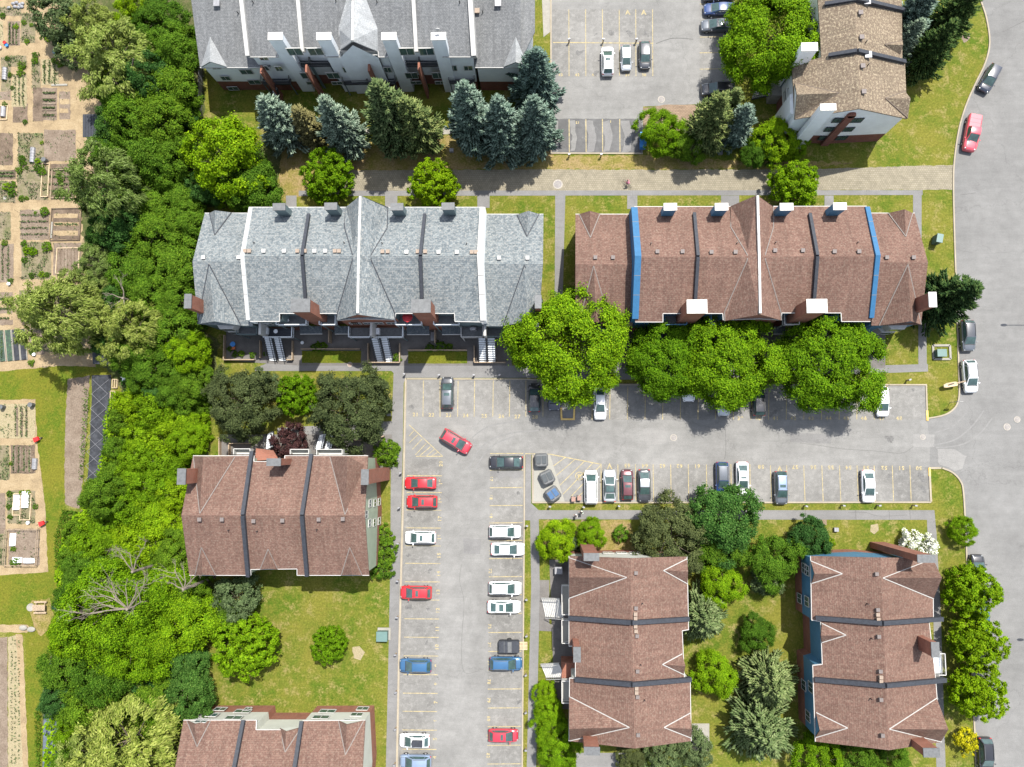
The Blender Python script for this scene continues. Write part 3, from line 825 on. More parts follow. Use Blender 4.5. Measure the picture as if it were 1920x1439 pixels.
# ------------------------------------------------------------------ grey townhouse row (middle left)
HE, HR, HM, HT = 7.0, 10.0, 9.3, 12.6
def townhouse(name, label, px, py, rm, wm, lm, D):
    b = Bld(name, label, 'townhouse row', px, py, rm, wm, lm)
    b.D = D
    for e in D['ends']:
        nw, ne, rw, re, se, sw = [P(*q, HE) if i in (0, 1, 4, 5) else P(*q, HR) for i, q in enumerate(e['box'])]
        N, S = plane(nw, ne, rw), plane(sw, se, rw)
        b.rp([nw, ne, re, rw]); b.rp([rw, re, se, sw])
        b.edge([nw, ne])
        q = b.walls([nw, ne, re, se, sw, rw])
        f1, pk, f2, ap = e['gn']
        gable(b, P(*f1, HE + .05), P(*pk, HE + 1.5), P(*f2, HE + .05), hit(*ap, N), wall=0)
        f1, pk, f2, ap = e['gs']
        a = hit(*ap, S)
        pkw = P(*pk, HR - 0.5)
        gable(b, P(*f1, HE + .05), pkw, P(*f2, HE + .05), a)
        ramp_wall(b, P(*f1, HE), pkw, P(*f2, HE))
        c = pkw
        # bay window below the front gable
        bay = MB()
        for z in (1.6, 4.4):
            bay.prism([(c.x - 1.5, c.y + .4, z + 1.5), (c.x - .9, c.y - .45, z + 1.5), (c.x + .9, c.y - .45, z + 1.5), (c.x + 1.5, c.y + .4, z + 1.5)], -1.9, 0)
        o = bay.build('bay_window', M['white'], b.root)
        g = MB()
        for z in (1.6, 4.4): g.poly([(c.x - .8, c.y - .47, z), (c.x + .8, c.y - .47, z), (c.x + .8, c.y - .47, z + 1.3), (c.x - .8, c.y - .47, z + 1.3)])
        g.build('pane', M['glass'], o)
        b.vents(e['vents'], N, D['ventk'])
    x0, x1 = D['mx']
    nw, ne = P(D['mn'][0][0], D['mn'][0][1], HM), P(D['mn'][1][0], D['mn'][1][1], HM)
    rw, re = P(*D['mr'][0], HT), P(*D['mr'][1], HT)
    sw = P(*D['ms'][0], HM)
    N, S = plane(nw, ne, rw), plane(rw, re, sw)
    b.N, b.S = N, S
    b.rp([nw, ne, re, rw])
    sp = [hit(*q, S) for q in D['ms']]
    b.rp([rw] + sp + [re])
    b.edge([nw, ne]); b.edge(sp)
    b.walls([nw, ne, re] + sp[::-1] + [rw])
    g = D['cg']
    pN, pS = P(*g['pN'], HT + .25), P(*g['pS'], HT + .25)
    mid = pN + (pS - pN) * 0.5
    fNL, fNR, fSL, fSR = P(*g['fNL'], HM + .3), P(*g['fNR'], HM + .3), P(*g['fSL'], HM + .2), P(*g['fSR'], HM + .2)
    vl = [hit(*q, N, .03) for q in g['vNL']]; vr = [hit(*q, N, .03) for q in g['vNR']]
    wl = [hit(*q, S, .03) for q in g['vSL']]; wr = [hit(*q, S, .03) for q in g['vSR']]
    b.rp([pN, fNL] + vl + [mid]); b.rp([mid] + vr[::-1] + [fNR, pN])
    b.rp([mid] + [vl[-1]] + wl + [fSL, pS]); b.rp([pS, fSR] + wr[::-1] + [vr[-1], mid])
    for q in (vl, vr, [vl[-1]] + wl, [vr[-1]] + wr):
        for i in range(len(q) - 1): b.valley(q[i], q[i + 1])
    b.valley(wl[-1], fSL); b.valley(wr[-1], fSR)
    ramp_wall(b, fSL, pS, fSR, 2)
    ramp_wall(b, fNL, pN, fNR, 0, into=-1)
    for l in g['cap']:
        pts = [P(x, y, HT + .25) for x, y in l]
        b.firewall(pts, 0.3, 0.2, 'white')
    for l in D['dark']:
        (xa, ya), (xm, ym), (xb, yb) = l
        pts = [hit(xa, ya, N, .35), P(xm, ym, HT + .4), hit(xb, yb, S, .35)]
        b.firewall(pts, 0.42, 0.12, 'dkmetal', 0.5)
    for l, w, mat, cap in D['step']:
        (xa, ya), (xm, ym), (xb, yb) = l
        pts = [hit(xa, ya, N), P(xm, ym, HT + .05), hit(xb, yb, S)]
        b.stepwall(pts, [HE, HR, HE], w, mat, cap)
    for x, y in D['chn']:
        b.chimney(x, y, HM + 3.2, 1.75, 1.0, D['chm'][0], D['chm'][1], HM - 2, cross=D['chm'][1] == 'capwhite')
        p = P(x, y, HM + 3.2); z = zon(N, p.x, p.y)
    for x, y in D['chs']:
        b.chimney(x, y, HT + 1.6, 2.6, 1.8, 'brick', D['chm'][1])
    for x, y, w, h in D['che']:
        b.chimney(x, y, HR + 2.0, w, h, 'brick', D['chm'][2])
    for k, l in D['mv']: b.vents(l, N, k)
    b.pipes(D['pipes'], N)
    return b

BD = dict(
    ends=[dict(box=[(384, 400), (468, 400), (361, 491), (459, 491), (474, 612), (371, 608)], gn=((393, 400), (403, 395), (434, 399), (403, 441)), gs=((371, 608), (402, 603), (452, 611), (392, 496)), vents=[(383, 484), (449, 484)]),
          dict(box=[(910, 402), (1019, 402), (908, 495), (1018, 495), (1010, 613), (908, 612)], gn=((969, 403), (991, 396), (1011, 402), (988, 444)), gs=((943, 612), (990, 603), (1018, 565), (983, 498)), vents=[(936, 485), (989, 485)])],
    mx=(467, 908), mn=((467, 389), (907, 389)), mr=((455, 481), (900, 481)),
    ms=[(469, 603), (524, 603), (524, 588), (632, 588), (633, 601), (672, 598), (740, 600), (742, 588), (852, 588), (853, 603), (907, 604)],
    cg=dict(pN=(676, 367), pS=(671, 590), fNL=(648, 389), fNR=(728, 389), fSL=(631, 601), fSR=(741, 600), vNL=[(648, 391), (646, 427), (661, 478)], vNR=[(727, 391), (726, 428), (696, 478)], vSL=[(661, 488), (633, 587)], vSR=[(696, 488), (740, 587)], cap=[[(676, 369), (673, 480)], [(673, 480), (671, 588)]]),
    dark=[((580, 404), (566, 480), (574, 562)), ((797, 404), (788, 480), (792, 560))],
    step=[(((471, 390), (455, 481), (466, 601)), 0.45, 'sid_white', 'white'), (((905, 390), (900, 481), (906, 602)), 0.75, 'sid_white', 'white')],
    chn=[(523, 388), (620, 387), (744, 388), (840, 387)], chs=[(563, 573), (789, 574)], che=[(352, 565, 1.0, 2.0), (1009, 566, 0.9, 1.8)], chm=('sid_teal', 'steel', 'steel'),
    ventk='white', mv=[('white', [(496, 472), (534, 472), (591, 472), (611, 472), (763, 474), (823, 474), (857, 474)]), ('tan', [(461, 472), (469, 472), (559, 472), (573, 472), (629, 472), (637, 472), (718, 473), (728, 473), (784, 473), (798, 473), (885, 474), (893, 474)])],
    pipes=[(477, 456), (646, 456), (717, 457), (875, 458)])
B = townhouse('townhouse', 'grey shingled townhouse row with white party walls and red brick front chimneys', 690, 500, 'sh_grey', 'sid_teal', 'brick_dk', BD)
# front of the grey row: balconies, porch roofs, partitions, stairs
for a in ((523, 591, 578, 611, 6.4, 'steel', 'sid_blue'), (603, 590, 632, 611, 6.4, 'steel', 'sid_blue'), (744, 590, 792, 611, 6.4, 'steel', 'sid_blue'), (815, 590, 862, 611, 6.4, 'steel', 'sid_blue'),
          (499, 616, 551, 634, 3.4, 'dkmetal', 'sid_blue'), (449, 614, 486, 629, 3.4, 'steel', 'sid_teal'), (657, 615, 697, 634, 3.4, 'steel', 'sid_blue'), (702, 615, 757, 634, 3.4, 'steel', 'sid_blue'), (866, 614, 906, 634, 3.4, 'steel', 'white'), (912, 616, 958, 633, 3.4, 'steel', 'sid_teal')):
    b_ = B.balcony(*a)
for a in ((563, 613, 604, 626), (628, 613, 656, 626), (763, 613, 805, 627), (829, 613, 866, 627)): B.slabroof(*a, 3.6)
for x, y in ((487, 615), (696, 617), (909, 617)): B.partition(x, y, 6.2, 0.35, 1.9, 2.8)
for t, bt in (((502, 634), (512, 677)), ((520, 634), (530, 677)), ((703, 634), (714, 679)), ((721, 634), (731, 679)), ((904, 634), (906, 680)), ((921, 634), (923, 680))):
    B.stair(t, bt, 3.4, 1.05)
for x, y in ((496, 607), (535, 607), (660, 604), (686, 604), (664, 609), (706, 609), (730, 609), (875, 607), (900, 606)):
    p = P(x, y, 6.9); p.y = P(690, 603, 8.7).y + 0.28
    B.win(x, y, (p, Vector((0, -1, 0))), 1.3, 1.2, fixed=Vector((p.x, p.y, 5.6)))
B.finish()

CD = dict(
    ends=[dict(box=[(1079, 402), (1190, 402), (1079, 496), (1188, 496), (1186, 612), (1079, 612)], gn=((1086, 402), (1106, 396), (1125, 401), (1107, 446)), gs=((1084, 612), (1118, 604), (1146, 612), (1113, 499)), vents=[(1116, 484), (1149, 484)]),
          dict(box=[(1630, 400), (1715, 400), (1640, 492), (1740, 492), (1727, 609), (1634, 611)], gn=((1665, 400), (1696, 393), (1711, 400), (1698, 444)), gs=((1648, 611), (1709, 603), (1727, 609), (1702, 496)), vents=[(1661, 484), (1711, 484)])],
    mx=(1190, 1640), mn=((1189, 388), (1625, 387)), mr=((1193, 482), (1642, 481)),
    ms=[(1191, 604), (1243, 604), (1243, 588), (1355, 588), (1356, 600), (1425, 598), (1464, 600), (1466, 587), (1577, 587), (1578, 603), (1632, 603)],
    cg=dict(pN=(1419, 366), pS=(1425, 590), fNL=(1370, 387), fNR=(1450, 387), fSL=(1359, 602), fSR=(1465, 601), vNL=[(1371, 389), (1370, 426), (1401, 478)], vNR=[(1450, 389), (1450, 427), (1435, 477)], vSL=[(1401, 488), (1358, 586)], vSR=[(1435, 488), (1464, 586)], cap=[[(1420, 368), (1423, 480)], [(1423, 480), (1425, 588)]]),
    dark=[((1301, 402), (1309, 481), (1303, 562)), ((1517, 403), (1533, 480), (1525, 560))],
    step=[(((1189, 390), (1196, 481), (1191, 599)), 0.85, 'blue', 'blue'), (((1625, 389), (1645, 480), (1633, 597)), 0.6, 'blue', 'blue')],
    chn=[(1257, 388), (1353, 388), (1475, 388), (1575, 387)], chs=[(1307, 575), (1532, 574)], che=[(1749, 562, 1.0, 2.0)], chm=('sid_navy', 'capwhite', 'capwhite'),
    ventk='vent', mv=[('vent', [(1232, 473), (1279, 473), (1333, 474), (1378, 474), (1452, 471), (1504, 471), (1563, 473), (1609, 473)])],
    pipes=[(1220, 458), (1381, 457), (1453, 456), (1607, 456)])
Cc = townhouse('townhouse', 'brown shingled townhouse row with bright blue party walls and white chimney caps', 1410, 500, 'sh_brown', 'sid_navy', 'brick_dk', CD)
for a in ((1244, 590, 1285, 611, 6.4, 'steel', 'sid_navy'), (1330, 590, 1355, 611, 6.4, 'steel', 'sid_navy'), (1466, 589, 1494, 611, 6.4, 'steel', 'white'), (1538, 589, 1577, 611, 6.4, 'steel', 'white'), (1200, 614, 1240, 634, 3.4, 'steel', 'sid_navy'), (1380, 614, 1410, 634, 3.4, 'steel', 'sid_navy'), (1595, 614, 1625, 634, 3.4, 'steel', 'sid_navy')):
    Cc.balcony(*a)
for a in ((1450, 613, 1472, 626), (1493, 613, 1540, 626)): Cc.slabroof(*a, 3.6)
Cc.finish()

# ------------------------------------------------------------------ brown block beside the wood (west)
Eb = Bld('apartment_block', 'brown roofed sage green apartment block between the wood and the red parked cars', 'apartment block', 530, 965, 'sh_brown', 'sid_green', 'brick')
e, r = 8.2, 11.6
nw, ne, rw, re, se, sw = P(362, 855, e), P(690, 855, e), P(340, 967, r), P(684, 967, r), P(692, 1079, e), P(355, 1079, e)
N, S = plane(nw, ne, rw), plane(rw, re, sw)
np_ = [nw, hit(476, 855, N), hit(476, 866, N), hit(534, 866, N), hit(534, 855, N), ne]
sp_ = [se, hit(557, 1079, S), hit(557, 1067, S), hit(470, 1068, S), hit(470, 1079, S), sw]
Eb.rp(np_ + [re, rw]); Eb.rp([rw, re] + sp_)
Eb.edge(np_); Eb.edge(sp_)
qe = Eb.walls(np_ + [re] + sp_ + [rw])
gable(Eb, P(363, 856, e + .1), P(381, 857, r - .3), P(441, 857, e + .1), hit(375, 963, N), wall=0)
gable(Eb, P(619, 857, e + .1), P(652, 857, r - .3), P(688, 875, e + .1), hit(647, 965, N), wall=0)
gable(Eb, P(366, 1079, e + .05), P(380, 1078, e + 1.7), P(405, 1079, e + .05), hit(378, 1027, S), wall=0)
gable(Eb, P(640, 1079, e + .05), P(660, 1078, e + 1.7), P(679, 1079, e + .05), hit(656, 1027, S), wall=0)
gable(Eb, P(488, 1068, e + .3), P(507, 1067, e + 1.6), P(521, 1068, e + .3), hit(503, 1030, S), wall=0)
for l in (((474, 848), (455, 967), (467, 1080)), ((585, 853), (566, 967), (577, 1079))):
    Eb.firewall([hit(*l[0], N, .35), P(*l[1], r + .4), hit(*l[2], S, .35)], 0.5, 0.15, 'dkmetal', 0.5)
Eb.chimney(340, 894, r + 1.8, 1.15, 2.1, 'brick', 'steel'); Eb.chimney(513, 867, r + 1.2, 1.9, 1.0, 'brick', 'steel', 3); Eb.chimney(684, 895, r + 1.8, 1.0, 2.0, 'brick', 'steel')
Eb.vents([(376, 974), (418, 974), (477, 977), (531, 976), (599, 974), (644, 973)], S)
Eb.pipes([(430, 994), (483, 996), (595, 993)], S)
xw = max(q.x for q in qe)
pe = (Vector((xw, 0, 0)), Vector((1, 0, 0)))
for x, y in ((694, 944), (703, 943), (711, 941), (693, 981), (702, 980), (711, 977), (687, 965)): Eb.win(x, y, pe, 1.0, 1.5)
# porch roof, balconies and stairs on the north side
o = P(500, 852, 7.2)
mb = MB(); mb.prism([P(478, 864, 7.6), P(480, 841, 5.6), P(512, 845, 5.6), P(522, 862, 7.6)], -0.2); mb.build('porch_roof', M['brick'], Eb.root)
for a in ((444, 842, 474, 852, 5.4), (549, 843, 583, 852, 5.4), (598, 843, 645, 853, 5.4)): Eb.balcony(*a, 'white', 'white', sides='WNE', solid=True)
for t, bt in (((505, 840), (507, 812)), ((598, 842), (605, 815)), ((615, 842), (622, 815))): Eb.stair(t, bt, 2.8, 1.0, 9, 'sid_blue', 'dkmetal')
Eb.finish()

# ------------------------------------------------------------------ brown block cut by the bottom edge
Fb = Bld('apartment_block', 'brown roofed cream apartment block cut off by the bottom edge, beyond the square lawn', 'apartment block', 520, 1400, 'sh_brown', 'sid_cream', 'brick')
e, r = 6.6, 10.0
nw, ne = P(344, 1351, e), P(685, 1351, e)
rw, re = P(322, 1475, r), P(678, 1475, r)
N = plane(nw, ne, rw)
dy = (rw.y - nw.y)
sw, se = Vector((nw.x, nw.y + 2 * dy, e)), Vector((ne.x, ne.y + 2 * dy, e))
np_ = [nw, hit(481, 1351, N), hit(480, 1369, N), hit(564, 1369, N), hit(568, 1352, N), ne]
Fb.rp(np_ + [re, rw]); Fb.rp([rw, re, se, sw]); Fb.edge(np_)
qf = Fb.walls(np_ + [re, se, sw, rw])
gable(Fb, P(351, 1352, e + .05), P(365, 1358, e + 1.5), P(395, 1352, e + .05), hit(370, 1400, N), wall=0)
gable(Fb, P(525, 1366, e + .3), P(536, 1372, e + 1.5), P(565, 1364, e + .3), hit(535, 1410, N), wall=0)
gable(Fb, P(635, 1352, e + .05), P(650, 1359, e + 1.5), P(682, 1352, e + .05), hit(648, 1415, N), wall=0)
for l in (((458, 1350), (432, 1476)), ((567, 1352), (547, 1476))):
    Fb.firewall([hit(*l[0], N, .35), P(*l[1], r + .4)], 0.5, 0.15, 'dkmetal', 0.5)
yn = max(q.y for q in qf)
pn = (Vector((0, yn, 0)), Vector((0, 1, 0)))
for x, y, w in ((413, 1330, 1.6), (398, 1341, 1.5), (378, 1352, 1.6), (455, 1334, 2.2), (438, 1346, 2.2), (464, 1330, 0.9), (614, 1334, 2.2), (602, 1345, 2.2), (680, 1329, 1.6), (669, 1340, 1.6), (656, 1352, 1.8)): Fb.win(x, y, pn, w, 1.3)
y2 = qf[2].y if abs(qf[2].y - yn) > .3 else yn - 1.4
for x, y in ((533, 1343), (520, 1356), (563, 1347), (550, 1360)): Fb.win(x, y, (Vector((0, y2 + 0.03, 0)), Vector((0, 1, 0))), 1.6, 1.3)
Fb.finish()

# ------------------------------------------------------------------ the two north-south blocks at the lower right
def nsblock(b, W, Rg, Eo, e, r, strips, wg, eg, vents, pipes, vm):
    Wp = [P(x, y, e) for x, y in W]; Ep = [P(x, y, e) for x, y in Eo]
    r0, r1 = P(*Rg[0], r), P(*Rg[1], r)
    PW, PE = plane(Wp[0], Wp[-1], r0), plane(Ep[0], Ep[-1], r0)
    Wq = [hit(x, y, PW) for x, y in W]; Eq = [hit(x, y, PE) for x, y in Eo]
    b.rp([r0] + Wq + [r1]); b.rp([r1] + Eq[::-1] + [r0])
    b.edge(Wq); b.edge(Eq)
    q = b.walls(Wq + [r1] + Eq[::-1] + [r0])
    b.PW, b.PE = PW, PE
    for a, m_, c in strips:
        b.firewall([hit(*a, PW, .35), P(*m_, r + .4), hit(*c, PE, .35)], 0.55, 0.15, 'dkmetal', 0.5)
    for pl_, lst in ((PW, wg), (PE, eg)):
        for f1, pk, f2, ap, hp in lst:
            a1, a2, top = hit(*f1, pl_, .06), hit(*f2, pl_, .06), hit(*ap, pl_)
            h1 = max(e + .05, min(a1.z, a2.z))
            hk = hp if hp > r - 1 else top.z
            gable(b, P(*f1, h1), P(*pk, hk), P(*f2, h1), top, wall=0)
    for k, l in vents: b.vents(l, vm(b), k, 0.45)
    b.pipes(pipes, vm(b))
    return q
Gb = Bld('apartment_block', 'brown roofed apartment block with white outside stairs beside the long parking rows', 'apartment block', 1180, 1220, 'sh_brown', 'sid_cream', 'brick'); Gb.vm = 'flash_white'
e, r = 7.0, 10.4
qg = nsblock(Gb, [(1067, 1043), (1067, 1212), (1079, 1212), (1079, 1272), (1068, 1272), (1067, 1390)], [(1182, 1047), (1190, 1404)], [(1288, 1044), (1291, 1181), (1279, 1183), (1283, 1270), (1294, 1272), (1296, 1390)], e, r,
    [((1067, 1158), (1184, 1168), (1290, 1160)), ((1079, 1273), (1184, 1284), (1294, 1273))],
    [((1067, 1122), (1067, 1083), (1067, 1046), (1175, 1083), r - .2), ((1067, 1306), (1067, 1367), (1068, 1389), (1180, 1364), r - .2)],
    [((1288, 1048), (1290, 1072), (1289, 1095), (1244, 1070), e + 1.7), ((1279, 1226), (1285, 1249), (1282, 1265), (1242, 1246), e + 1.7), ((1294, 1337), (1297, 1367), (1296, 1384), (1245, 1364), e + 1.8)],
    [('vent', [(1192, 1074), (1192, 1140), (1194, 1192), (1195, 1258), (1195, 1306), (1196, 1377)]), ('tan', [(1191, 1151), (1191, 1159), (1191, 1174), (1192, 1183), (1193, 1290), (1193, 1298)])], [(1204, 1131), (1201, 1246), (1208, 1312)], lambda b: b.PE)
Gb.chimney(1109, 1045, r + 1.6, 2.0, 1.0, 'brick', 'steel'); Gb.chimney(1110, 1409, r + 1.6, 2.0, 1.0, 'brick', 'steel'); Gb.chimney(1082, 1228, r + 1.4, 0.95, 1.9, 'brick', 'steel', 2)
for a in ((1053, 1096, 1067, 1150, 4.2, 'pad'), (1053, 1160, 1067, 1203, 4.2, 'pad'), (1053, 1273, 1067, 1314, 4.2, 'pad')): Gb.balcony(*a, 'white', sides='NWS')
for t, bt in (((1053, 1141), (1019, 1139)), ((1053, 1257), (1019, 1258))): Gb.stair(t, bt, 3.2, 2.6 if bt[1] < 1200 else 1.9, 10, 'capwhite', 'white')
mb = MB(); mb.prism([P(1053, 1243, 3.2), P(1078, 1243, 3.2), P(1080, 1272, 3.2), P(1053, 1272, 3.2)], -3.2); mb.build('porch', M['brick'], Gb.root)
for x, y in ((1140, 1037), (1165, 1037), (1190, 1037)): Gb.win(x, y, (Vector((0, max(q.y for q in qg) + .01, 0)), Vector((0, 1, 0))), 1.4, 1.2)
Gb.finish()

Hb = Bld('apartment_block', 'brown roofed apartment block with deep blue siding beside the three street trees', 'apartment block', 1640, 1220, 'sh_brown', 'sid_navy', 'brick'); Hb.vm = 'flash_white'
qh = nsblock(Hb, [(1520, 1043), (1522, 1163), (1539, 1166), (1542, 1246), (1524, 1248), (1529, 1391)], [(1651, 1046), (1667, 1407)], [(1749, 1047), (1750, 1157), (1742, 1166), (1754, 1272), (1757, 1310), (1765, 1392)], e, r,
    [((1529, 1158), (1655, 1169), (1764, 1160)), ((1527, 1273), (1661, 1286), (1770, 1274))],
    [((1520, 1052), (1527, 1076), (1522, 1094), (1579, 1076), e + 1.8), ((1541, 1169), (1539, 1192), (1541, 1205), (1586, 1191), e + 1.7), ((1530, 1336), (1537, 1370), (1529, 1383), (1589, 1365), e + 1.8)],
    [((1749, 1048), (1766, 1084), (1750, 1123), (1655, 1084), r - .2), ((1756, 1309), (1778, 1368), (1764, 1391), (1667, 1367), r - .2)],
    [('vent', [(1642, 1076), (1644, 1143), (1646, 1193), (1649, 1258), (1650, 1311), (1653, 1378)]), ('tan', [(1644, 1152), (1645, 1161), (1650, 1269), (1650, 1277)])], [(1625, 1132), (1633, 1197), (1632, 1310)], lambda b: b.PW)
Hb.chimney(1737, 1048, 13.0, 2.2, 1.0, 'brick', 'steel'); Hb.chimney(1754, 1219, r + 1.2, 1.0, 1.9, 'brick', 'steel', 2); Hb.chimney(1747, 1412, r + 1.6, 2.0, 1.1, 'brick', 'steel')
xw = min(q.x for q in qh)
for dx, l in ((0, [(1508, 1066), (1499, 1122), (1513, 1128), (1513, 1070), (1507, 1285), (1520, 1289), (1515, 1343)]), (1.35, [(1518, 1176), (1530, 1179), (1526, 1220), (1514, 1209)])):
    for x, y in l: Hb.win(x, y, (Vector((xw + dx - .02, 0, 0)), Vector((-1, 0, 0))), 1.3, 1.6)
Hb.balcony(1750, 1222, 1766, 1262, 3.4, 'sid_blue', 'white', sides='NES')
Hb.finish()

# ------------------------------------------------------------------ tan block top right
Db = Bld('apartment_block', 'tan shingled pale apartment block with brick stripe at the top, beside the curving road', 'apartment block', 1600, 130, 'sh_tan', 'sid_white', 'brick_dk')
e, r = 8.0, 11.8
sw, se, r1 = P(1490, 224, e), P(1701, 223, e), P(1612, 204, r)
r0 = P(1606, -60, r)
PW, PE = plane(sw, P(1484, 118, e), r1), plane(se, P(1693, 0, e), r1)
Wq = [hit(x, y, PW) for x, y in ((1490, 224), (1485, 122), (1540, 108), (1530, -60))]
Eq = [hit(x, y, PE) for x, y in ((1701, 223), (1697, 118), (1692, 116), (1690, -60))]
r0 = Vector((r1.x, Wq[-1].y, r))
Eq[-1].y = Wq[-1].y
Db.rp([r1] + Wq + [r0]); Db.rp([r0] + Eq[::-1] + [r1])
qd = Db.walls([r1] + Wq + [r0] + Eq[::-1])
for a, m_, c in (((1553, 106), (1608, 95), (1695, 118)), ((1546, 10), (1608, -2), (1693, 21))):
    Db.firewall([hit(*a, PW, .3), P(*m_, r + .35), hit(*c, PE, .3)], 0.5, 0.15, 'dkmetal', 0.5)
gable(Db, P(1490, 156, e + .05), P(1494, 178, r - .6), P(1490, 222, e + .05), hit(1572, 175, PW), wall=0)
gable(Db, P(1697, 172, e + .05), P(1707, 185, e + 1.6), P(1702, 222, e + .05), hit(1660, 185, PE), wall=0)
gable(Db, P(1692, 77, e + .05), P(1693, 85, e + 1.5), P(1687, 108, e + .05), hit(1659, 84, PE), wall=0)
Db.chimney(1518, 88, r + .3, 2.2, 1.2, 'sid_white', 'capwhite', cross=True); Db.chimney(1553, 201, r + .6, 2.1, .95, 'sid_white', 'capwhite', cross=True)
Db.vents([(1612, 26), (1614, 72), (1616, 126), (1618, 174)], PE, 'vent', 0.6); Db.vents([(1624, 5), (1626, 105)], PE, 'metal', 0.9)
Db.pipes([(1623, 80), (1627, 123)], PE)
ys = min(q.y for q in qd)
ps = (Vector((0, ys, 0)), Vector((0, -1, 0)))
for x, y in ((1572, 226), (1607, 226), (1557, 243), (1590, 243), (1545, 259), (1578, 259)): Db.win(x, y, ps, 1.5, 1.3, 'dkmetal')
tp, bt = hit(1597, 214, ps), hit(1556, 262, ps)
mb = MB(); x = tp.x
mb.prism([(x - .55, ys + .05, tp.z), (x + .55, ys + .05, tp.z), (x + .55, ys - .35, tp.z), (x - .55, ys - .35, tp.z)], -(tp.z + .1)); mb.tube((x, ys + .05, tp.z), (x, ys - .35, tp.z), .55, .55, 14)
mb.build('brick_pilaster', M['brick_dk'], Db.root)
for y, h in ((130, 4.5), (172, 4.5)): Db.balcony(1470, y, 1488, y + 22, h, 'steel', 'sid_cream', sides='WNS')
mb = MB(); c = P(1488, 197, 6.5)
mb.prism([(c.x - .6, c.y - 1.4, 6.8), (c.x + 1, c.y - 1.8, 6.8), (c.x + 1, c.y + 1.8, 6.8), (c.x - .6, c.y + 1.4, 6.8)], -6.6); mb.build('bay_window', M['sid_white'], Db.root)
Db.stair((1446, 168), (1413, 176), 2.6, 1.9, 9, 'capwhite', 'dkmetal')
mb = MB(); a = P(1452, 166, 2.6); mb.box((a.x + 1.2, a.y, 1.3), (3.2, 2.2, 2.6)); mb.build('landing', M['conc'], Db.root)
Db.finish()

# ------------------------------------------------------------------ pale roofed row cut by the top edge
Ab = Bld('townhouse', 'pale grey roofed townhouse row with white chimneys cut off by the top edge', 'townhouse row', 680, 60, 'sh_pale', 'sid_blue', 'brick_dk')
E1, E2 = 7.2, 10.0
def slope(px0, px1, py, h, top, run):
    a, b = P(px0, py, h), P(px1, py, h)
    c, d = Vector((a.x - 0.2, a.y + run, top)), Vector((b.x, b.y + run, top))
    return a, b, d, c
a, b_, c, d = slope(375, 507, 127, E1, 11.2, 11.0); SW_ = plane(a, b_, c); Ab.rp([a, b_, c, d]); Ab.edge([a, b_], 0.1, 0.18)
back = lambda p: Vector((p.x, p.y + 9, 7))
q1 = Ab.walls([a, b_, c, back(c), back(d), d]); Ab.rp([d, c, back(c), back(d)])
a2, b2, c2, d2 = slope(890, 977, 127, E1, 11.2, 11.0); SE_ = plane(a2, b2, c2); Ab.rp([a2, b2, c2, d2]); Ab.edge([a2, b2], 0.1, 0.18)
Ab.walls([a2, b2, c2, back(c2), back(d2), d2]); Ab.rp([d2, c2, back(c2), back(d2)])
ext = P(985, 20, 9); Ab.rp([P(974, 118, E1 + .3), P(1003, 60, E1 + .3), P(1003, -60, E1 + .3), P(974, -60, E1 + .3)])
Ab.walls([P(974, 118, E1 + .3), P(1003, 60, E1 + .3), P(1003, -60, E1 + .3), P(974, -60, E1 + .3)])
m0, m1 = P(466, 107, E2), P(890, 107, E2)
m3, m2 = Vector((m0.x, m0.y + 12.2, 15)), Vector((m1.x, m1.y + 12.2, 15))
SM = plane(m0, m1, m2)
path = [(466, 107), (521, 107), (521, 91), (534, 90), (606, 90), (608, 107), (635, 107), (636, 95), (709, 96), (710, 107), (726, 107), (742, 90), (816, 90), (830, 107), (890, 107)]
pp = [hit(x, y, SM) for x, y in path]
Ab.rp([m3] + pp + [m2]); Ab.edge(pp, 0.1, 0.18)
q2 = Ab.walls([m3] + pp + [m2, back(m2) + Vector((0, 0, 3)), back(m3) + Vector((0, 0, 3))]); Ab.rp([m3, m2, back(m2) + Vector((0, 0, 3)), back(m3) + Vector((0, 0, 3))])
ys = min(q.y for q in q2); ye = min(q.y for q in q1)
gable(Ab, P(377, 126, E1 + .06), P(394, 116, E1 + 2.0), P(426, 126, E1 + .06), hit(394, 69, SW_), 1, 0, False)
gable(Ab, P(944, 126, E1 + .06), P(967, 117, E1 + 2.0), P(990, 126, E1 + .06), hit(967, 69, SE_), 1, 0, False)
pk = P(661, 77, E2 + 3.4); ap = hit(663, -30, SM, .1)
fl, fr = P(636, 95, E2 + .2), P(709, 97, E2 + .2)
vl, vr = hit(635, 54, SM, .1), hit(708, 54, SM, .1)
tl, tr = hit(652, -8, SM, .1), hit(684, -8, SM, .1)
Ab.rp([pk, ap, tl, vl, fl], m=1); Ab.rp([ap, pk, fr, vr, tr], m=1)
Ab.wall.poly([Vector((fl.x, ys - .15, 0)), Vector((fr.x, ys - .15, 0)), Vector((fr.x, ys - .15, fr.z - .2)), Vector((pk.x, ys - .15, pk.z - .2)), Vector((fl.x, ys - .15, fl.z - .2))], 0)
Ab.firewall([ap, pk], 0.3, 0.2, 'white')
for x0, x1, pl_, w in ((451, 465, SW_, .55), (557, 568, SM, .5), (774, 781, SM, .5), (880, 888, SE_, .65)):
    z1 = hit(x1, 97, SM); z0 = hit(x0, -30, SM)
    Ab.firewall([z0, z1], w, 0.35, 'white', 0.6 if pl_ is SM else 3.5)
for x in (516, 607, 729, 822): Ab.chimney(x, 68, 14.2, 2.05, 1.1, 'sid_blue', 'capwhite')
p_ = hit(822, 62, (P(822, 68, 14.4), Vector((0, 0, 1))))
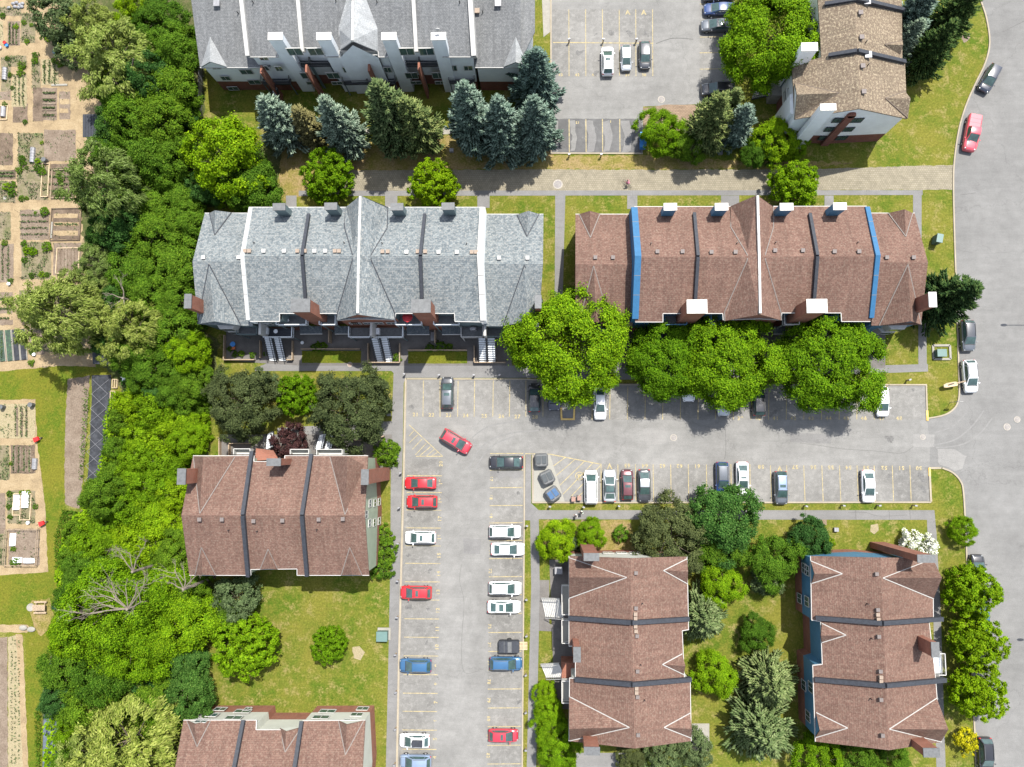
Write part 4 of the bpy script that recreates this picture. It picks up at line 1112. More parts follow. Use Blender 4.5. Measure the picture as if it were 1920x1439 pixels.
mb = MB(); mb.tube(p_, p_ + Vector((0, 0, .5)), .04, .04, 6); mb.ball(p_ + Vector((0, .1, .6)), .35, .12, .3); mb.build('satellite_dish', M['white'], Ab.root)
Ab.vents([(408, 9)], SW_, 'metal', .9); Ab.vents([(934, 9)], SE_, 'metal', .9); Ab.vents([(895, 23)], SE_, 'tan', .7)
Ab.pipes([(475, 6), (630, 3), (707, 5), (862, 6)], SM); Ab.pipes([(447, 26)], SW_); Ab.pipes([(905, 24)], SE_)
ps = (Vector((0, ys, 0)), Vector((0, -1, 0))); pe = (Vector((0, ye, 0)), Vector((0, -1, 0)))
for x, y, w, h in ((655, 107, 1.2, 1), (701, 107, 1.2, 1), (495, 110, 1.2, .8), (553, 97, 2, 1.7), (592, 97, 2, 1.7), (763, 97, 2, 1.7), (800, 97, 2, 1.7), (497, 128, 1, 1.2), (523, 129, 1, 1.2), (650, 131, 1, 1.4), (678, 128, 1, 1.2), (700, 128, 1, 1.2), (727, 131, 1, 1.4), (878, 128, 1.2, 1.2), (850, 128, 1, 1.4), (576, 142, 1.8, 1.6), (625, 142, 1.8, 1.6), (772, 142, 1.8, 1.6), (822, 142, 1.8, 1.6), (585, 156, 1.6, .8), (632, 156, 1.6, .8), (780, 155, 1.6, .8), (826, 155, 1.6, .8)): Ab.win(x, y, ps, w, h)
for x, y, w, h in ((423, 147, 1.3, 1.1), (437, 166, 1.6, 1), (462, 135, 1.8, 1.2), (477, 154, 1.8, 1.2), (916, 134, 1.8, 1.3), (920, 153, 1.8, 1.3), (405, 127, 1.2, .8)): Ab.win(x, y, pe, w, h)
for a in ((545, 112, 583, 124, 6.6), (584, 112, 620, 124, 6.6), (752, 112, 787, 124, 6.6), (788, 112, 826, 124, 6.6), (494, 140, 545, 158, 3.4), (645, 140, 690, 158, 3.4), (692, 140, 742, 158, 3.4), (843, 140, 890, 156, 3.4)): Ab.balcony(*a, 'dkmetal', 'steel')
for x0, y0, x1, y1 in ((570, 92, 602, 165), (783, 92, 792, 165), (688, 118, 690, 150), (484, 120, 490, 150)):
    p = P(x0, y0, 9.5); mb = MB(); mb.box((p.x, ys - .6, 4.2), (.3, 1.2, 8.4)); mb.build('partition_wall', M['brick'], Ab.root)
Ab.stair((513, 160), (520, 190), 3.4, 1.3)
Ab.finish()
# ------------------------------------------------------------------ vehicles
def lerp(pts, x):
    for (a, b), (c, d) in zip(pts, pts[1:]):
        if x <= c: return b + (d - b) * max(0, (x - a)) / (c - a)
    return pts[-1][1]
CARS = {
    'sedan': dict(L=4.85, W=1.84, deck=[(-.5, .62), (-.49, .86), (-.46, .98), (-.40, 1.02), (-.3, 1.0), (.22, .97), (.34, .90), (.44, .80), (.485, .66), (.5, .5)], base=(-.42, .265), top=(-.21, .035), zb=.98, zr=1.44, bed=None),
    'suv': dict(L=4.65, W=1.88, deck=[(-.5, .6), (-.49, .95), (-.47, 1.04), (-.4, 1.08), (.22, 1.06), (.34, 1.02), (.44, .93), (.485, .74), (.5, .55)], base=(-.485, .285), top=(-.375, .06), zb=1.05, zr=1.68, bed=None),
    'hatch': dict(L=4.3, W=1.78, deck=[(-.5, .55), (-.49, .88), (-.46, .98), (-.4, 1.0), (.24, .97), (.36, .9), (.45, .78), (.485, .64), (.5, .5)], base=(-.478, .295), top=(-.33, .065), zb=.97, zr=1.48, bed=None),
    'van': dict(L=5.1, W=2.0, deck=[(-.5, .6), (-.495, 1.0), (-.47, 1.08), (-.4, 1.1), (.3, 1.08), (.4, .98), (.465, .82), (.49, .66), (.5, .5)], base=(-.492, .365), top=(-.44, .17), zb=1.08, zr=1.78, bed=None),
    'pickup': dict(L=5.75, W=2.0, deck=[(-.5, .6), (-.495, 1.0), (-.48, 1.1), (-.1, 1.1), (.25, 1.12), (.36, 1.08), (.455, 1.0), (.488, .8), (.5, .6)], base=(-.12, .26), top=(-.085, .10), zb=1.1, zr=1.84, bed=(-.485, -.135)),
}
def bilin(q, u, v):
    a = q[0] + (q[1] - q[0]) * u; b = q[3] + (q[2] - q[3]) * u
    return a + (b - a) * v
def car_proto(kind, roofglass=False):
    k = CARS[kind]
    L, W = k['L'], k['W']
    root = empty('parked_car', (0, 0, 0), 'x', 'car')
    pm = M['paint_white']
    mb = MB()
    NS = 30
    rings = []
    for i in range(NS + 1):
        f = -0.5 + i / NS
        f = math.copysign(0.5 * (1 - (1 - abs(2 * f)) ** 1.35), f)
        zt = lerp(k['deck'], f)
        e = max(0, (abs(f) - 0.33) / 0.17)
        hw = W / 2 * (1 - (0.21 if f > 0 else 0.15) * e ** 2.4)
        zl = 0.24 + 0.1 * e ** 3
        zt = max(zt, zl + .12)
        sh = 0.9 if kind != 'pickup' else .95
        prof = [(-0.86, zl), (-0.98, zl + 0.12), (-1.0, zl + (zt - zl) * 0.55), (-0.975, zl + (zt - zl) * 0.82), (-sh, zt - 0.015), (-0.5, zt + 0.025), (0, zt + 0.04)]
        ring = [Vector((f * L, y * hw, z)) for y, z in prof]
        ring += [Vector((p.x, -p.y, p.z)) for p in ring[-2::-1]]
        rings.append(ring)
    n = len(rings[0])
    for i in range(NS):
        for j in range(n):
            q = (j + 1) % n
            mb.poly([rings[i][j], rings[i][q], rings[i + 1][q], rings[i + 1][j]])
    mb.poly(rings[0][::-1]); mb.poly(rings[-1])
    body = mb.build('body', pm, root, True, True, True)
    bm = bmesh.new(); bm.from_mesh(body.data); bmesh.ops.recalc_face_normals(bm, faces=bm.faces); bm.to_mesh(body.data); bm.free()
    # cabin
    xr, xf = k['base'][0] * L, k['base'][1] * L
    tr, tf = k['top'][0] * L, k['top'][1] * L
    wb, wt = W / 2 * .90, W / 2 * .70
    zb, zr = k['zb'], k['zr']
    def cab(u, v):
        """u along car (0 rear..1 front), v -1..1 across, on roof"""
        return Vector((tr + (tf - tr) * u, wt * v, zr + 0.05 * (1 - v * v) - 0.05 * (2 * u - 1) ** 2))
    C_ = MB()
    nu, nv = 6, 6
    for i in range(nu):
        for j in range(nv):
            C_.poly([cab(i / nu, -1 + 2 * j / nv), cab((i + 1) / nu, -1 + 2 * j / nv), cab((i + 1) / nu, -1 + 2 * (j + 1) / nv), cab(i / nu, -1 + 2 * (j + 1) / nv)])
    roofo = C_.build('roof', pm, root, True, True, True)
    S_ = MB()
    RL, RR = Vector((xr, wb * .93, zb)), Vector((xr, -wb * .93, zb))
    FL, FR = Vector((xf, wb * .9, zb)), Vector((xf, -wb * .9, zb))
    ML = Vector((xr * .2 + xf * .8, wb, zb)); MR = Vector((ML.x, -ML.y, zb)); NL = Vector((xr * .8 + xf * .2, wb, zb)); NR = Vector((NL.x, -NL.y, zb))
    TRL, TRR, TFL, TFR = cab(0, 1), cab(0, -1), cab(1, 1), cab(1, -1)
    TML, TMR = cab(.8, 1), cab(.8, -1); TNL, TNR = cab(.2, 1), cab(.2, -1)
    S_.poly([RL, RR, TRR] + [cab(0, -1 + 2 * j / nv) for j in range(1, nv)] + [TRL]); S_.poly([FR, FL, TFL] + [cab(1, 1 - 2 * j / nv) for j in range(1, nv)] + [TFR])
    for a in (((RL, NL, TNL, TRL), (NL, ML, TML, TNL), (ML, FL, TFL, TML)),):
        for q in a:
            S_.poly(list(q)[::-1])
            S_.poly([Vector((p.x, -p.y, p.z)) for p in q])
    S_.build('pillars', pm, root, False, True)
    def panel(name, q, u0, u1, v0, v1, out, mat, parent=root, n_=1):
        g = MB()
        g.poly([bilin(q, u, v) + out for u, v in ((u0, v0), (u1, v0), (u1, v1), (u0, v1))])
        return g.build(name, mat, parent, False, True)
    o = Vector((.02, 0, .02))
    wq = [FR, FL, TFL + Vector((0, 0, .03)), TFR + Vector((0, 0, .03))]
    panel('windshield', wq, .05, .95, .04, .93, o, M['glass'])
    rq = [RL, RR, TRR + Vector((0, 0, .03)), TRL + Vector((0, 0, .03))]
    panel('rear_window', rq, .08, .92, .12 if kind != 'van' else .3, .9, Vector((-.02, 0, .02)), M['glass'])
    for s_ in (1, -1):
        g = MB()
        fl = lambda p: Vector((p.x, p.y * s_, p.z))
        for q in ((RL, NL, TNL, TRL), (NL, ML, TML, TNL), (ML, FL, TFL, TML)):
            u0, u1 = (.3, .97) if q[0] is RL else ((.03, .97) if q[0] is NL else (.03, .7))
            pts = [fl(bilin(q, u, v)) + Vector((0, .015 * s_, .01)) for u, v in ((u0, .1), (u1, .1), (u1, .88), (u0 + (.25 if q[0] is RL else 0), .88))]
            g.poly(pts if s_ < 0 else pts[::-1])
        g.build('side_window', M['glass'], root, False, True)
        m_ = MB(); m_.ball((xf - .33, s_ * (W / 2 + .09), zb + .06), .09, .12, .075, 8, 5)
        m_.obox((xf - .33, s_ * W * .44, zb - .02), (xf - .33, s_ * (W / 2 + .05), zb + .03), .06, .05)
        m_.build('mirror', pm, root, True, True)
        h = MB(); zf = lerp(k['deck'], .455)
        h.ball((L * .452, s_ * W * .33, zf - .06), .15, .13, .08, 10, 6); h.build('headlight', M['lamp'], root, True, True)
        t = MB(); zt = lerp(k['deck'], -.478)
        t.ball((-L * .478, s_ * W * .37, zt - .1), .1, .17, .14, 10, 6); t.build('taillight', M['tail'], root, True, True)
        for x in (.315, -.30):
            w = MB(); y = s_ * (W / 2 - .1)
            w.tube((x * L, y - .115, .33), (x * L, y + .115, .33), .335, .335, 18)
            wo = w.build('wheel', M['tyre'], root, False, True)
            r_ = MB(); r_.tube((x * L, y + s_ * .10, .33), (x * L, y + s_ * .125, .33), .2, .19, 12); r_.build('rim', M['rim'], wo, False, True)
    # grille and plate recess
    g = MB(); g.box((L * .494, 0, .55), (.06, W * .5, .16)); g.build('grille', M['black'], root, local=True)
    # bonnet seam + wiper cowl
    g = MB(); g.obox((xf + .05, -wb * .85, zb + .03), (xf + .05, wb * .85, zb + .03), .1, .03); g.build('cowl', M['black'], root, local=True)
    g = MB()
    for s_ in (1, -1):
        zz = [(x, lerp(k['deck'], x) + .012) for x in (k['base'][1] + .02, .38, .44)]
        for (a, za), (b, zb_) in zip(zz, zz[1:]): g.obox((a * L, s_ * W * .36, za), (b * L, s_ * W * .33, zb_), .025, .025)
    g.build('bonnet_seam', M['black'], root, local=True)
    if k['bed']:
        g = MB(); x0, x1 = k['bed'][0] * L, k['bed'][1] * L
        g.box(((x0 + x1) / 2, 0, 1.135), (x1 - x0, W * .8, .05))
        for f in (.33, .66): g.obox((x0 + (x1 - x0) * f, -W * .38, 1.17), (x0 + (x1 - x0) * f, W * .38, 1.17), .03, .02)
        g.build('bed_cover', pm, root, local=True)
    if kind in ('suv', 'van'):
        for s_ in (1, -1):
            g = MB(); g.obox((tr + .12, s_ * wt * .9, zr + .06), (tf - .1, s_ * wt * .9, zr + .06), .05, .05); g.build('roof_rail', M['steel'], root, local=True)
    for ch in root.children:
        for sl in ch.material_slots:
            mm = sl.material; sl.link = 'OBJECT'; sl.material = mm
    return root
PAINT = dict(white=(.66, .67, .68), red=(.40, .012, .018), crimson=(.33, .02, .035), pickred=(.42, .05, .07), black=(.012, .012, .015), navy=(.015, .02, .035), blue=(.02, .07, .32), midblue=(.035, .105, .21), silver=(.36, .38, .40), iceblue=(.2, .26, .36), grey=(.09, .1, .115), dark=(.035, .038, .045), maroon=(.10, .03, .035), deepblue=(.012, .035, .12))
for k_, c_ in PAINT.items(): M['paint_' + k_] = m_paint('car_paint_' + k_, c_, 0.35 if k_ in ('silver', 'iceblue', 'grey', 'midblue', 'maroon') else 0.0)
PROTO = {}
def car(kind, px, py, ang, paint, label, group='cars parked in the lot', roof=None, sun=None, scale=1.0, mirror=None, box=False, name='parked_car'):
    first = kind not in PROTO
    if first: PROTO[kind] = car_proto(kind); o = PROTO[kind]
    else: o = copy_tree(PROTO[kind])
    # drop extras a copied first car may have picked up
    for ch in list(o.children):
        if ch.name.split('.')[0] in ('sunroof', 'roof_box', 'bicycle_rack', 'tow_hitch'):
            bpy.data.objects.remove(ch)
    o.name = name
    tag(o, label, 'pickup truck' if kind == 'pickup' else ('van' if kind == 'van' else 'car'), group)
    if group is None and 'group' in o: del o['group']
    o.location = P(px, py, 0.7); o.location.z = 0.02
    o.rotation_euler = (0, 0, RAD(ang))
    o.scale = (scale * rnd.uniform(.96, 1.03), scale * rnd.uniform(.98, 1.02), scale * rnd.uniform(.97, 1.03))
    for ch in o.children:
        nm = ch.name.split('.')[0]
        if nm in ('body', 'pillars', 'mirror', 'bed_cover', 'roof'):
            pm = M['paint_' + (roof if (nm == 'roof' and roof) else (mirror if nm == 'mirror' and mirror else paint))]
            ch.material_slots[0].material = pm
    k = CARS[kind]
    if sun:
        x0, x1, w = {'s': (.62, .82, .62), 'l': (.28, .84, .8), 'p': (.1, .9, .86)}[sun]
        tr, tf = k['top'][0] * k['L'], k['top'][1] * k['L']
        g = MB(); wt = k['W'] / 2 * .7 * w
        def rp(u, v): return Vector((tr + (tf - tr) * u, wt * v, k['zr'] + 0.05 * (1 - (v * w) ** 2) - 0.05 * (2 * u - 1) ** 2 + .012))
        for i in range(4):
            for j in range(4):
                g.poly([rp(x0 + (x1 - x0) * a, -1 + 2 * b) for a, b in ((i / 4, j / 4), ((i + 1) / 4, j / 4), ((i + 1) / 4, (j + 1) / 4), (i / 4, (j + 1) / 4))])
        g.build('sunroof', M['glass'], o, True, True, True)
    if box:
        g = MB(); x = (k['top'][0] + k['top'][1]) / 2 * k['L']
        g.prism([(x - .75, -.42, k['zr'] + .42), (x + .7, -.42, k['zr'] + .42), (x + .82, 0, k['zr'] + .36), (x + .7, .42, k['zr'] + .42), (x - .75, .42, k['zr'] + .42)], -.34)
        for y in (-.25, 0, .25): g.obox((x - .7, y, k['zr'] + .43), (x + .65, y, k['zr'] + .43), .05, .04)
        g.build('roof_box', M['dkmetal'], o, local=True)
    return o
UL = 'cars parked in the upper lot'; LC = 'cars parked in the left column'; RC = 'cars parked in the right column'; TR = 'cars parked in the tree row'; BR = 'cars parked in the bottom row'; SC = 'cars parked along the curving road'
car('suv', 1139, 115, 90, 'white', 'white crossover with green tinted glass, leftmost of the three in the upper lot', UL, sun='s')
car('hatch', 1174, 109, -90, 'silver', 'small silver white hatchback between the white crossover and the dark car in the upper lot', UL, roof='white', scale=.93)
car('hatch', 1209, 104, -90, 'dark', 'small dark grey hatchback at the right end of the upper lot trio', UL)
car('sedan', 1349, 17, 180, 'deepblue', 'deep blue sedan under the big tree near the top edge', UL)
car('sedan', 1345, 48, 180, 'grey', 'dark sedan with wide sunroof and pale bonnet, nose out from under the big tree', UL, sun='l', roof='black')
car('sedan', 1348, -8, 180, 'black', 'black car at the very top edge beside the deep blue sedan', UL)
car('suv', 1346, 169, 180, 'black', 'black off roader parked just above the conifers of the upper lot', UL, scale=1.08)
car('suv', 1855, 148, -120, 'navy', 'dark navy estate car on the bend of the road above the red pickup', SC)
car('pickup', 1822, 250, -103, 'pickred', 'red pickup truck with covered bed on the curving road', SC, name='pickup_truck')
car('suv', 1814, 630, -90, 'grey', 'dark grey car at the kerb just above the white kerbside one', SC, roof='dark')
car('suv', 1818, 706, -88, 'white', 'white crossover at the kerb beside the wooden sign', SC)
car('suv', 839, 737, 90, 'dark', 'dark grey crossover alone in stall twenty three of the top row', TR, sun='s', roof='grey')
car('hatch', 1002, 746, 90, 'black', 'black car half under the leftmost big maple, beside stall twenty eight', TR)
car('sedan', 1039, 741, -90, 'navy', 'dark navy sedan beside the yellow edged island, half under the maple', TR)
car('sedan', 1125, 756, -90, 'white', 'white car poking out below the leftmost big maple, right of the yellow edged island', TR)
car('sedan', 1356, 749, -90, 'silver', 'silver white car nosing out below the middle maples', TR)
car('suv', 1422, 751, 90, 'black', 'black crossover with a bicycle rack between the two right hand maples', TR)
car('sedan', 1291, 722, -90, 'white', 'white car almost hidden below the middle maples', TR)
car('hatch', 1654, 753, -90, 'white', 'white hatchback alone at the right end of the tree row', TR, roof='white')
car('suv', 855, 828, -31, 'crimson', 'crimson crossover driving askew across the open junction of the lot', None, sun='s', name='moving_car', scale=1.03)
car('sedan', 949, 867, 180, 'black', 'black sedan alone at the top of the right column, next to the bin pad', RC)
car('sedan', 788, 906, 180, 'red', 'red sedan, upper one of the adjoining red pair in the left column', LC, scale=.95)
car('suv', 791, 941, 180, 'red', 'red hatchback with sunroof, lower one of the adjoining red pair', LC, sun='s')
car('suv', 788, 1008, 180, 'white', 'white car with dark sunroof in the left column below the red pair', LC, sun='s')
car('suv', 780, 1111, 180, 'red', 'red car with sunroof standing alone over the kerb in the left column', LC, sun='s')
car('suv', 779, 1248, 180, 'midblue', 'blue car with ribbed roof in the left column', LC)
car('hatch', 777, 1389, 180, 'white', 'white car carrying a dark roof box near the bottom edge', LC, box=True, scale=1.02)
car('suv', 779, 1428, 180, 'iceblue', 'ice blue car at the foot of the left column, cut by the bottom edge', LC)
car('suv', 947, 997, 0, 'white', 'white wagon directly above the white sedan in the right column', RC)
car('sedan', 952, 1030, 0, 'white', 'white sedan directly below the white wagon, nose over the grass strip', RC)
car('suv', 947, 1103, 0, 'white', 'white crossover with roof rails directly above the one with the big dark sunroof', RC)
car('sedan', 945, 1138, 0, 'white', 'white car with a big dark sunroof in the right column', RC, sun='l')
car('suv', 949, 1244, 0, 'midblue', 'blue crossover right below the black trailer', RC)
car('hatch', 944, 1379, 0, 'crimson', 'red hatchback with sunroof in the right column near the bottom', RC, sun='s')
car('van', 1108, 914, 90, 'white', 'long white minivan beside the hatched corner and the small brown bins', BR, name='parked_van', scale=.97)
car('sedan', 1143, 911, 90, 'silver', 'silver car with glossy black roof next to the white minivan', BR, roof='black', sun='p')
car('hatch', 1176, 909, 90, 'maroon', 'small maroon two tone car between the silver and the dark grey ones', BR, roof='maroon', sun='s')
car('sedan', 1208, 911, -90, 'dark', 'dark grey sedan with pale roof at the right end of the group of four', BR, roof='silver')
car('suv', 1354, 897, -90, 'deepblue', 'royal blue car half covered by the dense tree below the bottom row', BR, roof='grey')
car('sedan', 1392, 898, -90, 'white', 'white sedan with sunroof next to the royal blue car', BR, sun='s')
car('suv', 1464, 915, -90, 'grey', 'grey crossover with sunroof alone in the middle of the bottom row', BR, sun='s', roof='iceblue')
car('sedan', 1628, 912, -90, 'white', 'white sedan alone towards the right end of the bottom row', BR)
car('suv', 1833, 1072, 90, 'black', 'black off roader with pale roof peeping out above the street trees', SC, roof='silver')
car('suv', 1847, 1416, -90, 'black', 'black crossover at the kerb in the bottom right corner', SC, scale=1.02)
car('sedan', 1841, 1158, -90, 'midblue', 'blue car almost hidden under the street trees', SC)
# trailer
tr = empty('box_trailer', P(955, 1211, .5) * 1, 'black covered box trailer with a pallet behind it in the right column', 'trailer')
tr.location.z = 0.02
mb = MB()
pts = [(-1.45, -.75), (-1.3, -.82), (1.3, -.82), (1.45, -.7), (1.45, .7), (1.3, .82), (-1.3, .82), (-1.45, .75)]
mb.prism([(x, y, 1.25) for x, y in pts], -.95); mb.prism([(x * .92, y * .9, 1.33) for x, y in pts], -.09)
mb.build('box', M['dkmetal'], tr, local=True)
mb = MB()
for x in (-.7, .35): mb.obox((x, -.76, 1.35), (x, .76, 1.35), .06, .04)
mb.box((.05, 0, 1.345), (.5, 1.45, .03)); mb.build('lid_panel', M['steel'], tr, local=True)
for s_ in (1, -1):
    mb = MB(); mb.tube((0, s_ * .85 - .1, .3), (0, s_ * .85 + .1, .3), .3, .3, 16); mb.build('wheel', M['tyre'], tr, local=True)
pl = empty('wooden_pallet', P(981, 1211, 0), 'pale wooden pallet lying across the grass strip behind the black trailer', 'pallet')
mb = MB(); 
for i in range(7): mb.box((-.55 + i * .18, 0, .17), (.11, 1.1, .03))
for y in (-.5, 0, .5): mb.box((0, y, .08), (1.2, .1, .14))
mb.build('slats', M['wood_pale'], pl, local=True)
# ------------------------------------------------------------------ vegetation
from mathutils import noise as mn
def leaf_mesh(name, c, n, ln_, wd, mat, spin=None, fold=0.25):
    """one rhombic leaf clump (two folded triangles) per centre"""
    N = len(c)
    n = n / (np.linalg.norm(n, axis=1, keepdims=True) + 1e-9)
    r = nrs.normal(size=(N, 3)) if spin is None else spin
    t = r - n * np.sum(r * n, axis=1, keepdims=True)
    t /= (np.linalg.norm(t, axis=1, keepdims=True) + 1e-9)
    b = np.cross(n, t)
    L = (ln_ * nrs.uniform(.7, 1.3, N))[:, None]; W = (wd * nrs.uniform(.7, 1.3, N))[:, None]
    v = np.empty((N, 4, 3))
    v[:, 0] = c - t * L / 2 - n * L * fold * .5
    v[:, 1] = c + b * W / 2 + n * L * fold * .3
    v[:, 2] = c + t * L / 2 - n * L * fold * .5
    v[:, 3] = c - b * W / 2 + n * L * fold * .3
    me = bpy.data.meshes.new(name)
    me.vertices.add(N * 4); me.vertices.foreach_set('co', v.reshape(-1).astype(np.float32))
    me.loops.add(N * 4); me.loops.foreach_set('vertex_index', np.arange(N * 4, dtype=np.int32))
    me.polygons.add(N); me.polygons.foreach_set('loop_start', np.arange(0, N * 4, 4, dtype=np.int32))
    me.polygons.foreach_set('loop_total', np.full(N, 4, dtype=np.int32))
    me.materials.append(mat)
    me.update(calc_edges=True)
    return me
def usphere(n):
    v = nrs.normal(size=(n, 3)); return v / np.linalg.norm(v, axis=1, keepdims=True)
def crown_pts(R, RZ, K, lr, N, zmin=-0.4, inner=.05, lobe_pos=(.58, .92), ts=.5, gap=.36, fringe=.12, up=.55, wobk=1.0):
    """crown in three steps: limbs' lobes -> tufts on each lobe -> leaf clumps in each tuft; noise leaves gaps"""
    d = usphere(K * 6); d = d[d[:, 2] > zmin][:K]
    K = len(d)
    for _ in range(6):
        diff = d[:, None] - d[None]; dist = np.linalg.norm(diff, axis=2) + np.eye(K) * 9
        f = (diff / dist[..., None] ** 3).sum(1) * 0.01
        d = d + np.clip(f, -.15, .15); d /= np.linalg.norm(d, axis=1, keepdims=True); d[:, 2] = np.maximum(d[:, 2], zmin)
    pos = nrs.uniform(*lobe_pos, K)[:, None]
    wob = 1 + wobk * .16 * np.sin(np.arctan2(d[:, 1], d[:, 0]) * 3 + nrs.uniform(0, 6)) + wobk * .1 * np.sin(np.arctan2(d[:, 1], d[:, 0]) * 5 + nrs.uniform(0, 6))
    lc = d * pos * np.array([R, R, RZ]) * np.stack([wob, wob, np.ones(K)], 1)
    rad = lr * nrs.uniform(.55, 1.35, K)
    NTF = max(60, int(N / 26))
    p = rad ** 2 / np.sum(rad ** 2)
    i = nrs.choice(K, NTF, p=p)
    u = usphere(NTF); s = np.sum(u * d[i], axis=1); u[s < -.1] *= -1
    u = u + d[i] * .35; u /= np.linalg.norm(u, axis=1, keepdims=True)
    tc = lc[i] + u * (rad[i] * nrs.uniform(.7, 1.1, NTF))[:, None] * np.array([1, 1, .85])
    k = nrs.rand(NTF) < fringe
    tc[k] += u[k] * np.array([1, 1, .4]) * (lr * nrs.uniform(.15, .55, k.sum()))[:, None]
    off = nrs.uniform(0, 50, 3)
    fr = 1.5 / max(lr, .5)
    nv = np.array([mn.noise(Vector(q * fr * .55 + off)) + .5 * mn.noise(Vector(q * fr * 1.4 + off)) for q in tc])
    keep = nv > np.quantile(nv, gap * .72)
    tc, u, i = tc[keep], u[keep], i[keep]
    tr = ts * nrs.uniform(.55, 1.4, len(tc))
    j = nrs.choice(len(tc), N, p=tr ** 1.6 / np.sum(tr ** 1.6))
    g = nrs.normal(size=(N, 3)) * .48
    c = tc[j] + g * tr[j][:, None] * np.array([1, 1, .7])
    n = u[j] * .5 + g * .35 + np.array([0, 0, up]) + nrs.normal(size=(N, 3)) * .38
    ni = int(N * inner)
    ci = usphere(ni) * (nrs.uniform(.15, .6, ni) ** .5)[:, None] * np.array([R * .72, R * .72, RZ * .7])
    ci = ci[ci[:, 2] > zmin * RZ]
    return np.vstack([c, ci]), np.vstack([n, usphere(len(ci)) + np.array([0, 0, .6])])
def trunk_mesh(h, r, R, limbs=6, reach=.6, base=.45):
    mb = MB()
    mb.tube((0, 0, -.1), (0.05, 0.03, h * base), r, r * .75, 8, caps=False)
    mb.tube((0.05, 0.03, h * base), (0, 0.1, h * .8), r * .75, r * .25, 7)
    for k in range(limbs):
        a = k * 2 * math.pi / limbs + rnd.uniform(-.3, .3)
        z0 = h * (base - .08 + .22 * rnd.random())
        rr = R * reach * rnd.uniform(.7, 1.1)
        m_ = Vector((math.cos(a) * rr * .5, math.sin(a) * rr * .5, z0 + h * .16))
        e = Vector((math.cos(a + .2) * rr, math.sin(a + .2) * rr, z0 + h * rnd.uniform(.2, .38)))
        mb.tube((0.03, 0.02, z0), m_, r * .45, r * .3, 6, caps=False); mb.tube(m_, e, r * .3, r * .08, 5)
        mb.tube(m_, m_ + Vector((math.cos(a - .7) * rr * .4, math.sin(a - .7) * rr * .4, h * .14)), r * .22, r * .06, 5)
    o = mb.build('trunk', M['bark'], None, True); me = o.data
    bpy.data.objects.remove(o)
    return me
def spruce_mesh(R, H, mat, whorls=24, per=10, tl=.62, tw=.32):
    c, d, L = [], [], []
    for w in range(whorls):
        f = (w + .5) / whorls
        z = H * (.07 + .93 * f)
        br = R * (1 - f) ** .68 * (1 + .12 * math.sin(w * 2.4)) + .12
        nb = max(5, int(per * (1.15 - .5 * f)))
        off = rnd.random() * 6.28
        for k in range(nb):
            a = off + k * 2 * math.pi / nb + rnd.uniform(-.16, .16)
            l = br * rnd.uniform(.66, 1.2)
            droop = -.22 + .5 * f
            nt = max(2, int(l / .27))
            for j in range(nt):
                s = (j + .6) / nt
                rr = l * s
                x, y = math.cos(a) * rr, math.sin(a) * rr
                zz = z + droop * rr * .6 + .12 * rr * s * s
                for sd in (-1, 0, 1):
                    if sd and rnd.random() < .12: continue
                    sw = sd * (.7 - .15 * s)
                    aa = a + sw
                    q = .16 * l * (1 - s * .6) * abs(sd)
                    c.append((x + math.cos(a + 1.57 * sd) * q * abs(sd), y + math.sin(a + 1.57 * sd) * q * abs(sd), zz + rnd.uniform(-.06, .06)))
                    d.append((math.cos(aa), math.sin(aa), .28 + .5 * f + rnd.uniform(-.2, .25)))
    for k in range(8): c.append((0, 0, H * (.9 + .015 * k))); d.append((rnd.uniform(-.5, .5), rnd.uniform(-.5, .5), 1))
    c = np.array(c); d = np.array(d); d /= np.linalg.norm(d, axis=1, keepdims=True)
    N = len(c)
    r = nrs.normal(size=(N, 3)); x = r - d * np.sum(r * d, axis=1, keepdims=True); x /= np.linalg.norm(x, axis=1, keepdims=True); y = np.cross(d, x)
    L = (tl * nrs.uniform(.7, 1.35, N))[:, None]; W = (tw * nrs.uniform(.8, 1.2, N) / 2)[:, None]
    v = np.empty((N, 5, 3))
    v[:, 0] = c - d * L * .45
    for k in range(3):
        an = k * 2 * math.pi / 3
        v[:, 1 + k] = c + d * L * .05 + (x * math.cos(an) + y * math.sin(an)) * W
    v[:, 4] = c + d * L * .55
    tri = []
    for k in range(3):
        q = (k + 1) % 3
        tri += [(0, 1 + q, 1 + k), (4, 1 + k, 1 + q)]
    f = (np.array(tri)[None] + (np.arange(N) * 5)[:, None, None]).reshape(-1, 3)
    me = bpy.data.meshes.new('crown')
    me.vertices.add(N * 5); me.vertices.foreach_set('co', v.reshape(-1).astype(np.float32))
    me.loops.add(len(f) * 3); me.loops.foreach_set('vertex_index', f.reshape(-1).astype(np.int32))
    me.polygons.add(len(f)); me.polygons.foreach_set('loop_start', np.arange(0, len(f) * 3, 3, dtype=np.int32)); me.polygons.foreach_set('loop_total', np.full(len(f), 3, dtype=np.int32))
    me.materials.append(mat); me.update(calc_edges=True)
    return me
